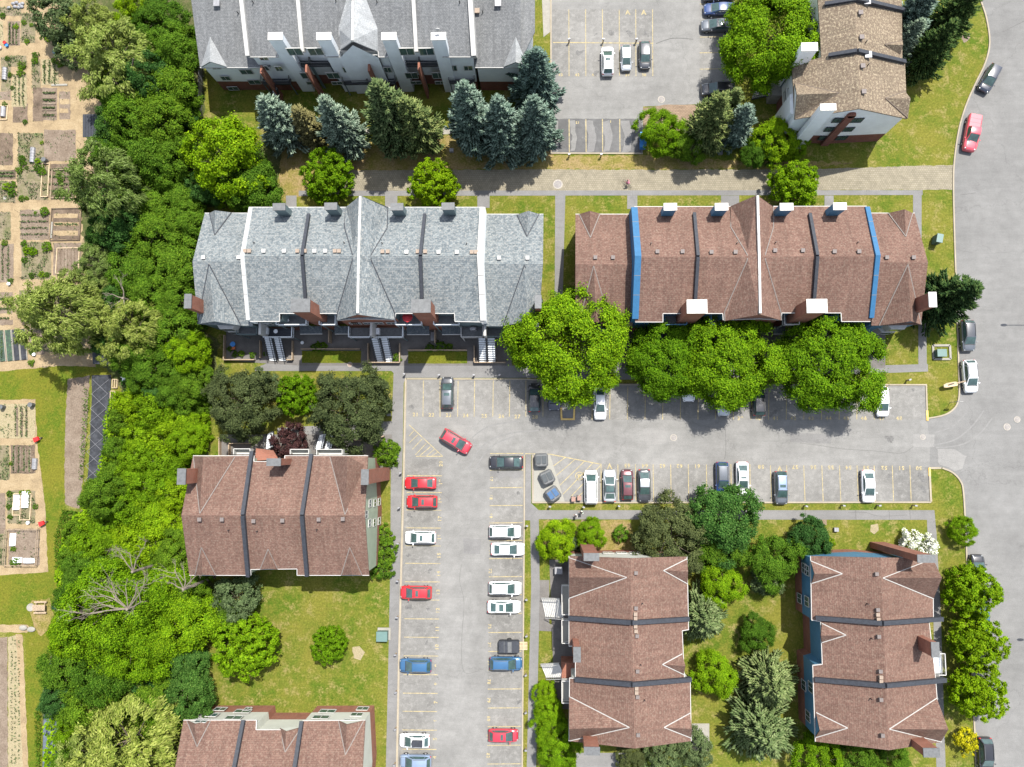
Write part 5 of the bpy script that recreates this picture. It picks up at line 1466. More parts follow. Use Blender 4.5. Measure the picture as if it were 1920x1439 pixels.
LEAF = {
    'maple': m_leaf('maple_leaves', (.034, .086, .002), (.094, .184, .003), (.165, .27, .008)),
    'lime': m_leaf('lime_leaves', (.05, .115, .002), (.108, .20, .003), (.18, .28, .008)),
    'mid': m_leaf('mid_green_leaves', (.026, .068, .004), (.062, .128, .008), (.115, .195, .016)),
    'deep': m_leaf('deep_green_leaves', (.014, .048, .008), (.036, .092, .017), (.072, .145, .032)),
    'olive': m_leaf('olive_leaves', (.036, .048, .016), (.070, .084, .028), (.115, .13, .045)),
    'willow': m_leaf('willow_leaves', (.075, .115, .018), (.145, .185, .038), (.225, .265, .08)),
    'sage': m_leaf('grey_green_leaves', (.045, .072, .026), (.085, .118, .045), (.14, .175, .075)),
    'purple': m_leaf('purple_leaves', (.022, .010, .012), (.04, .018, .018), (.07, .034, .03), .15),
    'yellow': m_leaf('yellow_leaves', (.16, .18, .004), (.28, .28, .006), (.38, .36, .02)),
    'spblue': m_leaf('blue_spruce_needles', (.055, .085, .062), (.125, .172, .128), (.215, .27, .205), .05),
    'spgreen': m_leaf('green_spruce_needles', (.036, .060, .022), (.085, .118, .042), (.155, .185, .075), .05),
    'spdark': m_leaf('dark_fir_needles', (.016, .036, .010), (.038, .068, .016), (.075, .105, .028), .05),
    'sppale': m_leaf('pale_pine_needles', (.055, .085, .028), (.105, .140, .052), (.165, .20, .085), .08),
    'spbrown': m_leaf('browned_needles', (.10, .085, .03), (.15, .13, .05), (.19, .165, .07), .05),
    'blossom': m_leaf('white_blossom', (.10, .14, .04), (.55, .56, .48), (.7, .7, .64), .1, .12),
    'ivy': m_leaf('undergrowth_leaves', (.05, .11, .002), (.11, .20, .003), (.18, .28, .01)),
}
KIND = {
    #        R    RZ   K    lr   N      leaf        wid  mat       h/R  trunk
    'maple': (8.0, 5.2, 58, 1.7, 84000, .29, .19, 'maple', 1.5, .24),
    'mid':   (5.0, 3.9, 34, 1.2, 32000, .26, .18, 'mid', 1.65, .16),
    'lime':  (5.0, 3.9, 34, 1.2, 32000, .26, .18, 'lime', 1.6, .16),
    'tuft':  (4.0, 3.5, 190, .42, 27000, .23, .16, 'lime', 1.65, .12),
    'tuftlime': (4.0, 3.5, 190, .42, 17000, .27, .2, 'lime', 1.65, .12),
    'deep':  (5.0, 3.9, 80, .9, 32000, .25, .19, 'deep', 1.6, .18),
    'olive': (5.5, 4.0, 100, .9, 34000, .23, .17, 'olive', 1.45, .18),
    'willow': (6.0, 4.6, 80, 1.15, 22000, .5, .15, 'willow', 1.6, .22),
    'sage':  (4.0, 3.0, 56, .8, 13000, .30, .18, 'sage', 1.5, .1),
    'shrub': (1.6, 1.3, 30, .4, 3200, .19, .15, 'mid', 1.35, .05),
    'shrublime': (1.6, 1.3, 30, .4, 3200, .19, .15, 'lime', 1.35, .05),
    'purple': (2.6, 2.1, 50, .5, 6500, .22, .17, 'purple', 1.4, .06),
    'yellow': (1.6, 1.6, 36, .4, 3000, .2, .15, 'yellow', 1.7, .05),
    'blossom': (2.4, 1.7, 60, .42, 5000, .2, .18, 'blossom', 1.2, .05),
    'bush':  (3.0, 1.9, 40, .75, 13000, .23, .17, 'ivy', 1.05, .07),
    'bushmid': (3.0, 2.0, 40, .75, 13000, .23, .17, 'mid', 1.1, .07),
    'ball':  (2.0, 1.9, 90, .34, 6500, .17, .13, 'mid', 1.2, .06),
}
SPR = {'spblue': (3.3, 12.0), 'spgreen': (3.3, 13.0), 'spdark': (3.6, 12.0), 'sppale': (3.9, 9.0), 'spbrown': (2.0, 9.0), 'pineol': (3.8, 8.0)}
MESHES = {}
def kind_mesh(kind, var):
    key = (kind, var)
    if key not in MESHES:
        nrs.seed(sum(map(ord, kind)) * 3 + var * 17)
        if kind in SPR:
            R_, H_ = SPR[kind]
            mt = LEAF['sage' if kind == 'pineol' else kind]
            big = kind in ('sppale', 'pineol', 'spdark')
            cm = spruce_mesh(R_, H_, mt, 23 if not big else 17, 10, .72 if not big else .8, .34 if not big else .36)
            mb = MB(); mb.tube((0, 0, -.1), (0, 0, H_ * .5), .2, .12, 8, caps=False); mb.tube((0, 0, H_ * .5), (0, 0, H_ * .97), .12, .02, 6)
            o = mb.build('trunk', M['bark'], None, True); tm = o.data; bpy.data.objects.remove(o)
        else:
            R_, RZ, K, lr, N, le, wi, mt, hr, tr_ = KIND[kind]
            kw = {}
            kw['ts'] = {'maple': .62, 'mid': .52, 'lime': .52, 'deep': .45, 'olive': .42, 'willow': .5, 'sage': .4, 'bush': .42, 'bushmid': .42, 'purple': .3}.get(kind, .24)
            if kind in ('tuft', 'tuftlime', 'ball'): kw.update(lobe_pos=(.68, .98), zmin=-.55, inner=.2, gap=.06, fringe=.08, ts=.25, up=.3, wobk=.35)
            if kind == 'maple': kw.update(wobk=.45, gap=.2, lobe_pos=(.56, .9), fringe=.14)
            if kind == 'willow': kw.update(lobe_pos=(.45, 1.0), fringe=.3, gap=.5)
            if kind in ('purple', 'sage'): kw.update(lobe_pos=(.4, .98), fringe=.25)
            if kind in ('olive', 'deep'): kw.update(gap=.2)
            c, n = crown_pts(R_, RZ, K, lr, N, **kw)
            h = R_ * hr
            c[:, 2] += h - RZ * .95
            c[:, 2] = np.maximum(c[:, 2], .1)
            spin = None
            if kind == 'willow':
                spin = np.stack([c[:, 0], c[:, 1], -3.0 - 0 * c[:, 0]], axis=1) * .25 + nrs.normal(size=c.shape) * .6
            cm = leaf_mesh('crown', c, n, le, wi, LEAF[mt], spin)
            tm = trunk_mesh(h, tr_, R_)
        MESHES[key] = (cm, tm)
    return MESHES[key]
TREES = []
def tree(kind, px, py, r, label, group=None, h=None, name=None, cat='tree', sz=1.0, rz=None, asp=None):
    """kind, crown centre as seen, crown radius in photo pixels"""
    var = rnd.randrange(2)
    cm, tm = kind_mesh(kind, var)
    R_, RZ, hr = KIND[kind][0], KIND[kind][1], KIND[kind][8]
    s = r * mpx(0) / R_
    for _ in range(3):
        hc = (R_ * hr - RZ * .8) * s * sz
        s = r * mpx(hc) / R_
    c = P(px, py, hc)
    o = empty(name or 'broadleaf_tree', (c.x, c.y, 0), label, cat, group, rz if rz is not None else rnd.uniform(0, 6.28))
    ax = asp or (1, 1)
    o.scale = (s * ax[0], s * ax[1], s * sz)
    if asp: o.rotation_euler.z = 0
    link_mesh('trunk', tm, o); link_mesh('crown', cm, o)
    TREES.append(o)
    return o
def spruce(kind, ax, ay, h, r, label, group=None, name='spruce_tree'):
    """apex as seen, height m, radius m"""
    cm, tm = kind_mesh(kind, rnd.randrange(3))
    R_, H_ = SPR[kind]
    p = P(ax, ay, h)
    o = empty(name, (p.x, p.y, 0), label, 'tree', group, rnd.uniform(0, 6.28))
    o.scale = (r / R_ * rnd.uniform(.92, 1.08), r / R_ * rnd.uniform(.92, 1.08), h / H_)
    o.rotation_euler = (rnd.uniform(-.04, .04), rnd.uniform(-.04, .04), rnd.uniform(0, 6.28))
    link_mesh('trunk', tm, o); link_mesh('crown', cm, o)
    return o
# --- the maples along the tree row, the big tree at the top
G1 = 'big maples along the parking row'
tree('maple', 1076, 645, 105, 'biggest bright green maple, leftmost of the parking row, over the brown roof corner', G1)
tree('maple', 1258, 674, 77, 'bright green maple merging with its right hand neighbour above the shaded stalls', G1)
tree('maple', 1369, 677, 89, 'wide bright green maple right of the merged one, above the silver car nose', G1)
tree('maple', 1556, 682, 91, 'big bright green maple at the right end of the parking row', G1)
tree('maple', 1452, 68, 96, 'big bright green tree over the tan roof and the upper lot cars')
# --- tufted young trees
G2 = 'young round trees with tufted leaves'
tree('tuft', 614, 328, 52, 'round tufted tree in the dry grass above the left end of the grey row', G2)
tree('tuft', 812, 342, 47, 'round tufted tree above the right half of the grey roof, on the lane edge', G2)
tree('tuft', 1491, 344, 46, 'round tufted tree on the paver lane above the brown roof', G2)
tree('tuft', 459, 1214, 58, 'wide tufted tree on the square lawn beside the wood', G2, asp=(1.05, .92))
tree('tuft', 616, 1210, 33, 'small tufted tree alone in the middle of the square lawn', G2)
tree('tuftlime', 557, 740, 40, 'light tufted tree between the two dark olive crowns', G2)
G3 = 'street trees by the blue block'
tree('tuft', 1824, 1107, 47, 'topmost of the three tufted street trees', G3); tree('tuft', 1835, 1203, 47, 'middle one of the three tufted street trees', G3); tree('tuft', 1836, 1298, 47, 'lowest of the three tufted street trees', G3)
tree('lime', 1806, 994, 24, 'small thin crowned tree on the verge above the street trees')
tree('yellow', 1812, 1391, 20, 'little golden yellow tree at the kerb bottom right')
tree('blossom', 1722, 1027, 32, 'white flowering shrub at the brick corner of the blue block', name='flowering_shrub', cat='shrub')
# --- spruces at the top
G4 = 'spruces in front of the pale roofed row'
for k, ax, ay, h, r, lab in (('spblue', 490, 188, 12.2, 3.5, 'leftmost blue spruce below the pale roofed row'), ('spbrown', 555, 203, 9.5, 2.4, 'thin browning spruce between two blue spruces'), ('spblue', 607, 190, 14, 3.4, 'blue spruce beside the browning one, above the tufted tree'),
                             ('spgreen', 702, 148, 17.5, 4.1, 'tallest olive green spruce right in front of the central gable'), ('spgreen', 762, 180, 14, 3.4, 'smaller green spruce leaning on the tallest olive one'), ('spblue', 868, 150, 17.5, 3.9, 'blue grey spruce third from the right before the pale row'),
                             ('spblue', 932, 192, 15.5, 3.7, 'blue grey spruce between two others, lowest toward the lane'), ('spblue', 1000, 90, 14, 3.7, 'tall blue green spruce at the pale row corner beside the upper lot'), ('spblue', 1004, 186, 15, 3.5, 'rusty tipped blue spruce at the upper lot corner')):
    spruce(k, ax, ay, h, r, lab, G4)
G5 = 'conifers at the foot of the upper lot'
spruce('spgreen', 1362, 178, 14, 3.4, 'green conifer left of the blue one below the black off roader', G5); spruce('spgreen', 1388, 166, 9.5, 2.5, 'green conifer tip just under the black off roader', G5); spruce('spblue', 1408, 194, 11, 2.7, 'blue spruce beside the outside stairs of the tan block', G5)
tree('lime', 1240, 246, 43, 'bright yellow green tree hiding the blue bins', None); tree('mid', 1288, 272, 32, 'dark green bushy tree between the bright tree and the conifers'); tree('lime', 1455, 262, 42, 'bright bushy tree beside the tan block wall', None); tree('mid', 1420, 286, 28, 'low green bush at the lane below the blue spruce', cat='shrub', name='shrub'); tree('lime', 1490, 272, 26, 'small bright bush at the corner of the tan block', cat='shrub', name='shrub')
G6 = 'firs on the verge at the top'
spruce('spblue', 1765, -30, 13, 3.4, 'dark blue spruce between the tan block and the top edge', G6); spruce('spdark', 1800, 42, 12, 3.3, 'dark green fir pointing at the road bend', G6); spruce('spdark', 1838, -28, 12, 3.4, 'dark green fir cut by the top edge near the road', G6); spruce('spblue', 1728, 42, 10, 2.7, 'slim dark blue spruce against the tan roof', G6)
spruce('spdark', 1836, 536, 12.5, 4.2, 'dark spiky fir overhanging the kerb by the brown row', None)
# --- garden side of the lower blocks
tree('olive', 452, 757, 70, 'dark olive round tree left, above the sage green block'); tree('olive', 655, 768, 78, 'dark olive round tree right, above the sage green block'); tree('sage', 490, 722, 30, 'grey green shrubby tree at the back of the dark left crown')
tree('ball', 725, 850, 25, 'clipped bright green ball shrub at the sage block corner', cat='shrub', name='shrub')
tree('purple', 543, 832, 36, 'purple leaved bush in front of the sage block stairs', cat='shrub', name='shrub')
for i, (x, y, r) in enumerate(((721, 1003, 17), (720, 1024, 19), (720, 1045, 19), (718, 1066, 20))):
    tree('shrub', x, y, r, ['topmost shrub of the row along the sage wall', 'second shrub of the row along the sage wall, dotted with flowers', 'third shrub of the row along the sage wall', 'lowest shrub of the row along the sage wall, at the shaded corner'][i], 'shrubs along the sage green wall', cat='shrub', name='shrub')
tree('sage', 440, 1120, 46, 'grey olive shrubby tree at the shaded edge of the square lawn'); tree('mid', 416, 1158, 34, 'mid green tree between the grey olive shrub and the wide tufted tree')
tree('lime', 1043, 1013, 36, 'bright green bushy tree left of the white block corner'); tree('lime', 1107, 1003, 27, 'small yellow green tree at the chimney of the white stair block'); tree('sage', 1078, 1018, 15, 'small grey shrub between two bright bushes', cat='shrub', name='shrub'); tree('shrub', 1166, 1003, 15, 'small round shrub alone in the dry bed', cat='shrub', name='shrub')
tree('olive', 1258, 1008, 70, 'dark olive tree over the corner of the white stair block'); tree('deep', 1358, 975, 65, 'dense dark green tree overhanging the bottom row curb'); tree('mid', 1345, 1030, 42, 'mid green tree just below the dense dark one'); tree('lime', 1352, 1094, 40, 'bright tufted tree between the two north south blocks')
spruce('sppale', 1330, 1170, 8.5, 3.7, 'pale feathery pine against the right side of the white stair block', None, 'pine_tree'); tree('lime', 1341, 1266, 38, 'yellow green tree below the pale pine'); tree('mid', 1450, 1052, 45, 'bright green tree at the upper left of the blue block'); tree('sage', 1437, 1090, 28, 'blue green shrub under the bright tree by the blue block', cat='shrub', name='shrub')
tree('deep', 1520, 1009, 38, 'round dense dark tree above the blue block corner'); tree('shrublime', 1552, 1018, 12, 'tiny bright shrub at the side of the round dense tree', cat='shrub', name='shrub'); tree('mid', 1421, 1187, 30, 'thin light shrub in the middle of the lawn between the blocks', cat='shrub', name='shrub')
spruce('sppale', 1466, 1300, 8.5, 3.7, 'pale spruce touching the blue wall, upper of two', None); spruce('sppale', 1452, 1400, 9, 4.6, 'big pale spruce at the bottom, lower of two by the blue wall', None)
G7 = 'bright shrubs along the path by the stairs'
for x, y, r, lab in ((1022, 1300, 20, 'topmost bright shrub along the path below the stairs'), (1028, 1335, 26, 'second bright shrub along the path below the stairs'), (1036, 1375, 34, 'widest bright shrub along the path below the stairs'), (1046, 1415, 36, 'lowest bright shrub along the path, cut by the bottom edge')): tree('lime', x, y, r, lab, G7, cat='shrub', name='shrub')
for x, y, r, lab in ((1185, 1425, 28, 'olive shrub left, at the bottom below the white stair block'), (1240, 1415, 36, 'olive shrub middle, at the bottom below the white stair block'), (1300, 1405, 34, 'sage shrub right, by the stepping slabs at the bottom')): tree('sage' if x > 1200 else 'olive', x, y, r, lab, 'shrubs below the white stair block', cat='shrub', name='shrub')
for x, y, r, lab in ((1540, 1425, 42, 'bright tree left, under the south end of the blue block'), (1610, 1432, 38, 'bright tree middle, under the south end of the blue block'), (1672, 1428, 34, 'bright tree right, under the south end of the blue block')): tree('lime' if x < 1600 else 'mid', x, y, r, lab, 'trees under the south end of the blue block')
# --- the wood between the gardens and the houses
def zone(y):
    for lim, t in ((60, 'at the top edge'), (140, 'beside the pale row'), (230, 'behind the shed'), (300, 'beside the first spruce'), (380, 'above the grey row'), (450, 'by the grey eaves'), (530, 'by the grey ridge'), (610, 'by the brick chimney'), (680, 'by the grey stairs'), (760, 'by the olive crowns'), (860, 'by the black tarp'), (960, 'by the sage roof'), (1060, 'by the lower plots'), (1180, 'around the dead branches'), (1260, 'below the dead branches'), (1340, 'by the square lawn'), (1500, 'at the bottom edge')):
        if y < lim: return t
ADJ = {'mid': 'mid green', 'lime': 'bright yellow green', 'deep': 'dark green', 'willow': 'pale feathery', 'sage': 'grey green', 'bush': 'low bright', 'bushmid': 'low mid green', 'maple': 'big vivid green'}
USED = {}
def wood(kind, x, y, r, **kw):
    side = 'garden side' if x < 190 + (y > 900) * -40 else ('house side' if x > 290 else 'middle')
    noun = 'bush' if kind.startswith('bush') else 'tree'
    base = f"{ADJ[kind]} {noun}, {side} of the wood, {zone(y)}"
    USED.setdefault(base, []).append(tree(kind, x, y, r, base, 'trees of the wood' if noun == 'tree' else 'low bushes of the wood', name='bush' if noun == 'bush' else None, cat=noun if noun == 'tree' else 'bush', sz=rnd.uniform(.75, 1.45), **kw))
W_ = [('sage', 112, 40, 52), ('sage', 135, 85, 38), ('willow', 215, 112, 82), ('willow', 170, 45, 45), ('mid', 300, 40, 55), ('lime', 255, 15, 40), ('mid', 325, 95, 50), ('deep', 280, 150, 50), ('mid', 325, 170, 52), ('mid', 230, 185, 40), ('lime', 205, 160, 30), ('mid', 250, 235, 52), ('deep', 215, 240, 40), ('mid', 310, 232, 55), ('deep', 345, 215, 35), ('mid', 200, 285, 36), ('mid', 270, 300, 55), ('mid', 330, 300, 45),
      ('willow', 195, 348, 76), ('lime', 418, 290, 74), ('mid', 470, 345, 55), ('lime', 450, 360, 40), ('deep', 385, 345, 40), ('mid', 270, 380, 55), ('mid', 330, 375, 50), ('deep', 225, 425, 50), ('mid', 300, 440, 55), ('mid', 352, 420, 40), ('deep', 190, 440, 30), ('willow', 180, 500, 42), ('mid', 255, 500, 55), ('mid', 325, 500, 55), ('willow', 110, 590, 75), ('willow', 150, 545, 42), ('willow', 60, 575, 32),
      ('mid', 290, 560, 50), ('mid', 340, 565, 40), ('deep', 215, 560, 35), ('willow', 250, 615, 60), ('mid', 320, 625, 50), ('mid', 360, 605, 25), ('deep', 200, 640, 35), ('willow', 215, 660, 30), ('mid', 285, 690, 45), ('mid', 250, 665, 40), ('lime', 355, 665, 40), ('mid', 360, 715, 40), ('mid', 330, 730, 35), ('deep', 300, 735, 30),
      ('mid', 190, 930, 38), ('lime', 355, 830, 34), ('maple', 200, 1150, 88), ('maple', 300, 1160, 85), ('maple', 245, 1205, 70), ('mid', 150, 1130, 45), ('lime', 135, 1195, 40), ('mid', 160, 1080, 40), ('deep', 340, 1240, 48), ('deep', 280, 1265, 55), ('mid', 200, 1260, 58), ('mid', 130, 1260, 50), ('deep', 350, 1300, 48), ('mid', 290, 1325, 50), ('deep', 110, 1310, 36), ('mid', 180, 1320, 50), ('lime', 135, 1370, 30), ('willow', 240, 1390, 98), ('willow', 180, 1420, 60), ('mid', 130, 1425, 30), ('mid', 330, 1040, 42), ('mid', 355, 1110, 36)]
for k, x, y, r in W_: wood(k, x, y, r)
for k, x, y, r in (('bush', 245, 755, 30), ('bush', 285, 770, 34), ('bush', 330, 785, 34), ('bush', 365, 800, 28), ('bushmid', 225, 790, 22), ('bush', 265, 815, 30), ('bush', 310, 825, 34), ('bushmid', 218, 840, 22), ('bush', 255, 860, 30), ('bush', 300, 870, 32), ('bush', 335, 880, 24), ('bushmid', 212, 885, 20), ('bush', 245, 905, 30), ('bush', 285, 915, 34), ('bush', 325, 925, 30), ('bush', 235, 955, 34), ('bush', 280, 965, 36), ('bush', 320, 980, 30), ('bush', 195, 985, 34), ('bush', 240, 1010, 36), ('bush', 285, 1020, 36), ('bush', 165, 1020, 32), ('bush', 205, 1045, 34), ('bush', 250, 1060, 34), ('bushmid', 140, 1000, 24), ('bushmid', 135, 1050, 24), ('bush', 300, 1065, 30), ('bush', 345, 1010, 18), ('bushmid', 350, 760, 26), ('bushmid', 375, 760, 22), ('bushmid', 130, 1340, 26), ('bush', 118, 1180, 24)):
    wood(k, x, y, r)
for base, lst in USED.items():
    if len(lst) > 1:
        lst.sort(key=lambda o: -o.location.y)
        for i, o in enumerate(lst):
            o['label'] = base + ', ' + (('upper', 'lower') if len(lst) == 2 else ('topmost', 'second down', 'third down', 'fourth down', 'fifth down', 'sixth down', 'seventh down', 'eighth down'))[i]
# undergrowth filling the wood: nobody could count it
UGP = [(215, 735), (390, 740), (385, 850), (345, 860), (335, 960), (350, 1080), (395, 1100), (385, 1270), (345, 1345), (320, 1450), (90, 1450), (100, 1260), (110, 1090), (125, 1000), (152, 955), (190, 900), (205, 800)]
UGP2 = [(200, 60), (350, 60), (372, 240), (360, 400), (356, 600), (380, 640), (370, 740), (235, 740), (205, 640), (200, 500), (190, 400), (200, 280)]
def inpoly(x, y, pg):
    c = False
    for i in range(len(pg)):
        (x0, y0), (x1, y1) = pg[i], pg[i - 1]
        if (y0 > y) != (y1 > y) and x < (x1 - x0) * (y - y0) / (y1 - y0) + x0: c = not c
    return c
cs = []
for pg, n_, hh, mk_ in ((UGP, 42000, 1.9, 'ivy'), (UGP2, 16000, .9, 'deep')):  # upper half gets a darker leaf colour, painting in the shade between crowns
    cs = []
    x0, x1, y0, y1 = min(p[0] for p in pg), max(p[0] for p in pg), min(p[1] for p in pg), max(p[1] for p in pg)
    while n_ > 0:
        x, y = rnd.uniform(x0, x1), rnd.uniform(y0, y1)
        n_ -= 1
        if not inpoly(x, y, pg): continue
        p = P(x, y, 0)
        z = max(0.1, hh * (.5 + mn.noise(Vector((p.x * .35, p.y * .35, 1.7))) + .4 * mn.noise(Vector((p.x * 1.1, p.y * 1.1, 3)))))
        cs.append((p.x, p.y, z * rnd.uniform(.75, 1.0)))
    cs = np.array(cs)
    tag(link_mesh('undergrowth', leaf_mesh('undergrowth', cs, nrs.normal(size=cs.shape) * .5 + np.array([0.05, 0.1, 1]), .4, .32, LEAF[mk_])), 'bright green undergrowth covering the lower half of the wood' if mk_ == 'ivy' else 'undergrowth in the upper half of the wood, coloured dark as shade between crowns', 'undergrowth', None, 'stuff')
# tall weeds along the garden edge
cs = []
for pg, n_ in (([(120, 955), (150, 960), (130, 1090), (106, 1090), (105, 1000)], 2600), ([(208, 740), (235, 760), (212, 900), (190, 905), (197, 800)], 2600), ([(68, 1330), (80, 1310), (78, 1445), (70, 1445)], 500), ([(160, 720), (170, 740), (160, 900), (150, 900)], 600)):
    x0, x1, y0, y1 = min(p[0] for p in pg), max(p[0] for p in pg), min(p[1] for p in pg), max(p[1] for p in pg)
    for _ in range(n_):
        x, y = rnd.uniform(x0, x1), rnd.uniform(y0, y1)
        if inpoly(x, y, pg):
            p = P(x, y, 0); cs.append((p.x, p.y, rnd.uniform(.1, .6)))
cs = np.array(cs)
tag(link_mesh('weeds', leaf_mesh('weeds', cs, nrs.normal(size=cs.shape) * .8 + np.array([0, 0, .6]), .35, .12, LEAF['mid'])), 'tall green weeds along the garden edge', 'weeds', None, 'stuff')
# dead tree rising above the vivid green crowns, and bare limbs elsewhere
def deadtree(px, py, h, fan, n, label, z0=0, spread=(3.0, 6.0), name='dead_tree'):
    b = P(px, py, z0)
    o = empty(name, (b.x, b.y, 0), label, 'tree')
    mb = MB(); mb.tube((b.x, b.y, 0), (b.x, b.y, z0 + .3), .22, .18, 7); mb.build('trunk', M['deadwood'], o)
    mb = MB()
    def br(p, d, l, r, dep):
        e = p + d * l
        mid = p + d * l * .5 + Vector((rnd.uniform(-.1, .1), rnd.uniform(-.1, .1), rnd.uniform(-.05, .05))) * l
        mb.tube(p, mid, r, r * .8, 5, caps=False); mb.tube(mid, e, r * .8, r * .5, 5)
        if dep:
            for _ in range(3):
                q = (d + Vector((rnd.uniform(-.8, .8), rnd.uniform(-.8, .8), rnd.uniform(-.1, .45)))).normalized()
                br(p + d * l * rnd.uniform(.45, 1), q, l * rnd.uniform(.4, .68), r * .5, dep - 1)
    for k in range(n):
        a = RAD(fan[0] + (fan[1] - fan[0]) * (k + .5) / n + rnd.uniform(-6, 6))
        br(Vector((b.x, b.y, z0)), Vector((math.cos(a), math.sin(a), rnd.uniform(.25, .6))).normalized(), rnd.uniform(*spread), .085, 3)
    mb.build('branch', M['deadwood'], o)
    return o
deadtree(240, 1142, 8, (15, 190), 9, 'bare grey dead tree fanning out above the vivid crowns of the wood', 12.2, (3.2, 5.4))
deadtree(345, 1105, 7, (0, 160), 5, 'bare grey dead branches at the corner of the sage block', 9, (1.8, 3.0))
deadtree(250, 1072, 7, (50, 130), 3, 'slim bare snag above the big dead tree', 9, (2.5, 4))
deadtree(232, 560, 7, (60, 330), 4, 'thin bare branches between the pale feathery trees', 6, (1.6, 2.6))
# leaning trunk of the big pale tree
b = P(272, 212, .3); e_ = P(222, 140, 7.5)
lt = empty('leaning_trunk', (b.x, b.y, 0), 'thick bare leaning trunk showing below the big pale tree near the shed', 'tree trunk')
mb = MB(); mb.tube((b.x, b.y, 0), e_, .5, .3, 9); mb.tube((b.x + .6, b.y - .4, 0), P(212, 150, 7), .32, .2, 8); mb.tube(b + (e_ - b) * .6, P(250, 110, 9), .2, .1, 6)
mb.build('trunk', M['bark'], lt)
# ------------------------------------------------------------------ community garden
SOIL = [('soil', 14, 40, 38, 86), ('weedy', 40, 25, 66, 80), ('weedy', -20, 14, 40, 30), ('straw', -20, 40, 6, 84), ('weedy', 18, 105, 50, 125), ('straw', 22, 140, 50, 200), ('soil_dark', 24, 195, 52, 230), ('weedy', 2, 108, 20, 172), ('soil_dark', 62, 165, 80, 228), ('soil', 79, 165, 107, 226), ('soil', 111, 172, 132, 224), ('straw', 78, 112, 110, 160), ('weedy', 60, 112, 76, 165), ('soil', -20, 172, 20, 188), ('soil_dark', -20, 250, 24, 310), ('weedy', 34, 250, 82, 310), ('soil', 82, 244, 142, 302), ('soil_dark', 92, 308, 140, 370), ('soil_dark', -20, 319, 30, 337), ('weedy', -20, 340, 29, 380), ('weedy', 32, 312, 90, 375),
        ('soil', 38, 394, 92, 450), ('soil_dark', 98, 392, 150, 450), ('soil', 100, 456, 152, 516), ('weedy', 40, 454, 96, 524), ('weedy', -20, 398, 20, 450), ('soil', -20, 458, 25, 530), ('weedy', 36, 545, 130, 590), ('soil', -20, 548, 24, 610), ('soil', 54, 618, 84, 665), ('weedy', 60, 600, 160, 660),
        ('straw', -20, 758, 66, 822), ('soil_dark', 20, 835, 66, 888), ('weedy', -20, 836, 18, 900), ('weedy', 14, 920, 66, 982), ('soil', -20, 925, 10, 1000), ('soil', 16, 992, 74, 1060), ('weedy', -20, 995, 12, 1060)]
for i, (k, x0, y0, x1, y1) in enumerate(SOIL):
    sheet('soil_plot', rect(x0, y0, x1, y1), 0.020 + .004 * (i % 3), M[k], wob=.9)
for x0, y0, x1, y1 in ((101, 401, 146, 409), (101, 417, 148, 424), (100, 433, 146, 442), (-20, 566, 32, 578), (-20, 588, 36, 600), (112, 186, 130, 196), (112, 204, 128, 212)):
    sheet('mulch_row', rect(x0, y0, x1, y1), 0.036, M['chips'], wob=.6)
# raised ridges in plots are real little soil banks
rg = MB()
for x0, y0, x1, y1, n, v in ((24, 838, 62, 886, 4, 1), (110, 466, 142, 508, 5, 1), (82, 250, 138, 296, 0, 0), (14, 44, 36, 84, 4, 1), (80, 168, 105, 224, 5, 0), (28, 765, 54, 818, 3, 1)):
    for k in range(n):
        if v: a, b = P(x0 + (x1 - x0) * (k + .5) / n, y0, .03), P(x0 + (x1 - x0) * (k + .5) / n, y1, .03)
        else: a, b = P(x0, y0 + (y1 - y0) * (k + .5) / n, .03), P(x1, y0 + (y1 - y0) * (k + .5) / n, .03)
        rg.tube(a, b, .14, .14, 8)
tag(rg.build('soil_ridges', M['soil'], None, True), kind='structure')
# small plants
PL = [(45, 42, 5, 0), (58, 47, 4, 0), (50, 78, 5, 1), (88, 72, 7, 1), (76, 72, 3, 0), (65, 104, 7, 0), (64, 114, 7, 0), (40, 122, 8, 0), (37, 135, 8, 0), (14, 110, 5, 0), (18, 140, 5, 0), (22, 165, 4, 0), (8, 196, 5, 0), (46, 229, 5, 0), (78, 268, 4, 1), (40, 298, 7, 0), (42, 305, 7, 0), (70, 302, 6, 1), (36, 320, 7, 0), (72, 315, 9, 0), (78, 322, 8, 0), (50, 315, 4, 0), (112, 338, 7, 0), (12, 350, 8, 1), (22, 362, 8, 0), (24, 346, 6, 0), (40, 373, 6, 0), (50, 372, 4, 1), (82, 397, 9, 0), (86, 463, 10, 0), (44, 456, 6, 0), (50, 470, 8, 1), (62, 472, 8, 1), (46, 488, 6, 0), (58, 517, 6, 0), (78, 515, 6, 1), (88, 515, 5, 0), (66, 399, 3, 1), (20, 527, 5, 0), (98, 540, 5, 0), (60, 662, 5, 0), (58, 680, 6, 0), (20, 870, 4, 0), (18, 927, 6, 0), (40, 924, 5, 1), (52, 924, 5, 1), (16, 950, 5, 0), (18, 970, 5, 0), (66, 950, 5, 0), (24, 1030, 5, 0), (30, 1055, 8, 0), (24, 1057, 6, 0), (8, 455, 6, 0), (4, 30, 6, 0), (30, 50, 5, 1), (100, 114, 6, 0), (112, 120, 7, 0), (82, 125, 3, 0)]
PZ = [(100, 'near the top edge'), (200, 'between the upper plots'), (320, 'near the dark shed'), (430, 'by the crossing woodchip paths'), (560, 'among the middle plots'), (720, 'by the black mulch rows'), (900, 'in the lower plots'), (1100, 'in the fenced lower plots')]
pu = {}
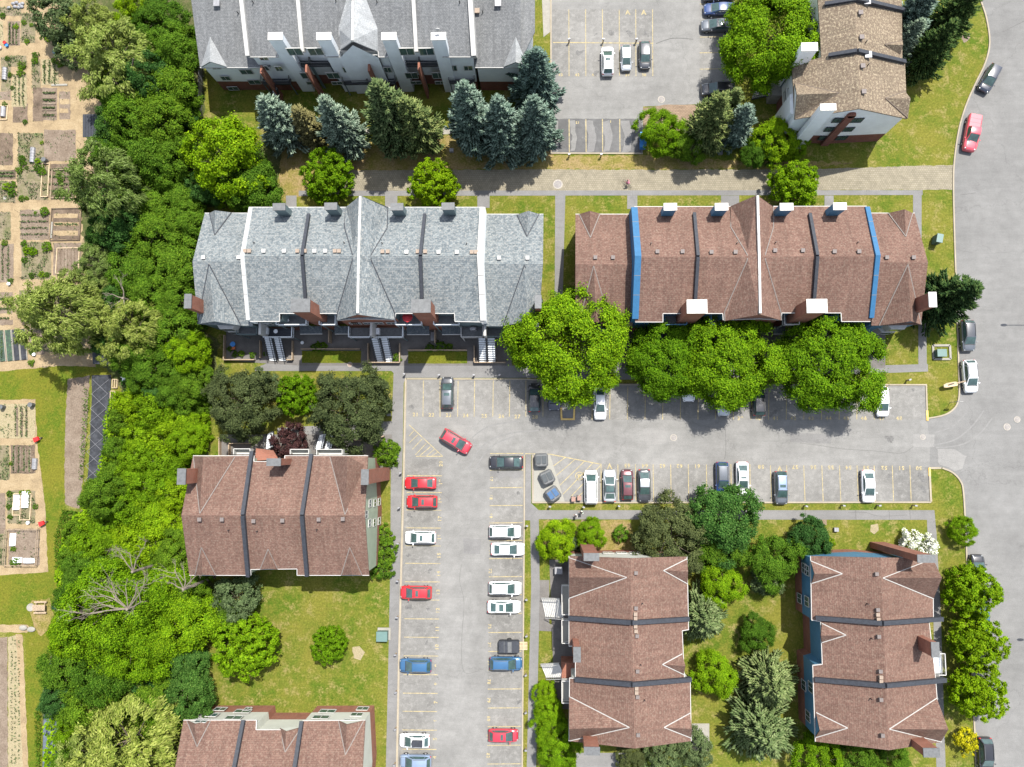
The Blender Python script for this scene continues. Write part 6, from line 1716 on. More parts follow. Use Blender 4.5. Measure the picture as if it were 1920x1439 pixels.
for x, y, r, k in PL:
    z = next(t for lim, t in PZ if y < lim)
    col = 'light green' if k else 'deep green'
    side = 'left' if x < 30 else ('right' if x > 62 else 'centre')
    o = tree('shrublime' if k else 'shrub', x, y, r, 'x', 'vegetable plants in the garden plots', name='garden_plant', cat='plant', sz=.8)
    pu.setdefault(f'{col} plant, {side} of the plots, {z}', []).append(o)
for b_, l in pu.items():
    l.sort(key=lambda o: -o.location.y)
    for i, o in enumerate(l): o['label'] = b_ if len(l) == 1 else b_ + ', ' + ['topmost', 'second down', 'third down', 'fourth down', 'fifth down', 'sixth down', 'seventh down', 'eighth down'][min(i, 7)]
def one(name, label, cat, mats, fn, px, py, h=0, group=None, smooth_=False):
    mb = MB(); c = P(px, py, h); c.z = h
    fn(mb, c)
    o = mb.build(name, mats, None, smooth_)
    me = o.data
    for v in me.vertices: v.co -= Vector((c.x, c.y, 0))
    o.location = (c.x, c.y, 0)
    return tag(o, label, cat, group)
def boxfn(sx, sy, sz, rz=0): return lambda mb, c: mb.box((c.x, c.y, c.z + sz / 2), (sx, sy, sz), rz)
# stakes and hoops
for i, (x, y) in enumerate(((52, 126), (54, 150), (10, 120), (9, 150), (62, 256), (64, 280), (88, 320), (92, 345), (30, 262), (146, 300), (152, 270), (94, 440), (38, 400), (64, 848), (65, 880))):
    z = next(t for lim, t in PZ if y < lim)
    one('garden_stake', 'thin pale cane standing at the edge of a garden plot', 'stake', [M['wood_pale']], lambda mb, c: mb.tube((c.x, c.y, 0), (c.x + .1, c.y + .05, 1.5), .03, .025, 6), x, y, group='garden canes')
for x, y, l, lab in ((62, 292, 2.4, 'grey netting tunnel in the weedy plot below the dark shed path'), (10, 140, 2.0, 'grey netting tunnel in the far left plot near the top'), (66, 870, 1.6, 'dark hose reel and netting roll at the ridged plot edge')):
    def f(mb, c, l=l):
        for j in range(6):
            y0 = c.y - l / 2 + l * j / 5
            for i in range(5):
                a0, a1 = math.pi * i / 5, math.pi * (i + 1) / 5
                mb.tube((c.x - math.cos(a0) * .4, y0, .04 + math.sin(a0) * .45), (c.x - math.cos(a1) * .4, y0, .04 + math.sin(a1) * .45), .025, .025, 5, caps=False)
        for i in range(5):
            a0, a1 = math.pi * i / 5, math.pi * (i + 1) / 5
            p = lambda a, y: Vector((c.x - math.cos(a) * .39, c.y + y, .04 + math.sin(a) * .44))
            mb.poly([p(a0, -l / 2), p(a1, -l / 2), p(a1, l / 2), p(a0, l / 2)][::-1])
    one('netting_tunnel', lab, 'netting', [M['metal']], f, x, y)
# sheds
def shed(px, py, sx, sy, label, rz=0.0):
    c = P(px, py, 2.4)
    o = empty('garden_shed', (c.x, c.y, 0), label, 'shed')
    mb = MB(); mb.box((c.x, c.y, 1.1), (sx - .3, sy - .3, 2.2)); mb.build('wall', M['sid_teal'], o)
    mb = MB(); hx, hy = sx / 2, sy / 2
    mb.prism([(c.x - hx, c.y - hy, 2.3), (c.x + hx, c.y - hy, 2.3), (c.x + hx, c.y + hy, 2.6), (c.x - hx, c.y + hy, 2.6)], -.1)
    for k in range(1, 6): mb.obox((c.x - hx + sx * k / 6, c.y - hy, 2.32), (c.x - hx + sx * k / 6, c.y + hy, 2.62), .05, .05)
    mb.build('roof', M['dkmetal'], o)
    mb = MB(); mb.box((c.x, c.y - hy + .13, .95), (.9, .05, 1.8)); d = mb.build('door', M['wood'], o)
    mb = MB(); mb.box((c.x + .3, c.y - hy + .09, .95), (.06, .06, .14)); mb.build('handle', M['steel'], d)
shed(171, 236, 2.6, 3.5, 'dark blue grey metal shed at the edge of the gardens near the top')
shed(196, 672, 3.6, 1.7, 'small grey shed half under the trees above the black tarp')
one('lean_to', 'dark lean to shelter right below the upper garden shed', 'shelter', [M['steel']], lambda mb, c: mb.prism([(c.x - 1, c.y - 1.0, 1.5), (c.x + 1, c.y - 1.0, 1.5), (c.x + 1, c.y + .9, 2.1), (c.x - 1, c.y + .9, 2.1)], -1.4), 178, 266, 1.5)
# black tarp along the soil strip
mb = MB()
row = [(172, 704, 209, 703), (172, 740, 207, 742), (170, 780, 206, 780), (169, 820, 203, 822), (167, 860, 199, 860), (164, 900, 195, 902), (160, 935, 186, 938), (150, 958, 172, 958)]
q = []
for i in range(len(row) - 1):
    for k in range(4):
        t = k / 4
        l = [row[i][j] + (row[i + 1][j] - row[i][j]) * t for j in range(4)]
        q.append([P(l[0] + (l[2] - l[0]) * s / 6 + rnd.uniform(-.5, .5), l[1] + (l[3] - l[1]) * s / 6, .05 + rnd.uniform(0, .09)) for s in range(7)])
for i in range(len(q) - 1):
    for s in range(6): mb.poly([q[i][s], q[i + 1][s], q[i + 1][s + 1], q[i][s + 1]])
tp_ = mb.build('ground_tarp', M['tarp'], None, True, weld=True); tag(tp_, 'long black ground tarp with crossing pale ropes beside the wood', 'tarp')
mb = MB()
for sgn in (0, 1):
    for i in range(9):
        y0 = 712 + i * 27; y1 = y0 + 27
        a_, b_ = (174, 204) if (i + sgn) % 2 else (204, 174)
        sh = lambda x, y: x - (y - 712) * .085
        mb.obox(P(sh(a_, y0), y0, .17), P(sh(b_, y1), y1, .17), .035, .02)
ro = mb.build('rope', M['metal'], tp_)
mb = MB(); pts = [(83, 1322, 112, 1320), (81, 1370, 110, 1370), (80, 1420, 109, 1425), (80, 1470, 109, 1475)]
q = []
for i in range(3):
    for k in range(6):
        l = [pts[i][j] + (pts[i + 1][j] - pts[i][j]) * k / 6 for j in range(4)]
        q.append([P(l[0] + (l[2] - l[0]) * s / 7, l[1], .05 + rnd.uniform(0, .16)) for s in range(8)])
for i in range(len(q) - 1):
    for s in range(7): mb.poly([q[i][s], q[i + 1][s], q[i + 1][s + 1], q[i][s + 1]])
tag(mb.build('ground_tarp', m_plain('grey_blue_film', (.07, .085, .11), .45, .35, 2), None, True, weld=True), 'crumpled grey blue plastic sheet at the edge of the wood bottom left', 'tarp')
for x, y, w, h, l in ((88, 1240, 8, 14, 'upper'), (82, 1275, 7, 10, 'lower')):
    mb = MB(); 
    mb.prism([P(x, y, .08), P(x + w, y - 2, .08), P(x + w + 1, y + h, .08), P(x - 1, y + h + 1, .08)], -.06)
    tag(mb.build('ground_tarp', M['tarp']), f'scrap of black sheet at the wood edge, {l} of two', 'tarp', 'black sheet scraps by the wood')
# mulch film rows
for i, x in enumerate((0, 14, 27, 40)):
    mb = MB()
    a, b = P(x + 1, 620 - i * .8, .05), P(x + 6, 678 - i, .05)
    t = (b - a).normalized()
    mb.obox(a + Vector((0, 0, .06)), b + Vector((0, 0, .06)), .8, .14)
    for k in (-1, 1): mb.obox(a + Vector((.46 * k, 0, .03)), b + Vector((.46 * k, 0, .03)), .12, .1, 1)
    tag(mb.build('mulch_film_row', [M['tarp'] if i > 1 else m_mottle('leafy_film', [(.03, .035, .035), (.04, .06, .045), (.06, .12, .06)], 2.5, 8, .3), M['conc']]), ['leftmost black mulch film row, full of seedlings', 'second black mulch film row from the left, a few seedlings', 'third black mulch film row from the left, bare', 'rightmost black mulch film row, bare'][i], 'planting row', 'black mulch film rows')
# cloches, fleece, frames
for x, y, w, l, lab, rz in ((32, 942, 1.0, 2.2, 'flat white fleece cover on the plot, left of the rounded one', 0), (48, 937, 1.1, 2.4, 'rounded white fleece tunnel on the plot beside the flat one', 0), (25, 1012, .9, 1.8, 'white sheet on the left of the fenced plot', .05), (33, 1050, 1.5, .8, 'white box like cover at the bottom of the fenced plot', 0), (55, 1051, 1.8, .7, 'long low white cover at the bottom right of the fenced plot', 0), (7, 211, .8, 1.6, 'silvery oblong tub in the plot by the left edge', 0)):
    def f(mb, c, w=w, l=l, rz=rz):
        n = 6
        for i in range(n):
            a0, a1 = math.pi * i / n, math.pi * (i + 1) / n
            p = lambda a, y: Vector((c.x - math.cos(a) * w / 2, c.y + y, .06 + math.sin(a) * .4))
            mb.poly([p(a0, -l / 2), p(a1, -l / 2), p(a1, l / 2), p(a0, l / 2)][::-1])
        for y in (-l / 2, l / 2): mb.poly([Vector((c.x - math.cos(math.pi * i / n) * w / 2, c.y + y, .06 + math.sin(math.pi * i / n) * .4)) for i in range(n + 1)])
    one('fleece_cover' if y > 300 else 'water_tub', lab, 'cover' if y > 300 else 'tub', [M['fleece'] if y > 300 else M['silverm'] if 'silverm' in M else M['metal']], f, x, y)
def frame(x0, y0, x1, y1, label, h=.3, mat='wood', posts=False):
    a, b = P(x0, y0, 0), P(x1, y1, 0)
    mb = MB()
    cs_ = [(a.x, a.y), (b.x, a.y), (b.x, b.y), (a.x, b.y)]
    for i in range(4):
        p, q_ = cs_[i], cs_[(i + 1) % 4]
        if posts:
            for z in (.35, .8): mb.obox((*p, z), (*q_, z), .05, .05)
            n = max(1, int(math.hypot(p[0] - q_[0], p[1] - q_[1]) / 1.2))
            for k in range(n): mb.box((p[0] + (q_[0] - p[0]) * k / n, p[1] + (q_[1] - p[1]) * k / n, .45), (.07, .07, .9))
        else: mb.obox((*p, h / 2), (*q_, h / 2), .1, h)
    tag(mb.build('plot_fence' if posts else 'raised_bed_frame', M[mat]), label, 'fence' if posts else 'raised bed', 'garden fences' if posts else 'timber raised beds')
frame(16, 993, 72, 1060, 'dark wire and post fence round the lowest garden plot', posts=True)
frame(28, 926, 40, 966, 'pale timber bed holding the flat white cover', mat='wood_pale'); frame(42, 926, 58, 975, 'pale timber bed holding the rounded white tunnel', mat='wood_pale')
frame(82, 308, 91, 370, 'long narrow pale timber bed left of the dark plot under the pale tree', mat='wood_pale'); frame(100, 320, 140, 372, 'timber bed half under the pale feathery tree', mat='wood'); frame(108, 466, 147, 513, 'square timber edged bed beside the wood with raked soil', .15, 'wood_pale'); frame(98, 392, 150, 451, 'dark edged plot with three woodchip rows', .18, 'soil_dark')
frame(0, 200, 14, 225, 'timber bed round the silvery tub at the left edge', .2, 'wood_pale')
for x, y, sx, sy, lab in ((97, 432, .3, 2.6, 'grey plank leaning along the striped plot'), (10, 372, .5, .5, 'pale board in the leafy plot on the left'), (112, 160, 2.6, .3, 'pale plank edging below the straw beds')):
    one('plank', lab, 'plank', [M['conc']], boxfn(sx, sy, .12), x, y)
for x, y, m_, lab in ((11, 82, 'red', 'small red bucket at the crossing near the top left'), (15, 87, 'bluep', 'small blue bucket beside the red one near the top left'), (2, 91, 'fleece', 'white bucket at the left edge near the red and blue ones'), (104, 100, 'bluep', 'blue bucket alone on the woodchip path near the top'), (19, 533, 'fleece', 'white bucket by the path crossing in the middle plots'), (66, 665, 'fleece', 'white bucket by the timber strips below the pale tree'), (55, 980, 'fleece', 'white bucket below the rounded fleece tunnel')):
    one('bucket', lab, 'bucket', [M[m_]], lambda mb, c: (mb.tube((c.x, c.y, .02), (c.x, c.y, .38), .2, .27, 14, caps=False), mb.tube((c.x, c.y, .02), (c.x, c.y, .3), .2, .24, 14)), x, y, group='buckets in the garden')
for x, y, lab in ((73, 824, 'red wheelbarrow at the corner of the ridged plot'), (83, 981, 'red wheelbarrow by the path next to the fleece beds')):
    c = P(x, y, 0); o = empty('wheelbarrow', (c.x, c.y, 0), lab, 'wheelbarrow', 'red wheelbarrows', .4)
    mb = MB(); mb.prism([(-.45, -.35, .62), (.35, -.28, .7), (.35, .28, .7), (-.45, .35, .62)], -.3); mb.build('tray', M['red'], o, local=True)
    mb = MB(); mb.tube((.5, -.05, .2), (.5, .05, .2), .2, .2, 12); mb.build('wheel', M['tyre'], o, local=True)
    for s_ in (1, -1):
        mb = MB(); mb.obox((.5, s_ * .1, .22), (-1.0, s_ * .3, .6), .05, .05); mb.obox((-.3, s_ * .25, .4), (-.35, s_ * .27, .02), .04, .04); mb.build('handle', M['wood'], o, local=True)
for x, y, lab in ((63, 760, 'dark grey bin at the corner of the straw plot'), (8, 764, 'dark barrel at the left of the straw plot'), (88, 303, 'dark green barrel at the corner of the bare plot'), (20, 1135, None)):
    if lab: one('garden_bin', lab, 'bin', [M['steel']], lambda mb, c: (mb.tube((c.x, c.y, 0), (c.x, c.y, .8), .32, .36, 14), mb.tube((c.x, c.y, .8), (c.x, c.y, .86), .38, .36, 14)), x, y)
cs = []
for k, x0, y0, x1, y1 in SOIL:
    if k in ('weedy', 'straw', 'soil_dark', 'soil'):
        for _ in range(int((x1 - x0) * (y1 - y0) * {'weedy': .16, 'straw': .05, 'soil_dark': .02, 'soil': .015}[k])):
            x, y = rnd.uniform(x0, x1), rnd.uniform(y0, y1); p = P(x, y, 0)
            if mn.noise(Vector((p.x * .6, p.y * .6, 4))) > -.02: cs.append((p.x, p.y, rnd.uniform(.06, .3)))
for x0, y0, x1, y1, n, v in ((16, 44, 36, 84, 3, 1), (82, 168, 104, 224, 4, 0), (26, 142, 48, 198, 3, 1), (80, 114, 108, 158, 3, 1), (40, 398, 90, 446, 4, 0), (104, 412, 146, 430, 1, 0), (-10, 462, 22, 526, 3, 1), (-10, 552, 20, 606, 3, 0), (26, 762, 56, 820, 3, 1), (22, 838, 62, 886, 4, 1), (0, 322, 28, 334, 2, 0), (94, 312, 136, 366, 4, 0), (2, 620, 8, 676, 1, 1), (20, 1196, 40, 1436, 3, 1)):
    for k in range(n):
        for j in range(46):
            t_ = (j + rnd.uniform(-.3, .3)) / 46; u_ = (k + .5) / n
            x, y = (x0 + (x1 - x0) * u_, y0 + (y1 - y0) * t_) if v else (x0 + (x1 - x0) * t_, y0 + (y1 - y0) * u_)
            p = P(x, y, 0)
            if rnd.random() < .75:
                for _ in range(2): cs.append((p.x + rnd.uniform(-.12, .12), p.y + rnd.uniform(-.12, .12), rnd.uniform(.1, .3)))
cs = np.array(cs)
tag(link_mesh('garden_weeds', leaf_mesh('garden_weeds', cs, nrs.normal(size=cs.shape) * .7 + np.array([0, 0, .8]), .3, .14, LEAF['sage'])), 'low weeds and seedlings scattered over the garden plots', 'weeds', None, 'stuff')
# pile of stones / junk
for i, (x, y) in enumerate(((26, 8), (32, 6), (38, 10), (43, 8), (29, 14), (36, 15), (42, 14), (18, 16))):
    one('paving_stone', 'grey stone in the loose heap at the top left corner', 'stone', [M['metal']], lambda mb, c: mb.ball((c.x, c.y, .14), .36, .28, .2, 8, 5), x, y, group='loose stones heap')
# cold frames / wooden crates by the tarp
for x, y, w, h, lab in ((217, 720, 8, 16, 'wooden slatted frame at the top end of the black tarp'), (213, 748, 7, 28, 'long wooden frame along the black tarp')):
    a, b = P(x - w / 2, y - h / 2, 0), P(x + w / 2, y + h / 2, 0)
    mb = MB()
    for p, q_ in (((a.x, a.y), (b.x, a.y)), ((a.x, b.y), (b.x, b.y)), ((a.x, a.y), (a.x, b.y)), ((b.x, a.y), (b.x, b.y)), (((a.x + b.x) / 2, a.y), ((a.x + b.x) / 2, b.y))): mb.obox((*p, .2), (*q_, .2), .08, .3)
    tag(mb.build('cold_frame', M['wood_pale']), lab, 'frame', 'wooden frames by the tarp')
one('garden_chair', 'white plastic chair at the wood edge beside the wooden frame', 'chair', [M['fleece']], lambda mb, c: (mb.box((c.x, c.y, .42), (.5, .5, .05)), mb.box((c.x, c.y + .25, .65), (.5, .05, .5)), [mb.box((c.x + i * .22, c.y + j * .22, .2), (.05, .05, .42)) for i in (1, -1) for j in (1, -1)]), 235, 712)
# picnic table
c = P(79, 1138, 0); o = empty('picnic_table', (c.x, c.y, 0), 'grey wooden picnic table on the worn grass bottom left', 'picnic table', None, 0.02)
mb = MB(); 
for k in range(5): mb.box((0, -.34 + k * .17, .74), (1.9, .15, .05))
mb.build('table_top', M['wood'], o, local=True)
for s_ in (1, -1):
    mb = MB(); mb.box((0, s_ * .78, .44), (1.9, .26, .05)); mb.build('bench', M['wood'], o, local=True)
    mb = MB(); mb.obox((s_ * .65, -.9, .40), (s_ * .65, .9, .40), .08, .1); mb.obox((s_ * .65, -.25, .7), (s_ * .65, -.6, .02), .08, .08); mb.obox((s_ * .65, .25, .7), (s_ * .65, .6, .02), .08, .08); mb.build('leg', M['wood'], o, local=True)
one('stone_slab', 'round pale stone beside the picnic table', 'stone', [M['conc']], lambda mb, c: mb.tube((c.x, c.y, 0), (c.x, c.y, .18), .6, .55, 16), 58, 1139)
for x, y, lab in ((45, 1177, 'left'), (60, 1180, 'right')): one('sandbag', f'pale sack at the end of the woodchip strip, {lab} one of two', 'sack', [M['conc']], lambda mb, c: mb.ball((c.x, c.y, .18), .65, .4, .22, 12, 6), x, y, group='pale sacks')
one('garden_bin', 'dark green bag at the wood edge beside the picnic table', 'bag', [m_plain('green_bag', (.02, .06, .05), .5)], lambda mb, c: mb.ball((c.x, c.y, .4), .6, .6, .5, 12, 8), 108, 1136)

# ------------------------------------------------------------------ bins and cabinets
def molok(px, py, rz, lidm, label):
    c = P(px, py, .6); o = empty('waste_container', (c.x, c.y, 0.034), label, 'waste container', 'three big waste containers', RAD(rz))
    mb = MB()
    def ring(s, z): return [(x * s, y * s, z) for x, y in ((-.75, -1.0), (.75, -1.0), (.98, -.72), (.98, .72), (.75, 1.0), (-.75, 1.0), (-.98, .72), (-.98, -.72))]
    r_ = [ring(.9, 0), ring(1.0, 1.0), ring(.97, 1.25), ring(.80, 1.45)]
    for a, b in zip(r_, r_[1:]):
        for i in range(8): mb.poly([a[i], a[(i + 1) % 8], b[(i + 1) % 8], b[i]])
    mb.poly(r_[-1]); mb.build('body', M['steel'], o, local=True)
    for s_ in (1, -1):
        mb = MB(); mb.prism([(s_ * .06, -.55, 1.50), (s_ * .72, -.5, 1.50), (s_ * .72, .6, 1.56), (s_ * .06, .62, 1.56)], -.06); l_ = mb.build('lid', lidm, o, local=True)
        mb = MB(); mb.obox((s_ * .2, -.55, 1.53), (s_ * .58, -.53, 1.53), .05, .05); mb.build('handle', M['black'], l_, local=True)
mlid = m_plain('grey_lid', (.045, .052, .056), .5, .15); mlidb = m_plain('blue_lid', (.035, .08, .16), .5, .15)
molok(1015, 863, 2, mlid, 'topmost dark grey waste container on the concrete pad'); molok(1026, 895, 25, mlid, 'middle dark grey waste container on the concrete pad'); molok(1037, 926, 35, mlidb, 'lowest waste container on the pad, with blue lids')
for x, y, l in ((1075, 936, 'left'), (1086, 934, 'right')):
    c = P(x, y, .5); o = empty('organics_bin', (c.x, c.y, 0), f'small brown wheeled bin at the hatched corner, {l} of the pair', 'bin', 'small brown bins')
    mb = MB(); mb.prism([(-.26, -.3, .0), (.26, -.3, 0), (.26, .3, 0), (-.26, .3, 0)], .9); mb.build('body', m_plain('brown_bin', (.17, .10, .075), .5, .1), o, local=True)
    mb = MB(); mb.prism([(-.29, -.34, .93), (.29, -.34, .93), (.29, .34, 1.02), (-.29, .34, 1.02)], -.05); mb.build('lid', m_plain('brown_lid', (.24, .15, .12), .5, .1), o, local=True)
    for s_ in (1, -1): 
        mb = MB(); mb.tube((s_ * .22, .3, .1), (s_ * .3, .3, .1), .1, .1, 10); mb.build('wheel', M['tyre'], o, local=True)
for y, l in ((255, 'upper'), (270, 'lower')):
    c = P(1206, y, 1); o = empty('recycling_bin', (c.x, c.y, 0), f'blue recycling bin under the bright tree at the lot end, {l} of the pair', 'bin', 'blue recycling bins')
    mb = MB(); mb.prism([(-.4, -.5, 0), (.4, -.5, 0), (.45, .5, 0), (-.45, .5, 0)], 1.05); mb.build('body', M['bluep'], o, local=True)
    mb = MB(); mb.prism([(-.46, -.55, 1.06), (.46, -.55, 1.06), (.46, .55, 1.2), (-.46, .55, 1.2)], -.06); mb.build('lid', M['bluep'], o, local=True)
def cabinet(px, py, sx, sy, sz, label, pad=None, rz=0):
    c = P(px, py, sz); o = empty('utility_cabinet', (c.x, c.y, 0), label, 'utility cabinet', None, RAD(rz))
    mb = MB(); mb.box((0, 0, sz / 2 + .1), (sx, sy, sz - .12)); mb.build('body', M['util'], o, local=True)
    mb = MB(); mb.box((0, 0, sz + .06), (sx + .08, sy + .08, .08)); mb.build('lid', m_plain('pale_green_lid', (.085, .14, .13), .45, .06), o, local=True)
    mb = MB(); mb.box((0, -sy / 2 - .02, sz * .55), (.05, .04, sz * .8)); mb.build('door_seam', M['black'], o, local=True)
    if pad:
        mb = MB(); mb.box((pad[0], pad[1], .06), (pad[2], pad[3], .12)); mb.build('base', M['conc'], o, local=True)
cabinet(716, 1194, 1.5, 1.3, 1.1, 'teal green transformer box on a slab at the lawn edge by the left path', (.1, .15, 1.9, 1.7))
cabinet(1762, 447, .8, 1.2, 1.5, 'pale green utility cabinet tilted on the verge beside the brown row', None, -12)
cabinet(1766, 662, 1.25, 1.0, 1.0, 'green utility box framed by a pale concrete curb near the wooden sign')
fr = P(1765, 661, 0)
mb = MB()
for a, b in (((-1.2, -1), (1.2, -1)), ((1.2, -1), (1.2, 1)), ((1.2, 1), (-1.2, 1)), ((-1.2, 1), (-1.2, -1))): mb.obox((fr.x + a[0], fr.y + a[1], .08), (fr.x + b[0], fr.y + b[1], .08), .3, .16)
tag(mb.build('concrete_frame', M['conc']), 'square concrete frame around the green utility box', 'curb frame')
for x, y, lab in ((847, 284, 'small grey box in the shade between spruce and tufted tree'), (1350, 288, 'small grey box under the conifers at the lane'), (1566, 993, 'white ground box on the lawn above the blue block'), (730, 777, 'pale green small box at the edge of the right dark olive tree')):
    one('ground_box', lab, 'utility box', [M['metal']], boxfn(.6, .55, .5), x, y)
# wooden sign + post sign
c = P(1780, 722, 0); o = empty('wooden_sign', (c.x, c.y, 0), 'pale wooden sign board with a slanting beam at the kerb beside the white crossover', 'sign', None, RAD(8))
mb = MB(); mb.prism([(-1.3, -.28, .9), (-1.0, -.34, 1.0), (.5, -.3, 1.0), (.7, -.2, .9), (.7, .2, .9), (.3, .34, 1.05), (-.9, .3, 1.0), (-1.3, .1, .9)], -.14); mb.build('board', M['wood_pale'], o, local=True)
mb = MB(); mb.obox((-.7, 0, 1.06), (.1, .12, 1.06), .12, .08); mb.build('slot', M['black'], o, local=True)
mb = MB(); mb.obox((.5, .1, .9), (1.75, .2, 1.1), .16, .16); mb.build('beam', M['wood'], o, local=True)
for x in (-.7, .4): 
    mb = MB(); mb.box((x, 0, .42), (.14, .14, .86)); mb.build('post', M['wood'], o, local=True)
c = P(1781, 755, 0); o = empty('road_sign', (c.x, c.y, 0), 'thin road sign seen edge on near the rounded kerb corner', 'sign', None, 0)
mb = MB(); mb.tube((0, 0, 0), (0, 0, 2.6), .04, .04, 8); mb.build('post', M['metal'], o, local=True)
mb = MB(); mb.box((0, -.04, 2.3), (.75, .03, .75)); mb.build('panel', M['white'], o, local=True)
# plug-in bollards
bol = None
BO = [('top walk', [(759, 702), (824, 704), (889, 704), (937, 704)]), ('left walk', [(752, 887), (749, 952), (747, 1019), (746, 1089), (745, 1157), (742, 1227), (743, 1297), (742, 1366), (740, 1433)]), ('grass strip beside the right column', [(988, 986), (987, 1124), (987, 1192), (986, 1265), (986, 1335), (986, 1405)]), ('grass below the bottom row', [(1031, 950), (1094, 951), (1160, 949), (1228, 949), (1510, 949), (1580, 948), (1647, 948), (1714, 948)]), ('verge above the upper right stalls', [(1703, 713)]), ('centre line of the upper lot', [(1067, 77), (1131, 77), (1193, 77)]), ('grass below the upper lot', [(1067, 292), (1127, 292)])]
ORD = ['first', 'second', 'third', 'fourth', 'fifth', 'sixth', 'seventh', 'eighth', 'ninth']
for row_, l in BO:
    for i, (x, y) in enumerate(l):
        c = P(x, y, .5)
        if bol is None:
            bol = empty('power_bollard', (0, 0, 0), 'x', 'bollard')
            mb = MB(); mb.box((0, 0, .5), (.16, .16, 1.0)); mb.build('post', M['wood'], bol, local=True)
            mb = MB(); mb.box((0, 0, .95), (.34, .2, .3)); mb.build('outlet_box', M['metal'], bol, local=True)
            o = bol
        else: o = copy_tree(bol)
        o.location = (c.x, c.y, 0); o.rotation_euler.z = rnd.uniform(-.5, .5)
        vert = row_.startswith('left') or row_.startswith('grass strip')
        tag(o, (f'small power post on the {row_}, {ORD[i]} from ' + ('above' if vert else 'the left')) if len(l) > 1 else f'lone small power post on the {row_}', 'bollard', 'power posts along the stalls')
# manholes
for x, y, r, lab in ((1046, 346, .75, 'round manhole cover in the paver lane above the narrow path'), (1240, 187, .55, 'manhole cover in the upper lot below the parked trio'), (1263, 821, .5, 'manhole cover in the lot below the middle maples'), (1888, 801, .5, 'lower left manhole cover on the road at the junction'), (1907, 787, .45, 'upper right manhole cover on the road at the junction'), (1730, 820, .4, 'square patch drain cover at the lot entrance'), (656, 684, .4, 'rusty round cover on the walk in front of the grey row')):
    def f(mb, c, r=r):
        mb.tube((c.x, c.y, 0), (c.x, c.y, .044), r, r, 24, 1); mb.tube((c.x, c.y, 0), (c.x, c.y, .05), r * .74, r * .74, 24, 0)
        for k in range(4): mb.obox((c.x - r * .5, c.y - r * .4 + k * r * .27, .055), (c.x + r * .5, c.y - r * .4 + k * r * .27, .055), .05, .012, 1)
    one('manhole_cover', lab, 'manhole', [m_plain('iron' + str(x), (.16, .15, .15) if x != 656 else (.2, .12, .09), .7, .2, 6), m_plain('iron_rim' + str(x), (.24, .22, .19), .8, .2, 5)], f, x, y, group='manhole covers')
# street lamps right of the frame; only their shadows reach the road in view
for hx, hy, lab in ((1882, 610, 'grey street lamp whose arm shadow lies across the road, upper one'), (1913, 1200, 'grey street lamp whose head shadow lies on the road, lower one')):
    g = P(hx, hy, 0)
    h_ = 9.0
    hd = Vector((g.x + .25 * h_, g.y + .45 * h_, h_))
    c = hd + Vector((3.6, -.2, 0))
    o = empty('street_lamp', (c.x, c.y, 0), lab, 'street lamp', 'street lamps across the road')
    mb = MB(); mb.tube((c.x, c.y, 0), (c.x, c.y, h_ - .3), .1, .07, 10); mb.build('pole', M['metal'], o)
    mb = MB(); mb.tube((c.x, c.y, h_ - .35), hd + Vector((.3, 0, .05)), .06, .05, 8); mb.build('arm', M['metal'], o)
    mb = MB(); mb.ball(hd, .5, .2, .12, 12, 6); mb.build('lamp_head', M['metal'], o)
# fence between the wood and the pale row garden
mb = MB(); a, b = P(381, 130, 0), P(379, 240, 0)
for k in range(9): p = a + (b - a) * (k / 8); mb.box((p.x, p.y, .75), (.08, .08, 1.5))
mb.obox(a + Vector((0, 0, 1.45)), b + Vector((0, 0, 1.45)), .06, .06); mb.obox(a + Vector((0, 0, .8)), b + Vector((0, 0, .8)), .02, 1.2)
tag(mb.build('chain_link_fence', M['metal']), 'thin grey wire fence between the wood and the pale row lawn', 'fence')
# front yards of the grey row: low timber fences, shrubs, furniture
def lowfence(pts, label, h=.8, mat='wood'):
    mb = MB()
    for (x0, y0), (x1, y1) in zip(pts, pts[1:]):
        a, b = P(x0, y0, 0), P(x1, y1, 0)
        mb.obox(a + Vector((0, 0, h / 2)), b + Vector((0, 0, h / 2)), .07, h)
        mb.obox(a + Vector((0, 0, h)), b + Vector((0, 0, h)), .14, .06)
    tag(mb.build('yard_fence', M[mat]), label, 'fence', 'low timber yard fences')
lowfence([(424, 630), (423, 676), (480, 676)], 'low timber fence round the leftmost yard of the grey row'); lowfence([(491, 640), (491, 672)], 'short timber fence left of the first stairs'); lowfence([(540, 676), (551, 676), (551, 640)], 'timber fence right of the first stairs around pebbles')
lowfence([(567, 656), (677, 656)], 'timber fence along the left shaded grass plot'); lowfence([(692, 645), (692, 681), (751, 681), (751, 645)], 'timber fence around the middle stairs'); lowfence([(766, 658), (876, 658)], 'timber fence along the right shaded grass plot'); lowfence([(890, 650), (890, 681), (948, 681)], 'timber fence around the right hand stairs'); lowfence([(818, 622), (818, 646)], 'short dividing fence between the right hand patios', 1.6); lowfence([(622, 620), (622, 645)], 'short dividing fence between the left hand patios', 1.6)
lowfence([(415, 820), (415, 855), (433, 855), (433, 832), (480, 832)], 'timber fence round the deck corner of the sage block'); lowfence([(665, 826), (700, 826), (722, 818)], 'dark fence right of the sage block stairs')
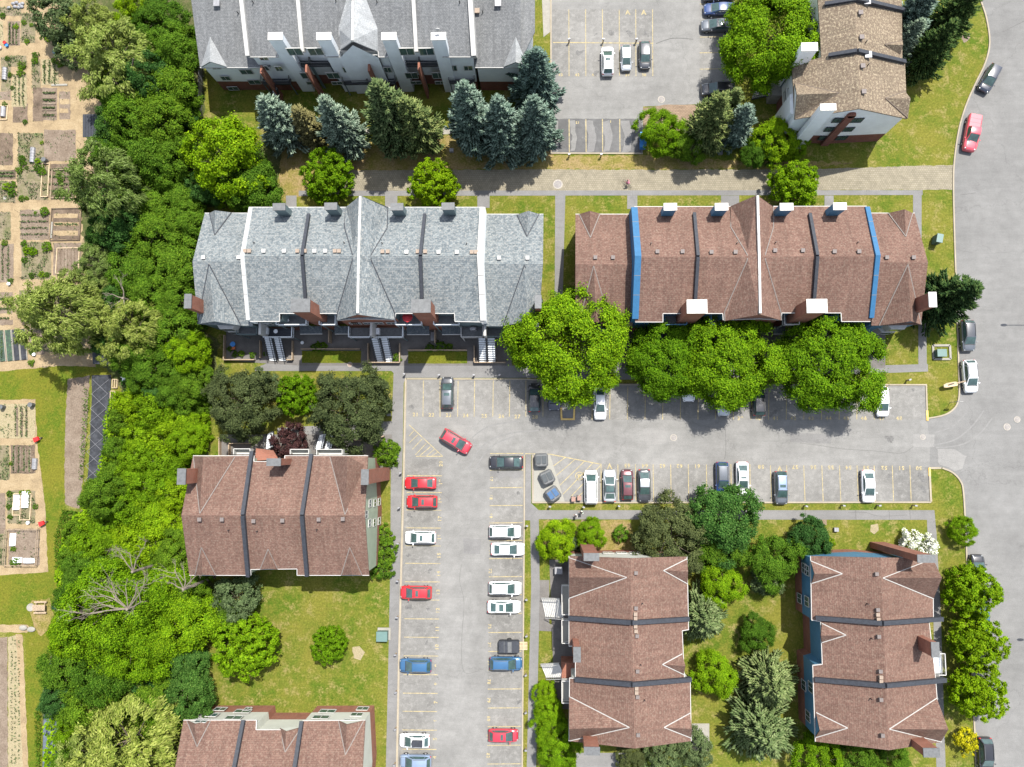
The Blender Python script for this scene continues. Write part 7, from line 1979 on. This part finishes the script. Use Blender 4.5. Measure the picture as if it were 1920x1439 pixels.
for x, y, r, lab in ((430, 655, 5, 'small plant at the left of the leftmost yard'), (440, 664, 6, 'leafy plant in the leftmost yard, left one'), (452, 664, 6, 'leafy plant in the leftmost yard, middle one'), (472, 666, 6, 'leafy plant in the leftmost yard, right one'), (497, 664, 4, 'small plant beside the first stairs'), (592, 650, 9, 'dark bush in the patio above the left grass plot'), (605, 650, 8, 'second dark bush in the patio above the left grass plot'), (745, 671, 8, 'bright bush at the right foot of the middle stairs'), (806, 652, 8, 'left bush between the right hand patios'), (826, 649, 10, 'right bush between the right hand patios'), (842, 652, 7, 'small bush at the right hand patios'), (1255, 665, 12, 'dark bush in the brown row front yard')):
    tree('shrub', x, y, r, lab, 'yard shrubs of the grey row', cat='shrub', name='shrub')
def umbrella(px, py, h, r, mat, label):
    c = P(px, py, h); o = empty('patio_umbrella', (c.x, c.y, h - 2.2), label, 'parasol')
    mb = MB(); mb.tube((c.x, c.y, h - 2.2), (c.x, c.y, h), .025, .025, 6); mb.build('pole', M['metal'], o)
    mb = MB(); n = 8
    for i in range(n):
        a0, a1 = i * 2 * math.pi / n, (i + 1) * 2 * math.pi / n
        mb.poly([(c.x, c.y, h), (c.x + math.cos(a0) * r, c.y + math.sin(a0) * r, h - .35), (c.x + math.cos(a1) * r, c.y + math.sin(a1) * r, h - .35)])
    mb.build('canopy', mat, o)
umbrella(763, 594, 8.4, .75, m_plain('red_canvas', (.3, .02, .025), .8), 'dark red parasol on the upper balcony beside the right brick chimney')
one('patio_table', 'blue round table in the leftmost yard of the grey row', 'table', [M['bluep']], lambda mb, c: (mb.tube((c.x, c.y, .66), (c.x, c.y, .72), .4, .4, 18), mb.tube((c.x, c.y, 0), (c.x, c.y, .68), .05, .05, 8)), 440, 647)
one('garden_chair', 'orange chair beside the blue round table', 'chair', [m_plain('orange_plastic', (.35, .10, .03), .5)], lambda mb, c: (mb.box((c.x, c.y, .42), (.5, .45, .05)), mb.box((c.x, c.y - .22, .65), (.5, .05, .45)), [mb.box((c.x + i * .2, c.y + j * .18, .2), (.05, .05, .42)) for i in (1, -1) for j in (1, -1)]), 440, 654)
def atop(name, lab, cat, mat, x, y, h, fn): 
    mb = MB(); c = P(x, y, h); fn(mb, c); o = mb.build(name, mat); tag(o, lab, cat)
tbl = lambda r, hh: (lambda mb, c: (mb.tube((c.x, c.y, c.z + hh - .05), (c.x, c.y, c.z + hh), r, r, 16), mb.tube((c.x, c.y, c.z), (c.x, c.y, c.z + hh - .05), .05, .05, 8)))
atop('patio_table', 'small white round table on the black floored balcony of the grey row', 'table', M['fleece'], 520, 623, 3.4, tbl(.3, .7))
atop('barbecue', 'pale barbecue lid on the right balcony before the white partition', 'barbecue', M['metal'], 888, 618, 3.4, lambda mb, c: (mb.box((c.x, c.y, c.z + .45), (.9, .5, .9)), mb.ball((c.x, c.y, c.z + .95), .5, .3, .25, 10, 6)))
atop('storage_box', 'white storage box at the left end of the black floored balcony', 'box', M['fleece'], 502, 622, 3.4, lambda mb, c: mb.box((c.x, c.y, c.z + .4), (.4, .9, .8)))
atop('storage_box', 'white storage box on the balcony right of the middle partition', 'box', M['fleece'], 710, 623, 3.4, lambda mb, c: mb.box((c.x, c.y, c.z + .4), (.45, .9, .8)))
for i, (x, y) in enumerate(((538, 594), (540, 598), (542, 602))): atop('stool', ['top', 'middle', 'bottom'][i] + ' small white stool of three on the upper left balcony', 'stool', M['fleece'], x, y, 6.4, tbl(.17, .5))
one('bench', 'grey bench lengthwise on the patio below the right brick chimney', 'bench', [M['metal']], lambda mb, c: (mb.box((c.x, c.y, .45), (.55, 1.3, .08)), mb.box((c.x + .25, c.y, .7), (.06, 1.3, .5)), mb.box((c.x, c.y + .5, .2), (.5, .1, .4)), mb.box((c.x, c.y - .5, .2), (.5, .1, .4))), 812, 632)
one('patio_table', 'small white round lamp table on the patio before the left grass plot', 'table', [M['fleece']], lambda mb, c: tbl(.25, .6)(mb, Vector((c.x, c.y, 0))), 569, 644)
mb = MB(); c = P(1047, 1068, 0); mb.box((c.x, c.y, .5), (1.0, .9, 1.0)); mb.box((c.x, c.y, 1.02), (1.1, 1.0, .08)); tag(mb.build('heat_pump', M['metal']), 'grey box unit beside the wall of the white stair block', 'heat pump')
c = P(688, 911, 0)

# ------------------------------------------------------------------ people
def skin_mesh(chain, edges, name, mat, parent, sub=1):
    """one continuous tapering surface grown round connected joints"""
    me = bpy.data.meshes.new(name)
    me.from_pydata([c[0] for c in chain], edges, [])
    o = bpy.data.objects.new(name, me); COL.objects.link(o)
    md = o.modifiers.new('s', 'SKIN'); md.use_smooth_shade = True
    if not me.skin_vertices: 
        bm = bmesh.new(); bm.from_mesh(me); bm.verts.layers.skin.verify(); bm.to_mesh(me); bm.free()
    for i, c in enumerate(chain):
        r_ = c[1] if isinstance(c[1], tuple) else (c[1], c[1])
        me.skin_vertices[0].data[i].radius = r_
        me.skin_vertices[0].data[i].use_root = (i == 0)
    sb = o.modifiers.new('u', 'SUBSURF'); sb.levels = sub; sb.render_levels = sub
    bpy.context.view_layer.update()
    ev = o.evaluated_get(bpy.context.evaluated_depsgraph_get())
    nm = bpy.data.meshes.new_from_object(ev)
    nm.materials.clear(); nm.materials.append(mat)
    bpy.data.objects.remove(o)
    return link_mesh(name, nm, parent)
SKIN = m_plain('skin', (.32, .18, .12), .6, .08, 8)
def person(loc, rz, J, label, shirt, legs, hair, scale=1.0, long_hair=False):
    """J: joint dict; body faces +Y"""
    root = empty('person', loc, label, 'person', None, rz)
    root.scale = (scale,) * 3
    ch, ed, ix = [], [], {}
    def add(k, p, r_, par=None):
        ix[k] = len(ch); ch.append((Vector(p), r_))
        if par is not None: ed.append((ix[par], ix[k]))
    add('pel', J['pel'], (.15, .11)); add('waist', J['waist'], (.13, .10), 'pel'); add('chest', J['chest'], (.16, .12), 'waist'); add('neck', J['neck'], .055, 'chest'); add('chin', J['chin'], (.07, .085), 'neck'); add('brow', J['brow'], (.078, .095), 'chin'); add('crown', J['crown'], (.055, .07), 'brow')
    for s_ in 'lr':
        add('sh' + s_, J['sh' + s_], .065, 'chest'); add('el' + s_, J['el' + s_], .043, 'sh' + s_); add('wr' + s_, J['wr' + s_], .028, 'el' + s_)
        w = Vector(J['wr' + s_]); d = (w - Vector(J['el' + s_])).normalized()
        sd = d.cross(Vector((0, 1, 0)))
        if sd.length < .1: sd = d.cross(Vector((1, 0, 0)))
        sd.normalize()
        add('pa' + s_, w + d * .06, (.036, .018), 'wr' + s_)
        for f, (off, ln_) in enumerate(((-.030, .075), (-.010, .09), (.012, .085), (.032, .065))):
            b0 = w + d * .10 + sd * off
            add(f'f{f}{s_}', b0, .010, 'pa' + s_); add(f'g{f}{s_}', b0 + d * ln_ * .5 + Vector((0, .012, 0)), .009, f'f{f}{s_}'); add(f'h{f}{s_}', b0 + d * ln_ * .85 + Vector((0, .035, 0)), .007, f'g{f}{s_}')
        add('t' + s_, w + d * .05 - sd * .045 + Vector((0, .02, 0)), .011, 'pa' + s_); add('tt' + s_, w + d * .09 - sd * .062 + Vector((0, .035, 0)), .009, 't' + s_)
        add('hp' + s_, J['hp' + s_], .095, 'pel'); add('kn' + s_, J['kn' + s_], .06, 'hp' + s_); add('an' + s_, J['an' + s_], .042, 'kn' + s_); add('to' + s_, J['to' + s_], (.045, .03), 'an' + s_)
    skin_mesh(ch, ed, 'body', SKIN, root, 1)
    # face
    b = Vector(J['brow']); cn = Vector(J['chin'])
    mb = MB(); f0 = (b + cn) / 2
    mb.ball(f0 + Vector((0, .098, 0)), .014, .022, .026, 8, 6); mb.build('nose', SKIN, root, True, True)
    for x in (-.032, .032):
        mb = MB(); mb.ball(f0 + Vector((x, .083, .028)), .013, .01, .009, 8, 5); mb.build('eye', M['black'], root, True, True)
        mb = MB(); mb.ball(f0 + Vector((x * 2.5, .0, .01)), .012, .024, .034, 8, 5); mb.build('ear', SKIN, root, True, True)
    mb = MB(); mb.ball(f0 + Vector((0, .083, -.045)), .026, .01, .008, 8, 5); mb.build('mouth', m_plain('lips', (.3, .1, .09), .6), root, True, True)
    mb = MB(); mb.ball(Vector(J['crown']) + Vector((0, -.022, -.03)), .095, .108, .095, 14, 10)
    if long_hair: mb.ball(Vector(J['neck']) + Vector((0, -.075, .03)), .085, .045, .17, 12, 8)
    mb.build('hair', hair, root, True, True)
    P_ = lambda *ks: [(ch[ix[k]][0], ch[ix[k]][1]) for k in ks]
    def garment(name, ks, es, grow, mat, cut=None):
        lst = []
        for k in ks:
            p, r_ = ch[ix[k]]
            r2 = tuple(v + grow for v in r_) if isinstance(r_, tuple) else r_ + grow
            lst.append([p, r2])
        if cut:
            for k, par, f in cut:
                a, b2 = ch[ix[par]][0], ch[ix[k]][0]
                lst[ks.index(k)][0] = a + (b2 - a) * f
        skin_mesh(lst, es, name, mat, root, 1)
    garment('shirt', ['waist', 'pel', 'chest', 'shl', 'ell', 'shr', 'elr'], [(0, 1), (0, 2), (2, 3), (3, 4), (2, 5), (5, 6)], .018, shirt, [('ell', 'shl', .75), ('elr', 'shr', .75), ('pel', 'waist', .8)])
    garment('trousers', ['pel', 'waist', 'hpl', 'knl', 'anl', 'hpr', 'knr', 'anr'], [(0, 1), (0, 2), (2, 3), (3, 4), (0, 5), (5, 6), (6, 7)], .016, legs, [('waist', 'pel', .5), ('anl', 'knl', .92), ('anr', 'knr', .92)])
    for s_ in 'lr':
        a, t = ch[ix['an' + s_]][0], ch[ix['to' + s_]][0]
        skin_mesh([(a + Vector((0, -.03, -.03)), .05), ((a + t) / 2 + Vector((0, 0, -.005)), (.05, .042)), (t, (.048, .034))], [(0, 1), (1, 2)], 'shoe', M['fleece'], root, 1)
    return root
def walker(step, swing):
    s_ = step
    return dict(pel=(0, 0, .93), waist=(0, 0, 1.08), chest=(0, .01, 1.32), neck=(0, .02, 1.48), chin=(0, .045, 1.56), brow=(0, .04, 1.66), crown=(0, .02, 1.72),
                shl=(-.19, 0, 1.40), ell=(-.24, -.10 * swing, 1.13), wrl=(-.23, .06 * swing, .90), shr=(.19, 0, 1.40), elr=(.24, .02 * swing, 1.12), wrr=(.23, .26 * swing, .95),
                hpl=(-.095, 0, .88), knl=(-.10, .20 * s_, .50), anl=(-.10, .28 * s_, .10), tol=(-.10, .42 * s_ + .02, .05), hpr=(.095, 0, .88), knr=(.10, .02 * s_, .48), anr=(.10, -.26 * s_, .13), tor=(.10, -.13 * s_, .05))
hairb = m_plain('black_hair', (.012, .012, .014), .45)
p = P(1091, 960.5, .9); person((p.x, p.y, .018), RAD(118), walker(1, 1), 'black haired person in a mint white top walking on the path, right of the pair', m_plain('mint_cotton', (.50, .62, .54), .8, .05), m_plain('dark_trousers', (.05, .05, .06), .8), hairb, 1.0)
p = P(1080.5, 967, .9); person((p.x, p.y, .018), RAD(112), walker(.9, .8), 'black haired person in a white shirt walking on the path, left of the pair', m_plain('white_cotton', (.68, .68, .66), .8, .05), m_plain('grey_trousers', (.16, .16, .18), .8), hairb, .97, True)
# cyclist on the lane
bc = P(1176, 345, .3); BH = RAD(135)
bk = empty('bicycle', (bc.x, bc.y, .018), 'dark bicycle under the rider on the paver lane', 'bicycle', None, BH)
for x in (-.52, .52):
    mb = MB()
    for k in range(20):
        a0, a1 = k * math.pi / 10, (k + 1) * math.pi / 10
        mb.tube((x + math.cos(a0) * .33, 0, .34 + math.sin(a0) * .33), (x + math.cos(a1) * .33, 0, .34 + math.sin(a1) * .33), .02, .02, 6, caps=False)
    w = mb.build('wheel', M['tyre'], bk, local=True)
    mb = MB()
    for k in range(8): a0 = k * math.pi / 4; mb.tube((x, 0, .34), (x + math.cos(a0) * .32, 0, .34 + math.sin(a0) * .32), .004, .004, 4)
    mb.build('spokes', M['metal'], w, local=True)
mb = MB()
for a, b in (((-.52, 0, .34), (-.05, 0, .34)), ((-.05, 0, .34), (-.2, 0, .82)), ((-.2, 0, .8), (-.52, 0, .34)), ((-.05, 0, .34), (.38, 0, .80)), ((-.19, 0, .78), (.38, 0, .84)), ((.38, 0, .95), (.52, 0, .34))): mb.tube(a, b, .018, .018, 7)
mb.build('frame', M['dkmetal'], bk, local=True)
mb = MB(); mb.tube((.36, -.28, 1.0), (.36, .28, 1.0), .014, .014, 7); mb.tube((.38, 0, .92), (.36, 0, 1.0), .016, .016, 6); mb.build('handlebar', M['metal'], bk, local=True)
mb = MB(); mb.ball((-.22, 0, .87), .13, .07, .035, 10, 6); mb.build('saddle', M['black'], bk, local=True)
J = dict(pel=(0, -.22, .98), waist=(0, -.16, 1.10), chest=(0, -.02, 1.32), neck=(0, .06, 1.46), chin=(0, .10, 1.53), brow=(0, .10, 1.62), crown=(0, .08, 1.68), shl=(-.18, .0, 1.39), ell=(-.25, .16, 1.19), wrl=(-.25, .33, 1.05), shr=(.18, 0, 1.39), elr=(.25, .16, 1.19), wrr=(.25, .33, 1.05),
         hpl=(-.09, -.2, .93), knl=(-.12, .14, .72), anl=(-.12, .0, .34), tol=(-.12, .12, .28), hpr=(.09, -.2, .93), knr=(.12, .10, .58), anr=(.12, -.08, .20), tor=(.12, .05, .15))
person((bc.x, bc.y, .018), BH - math.pi / 2, J, 'person in a pink top riding the bicycle along the paver lane', m_plain('pink_cotton', (.50, .20, .28), .8, .06), m_plain('wine_trousers', (.12, .02, .04), .8), m_plain('brown_hair', (.06, .035, .03), .5), .95)
# ------------------------------------------------------------------ light, sky, camera
sv = Vector((.25, .45, 1.0)).normalized()
el = math.asin(sv.z); az = math.atan2(sv.x, sv.y)
w = bpy.data.worlds.new('World'); scene.world = w; w.use_nodes = True
t = w.node_tree
bg = t.nodes['Background']
sk = t.nodes.new('ShaderNodeTexSky'); sk.sky_type = 'NISHITA'; sk.sun_disc = False
sk.sun_elevation = el; sk.sun_rotation = az; sk.altitude = 100; sk.dust_density = 1.2
hs = t.nodes.new('ShaderNodeHueSaturation'); hs.inputs['Saturation'].default_value = 0.55
t.links.new(sk.outputs[0], hs.inputs['Color']); t.links.new(hs.outputs[0], bg.inputs['Color']); bg.inputs['Strength'].default_value = 0.15
sl = bpy.data.lights.new('Sun', 'SUN'); sl.energy = 4.3; sl.angle = RAD(0.6); sl.color = (1.0, 0.955, 0.88)
so = bpy.data.objects.new('Sun', sl); COL.objects.link(so)
so.rotation_euler = (-sv).to_track_quat('-Z', 'Y').to_euler(); so.location = sv * 150
cd = bpy.data.cameras.new('Camera'); cd.sensor_width = 36; cd.lens = FPX / 1920 * 36; cd.clip_end = 3000; cd.clip_start = 1
co = bpy.data.objects.new('Camera', cd); COL.objects.link(co)
co.location = CAM; co.rotation_euler = CROT
scene.camera = co
scene.view_settings.view_transform = 'Standard'
scene.view_settings.look = 'None'
scene.view_settings.gamma = 1
scene.view_settings.exposure = 1.27
scene.cycles.max_bounces = 6
scene.cycles.transparent_max_bounces = 6
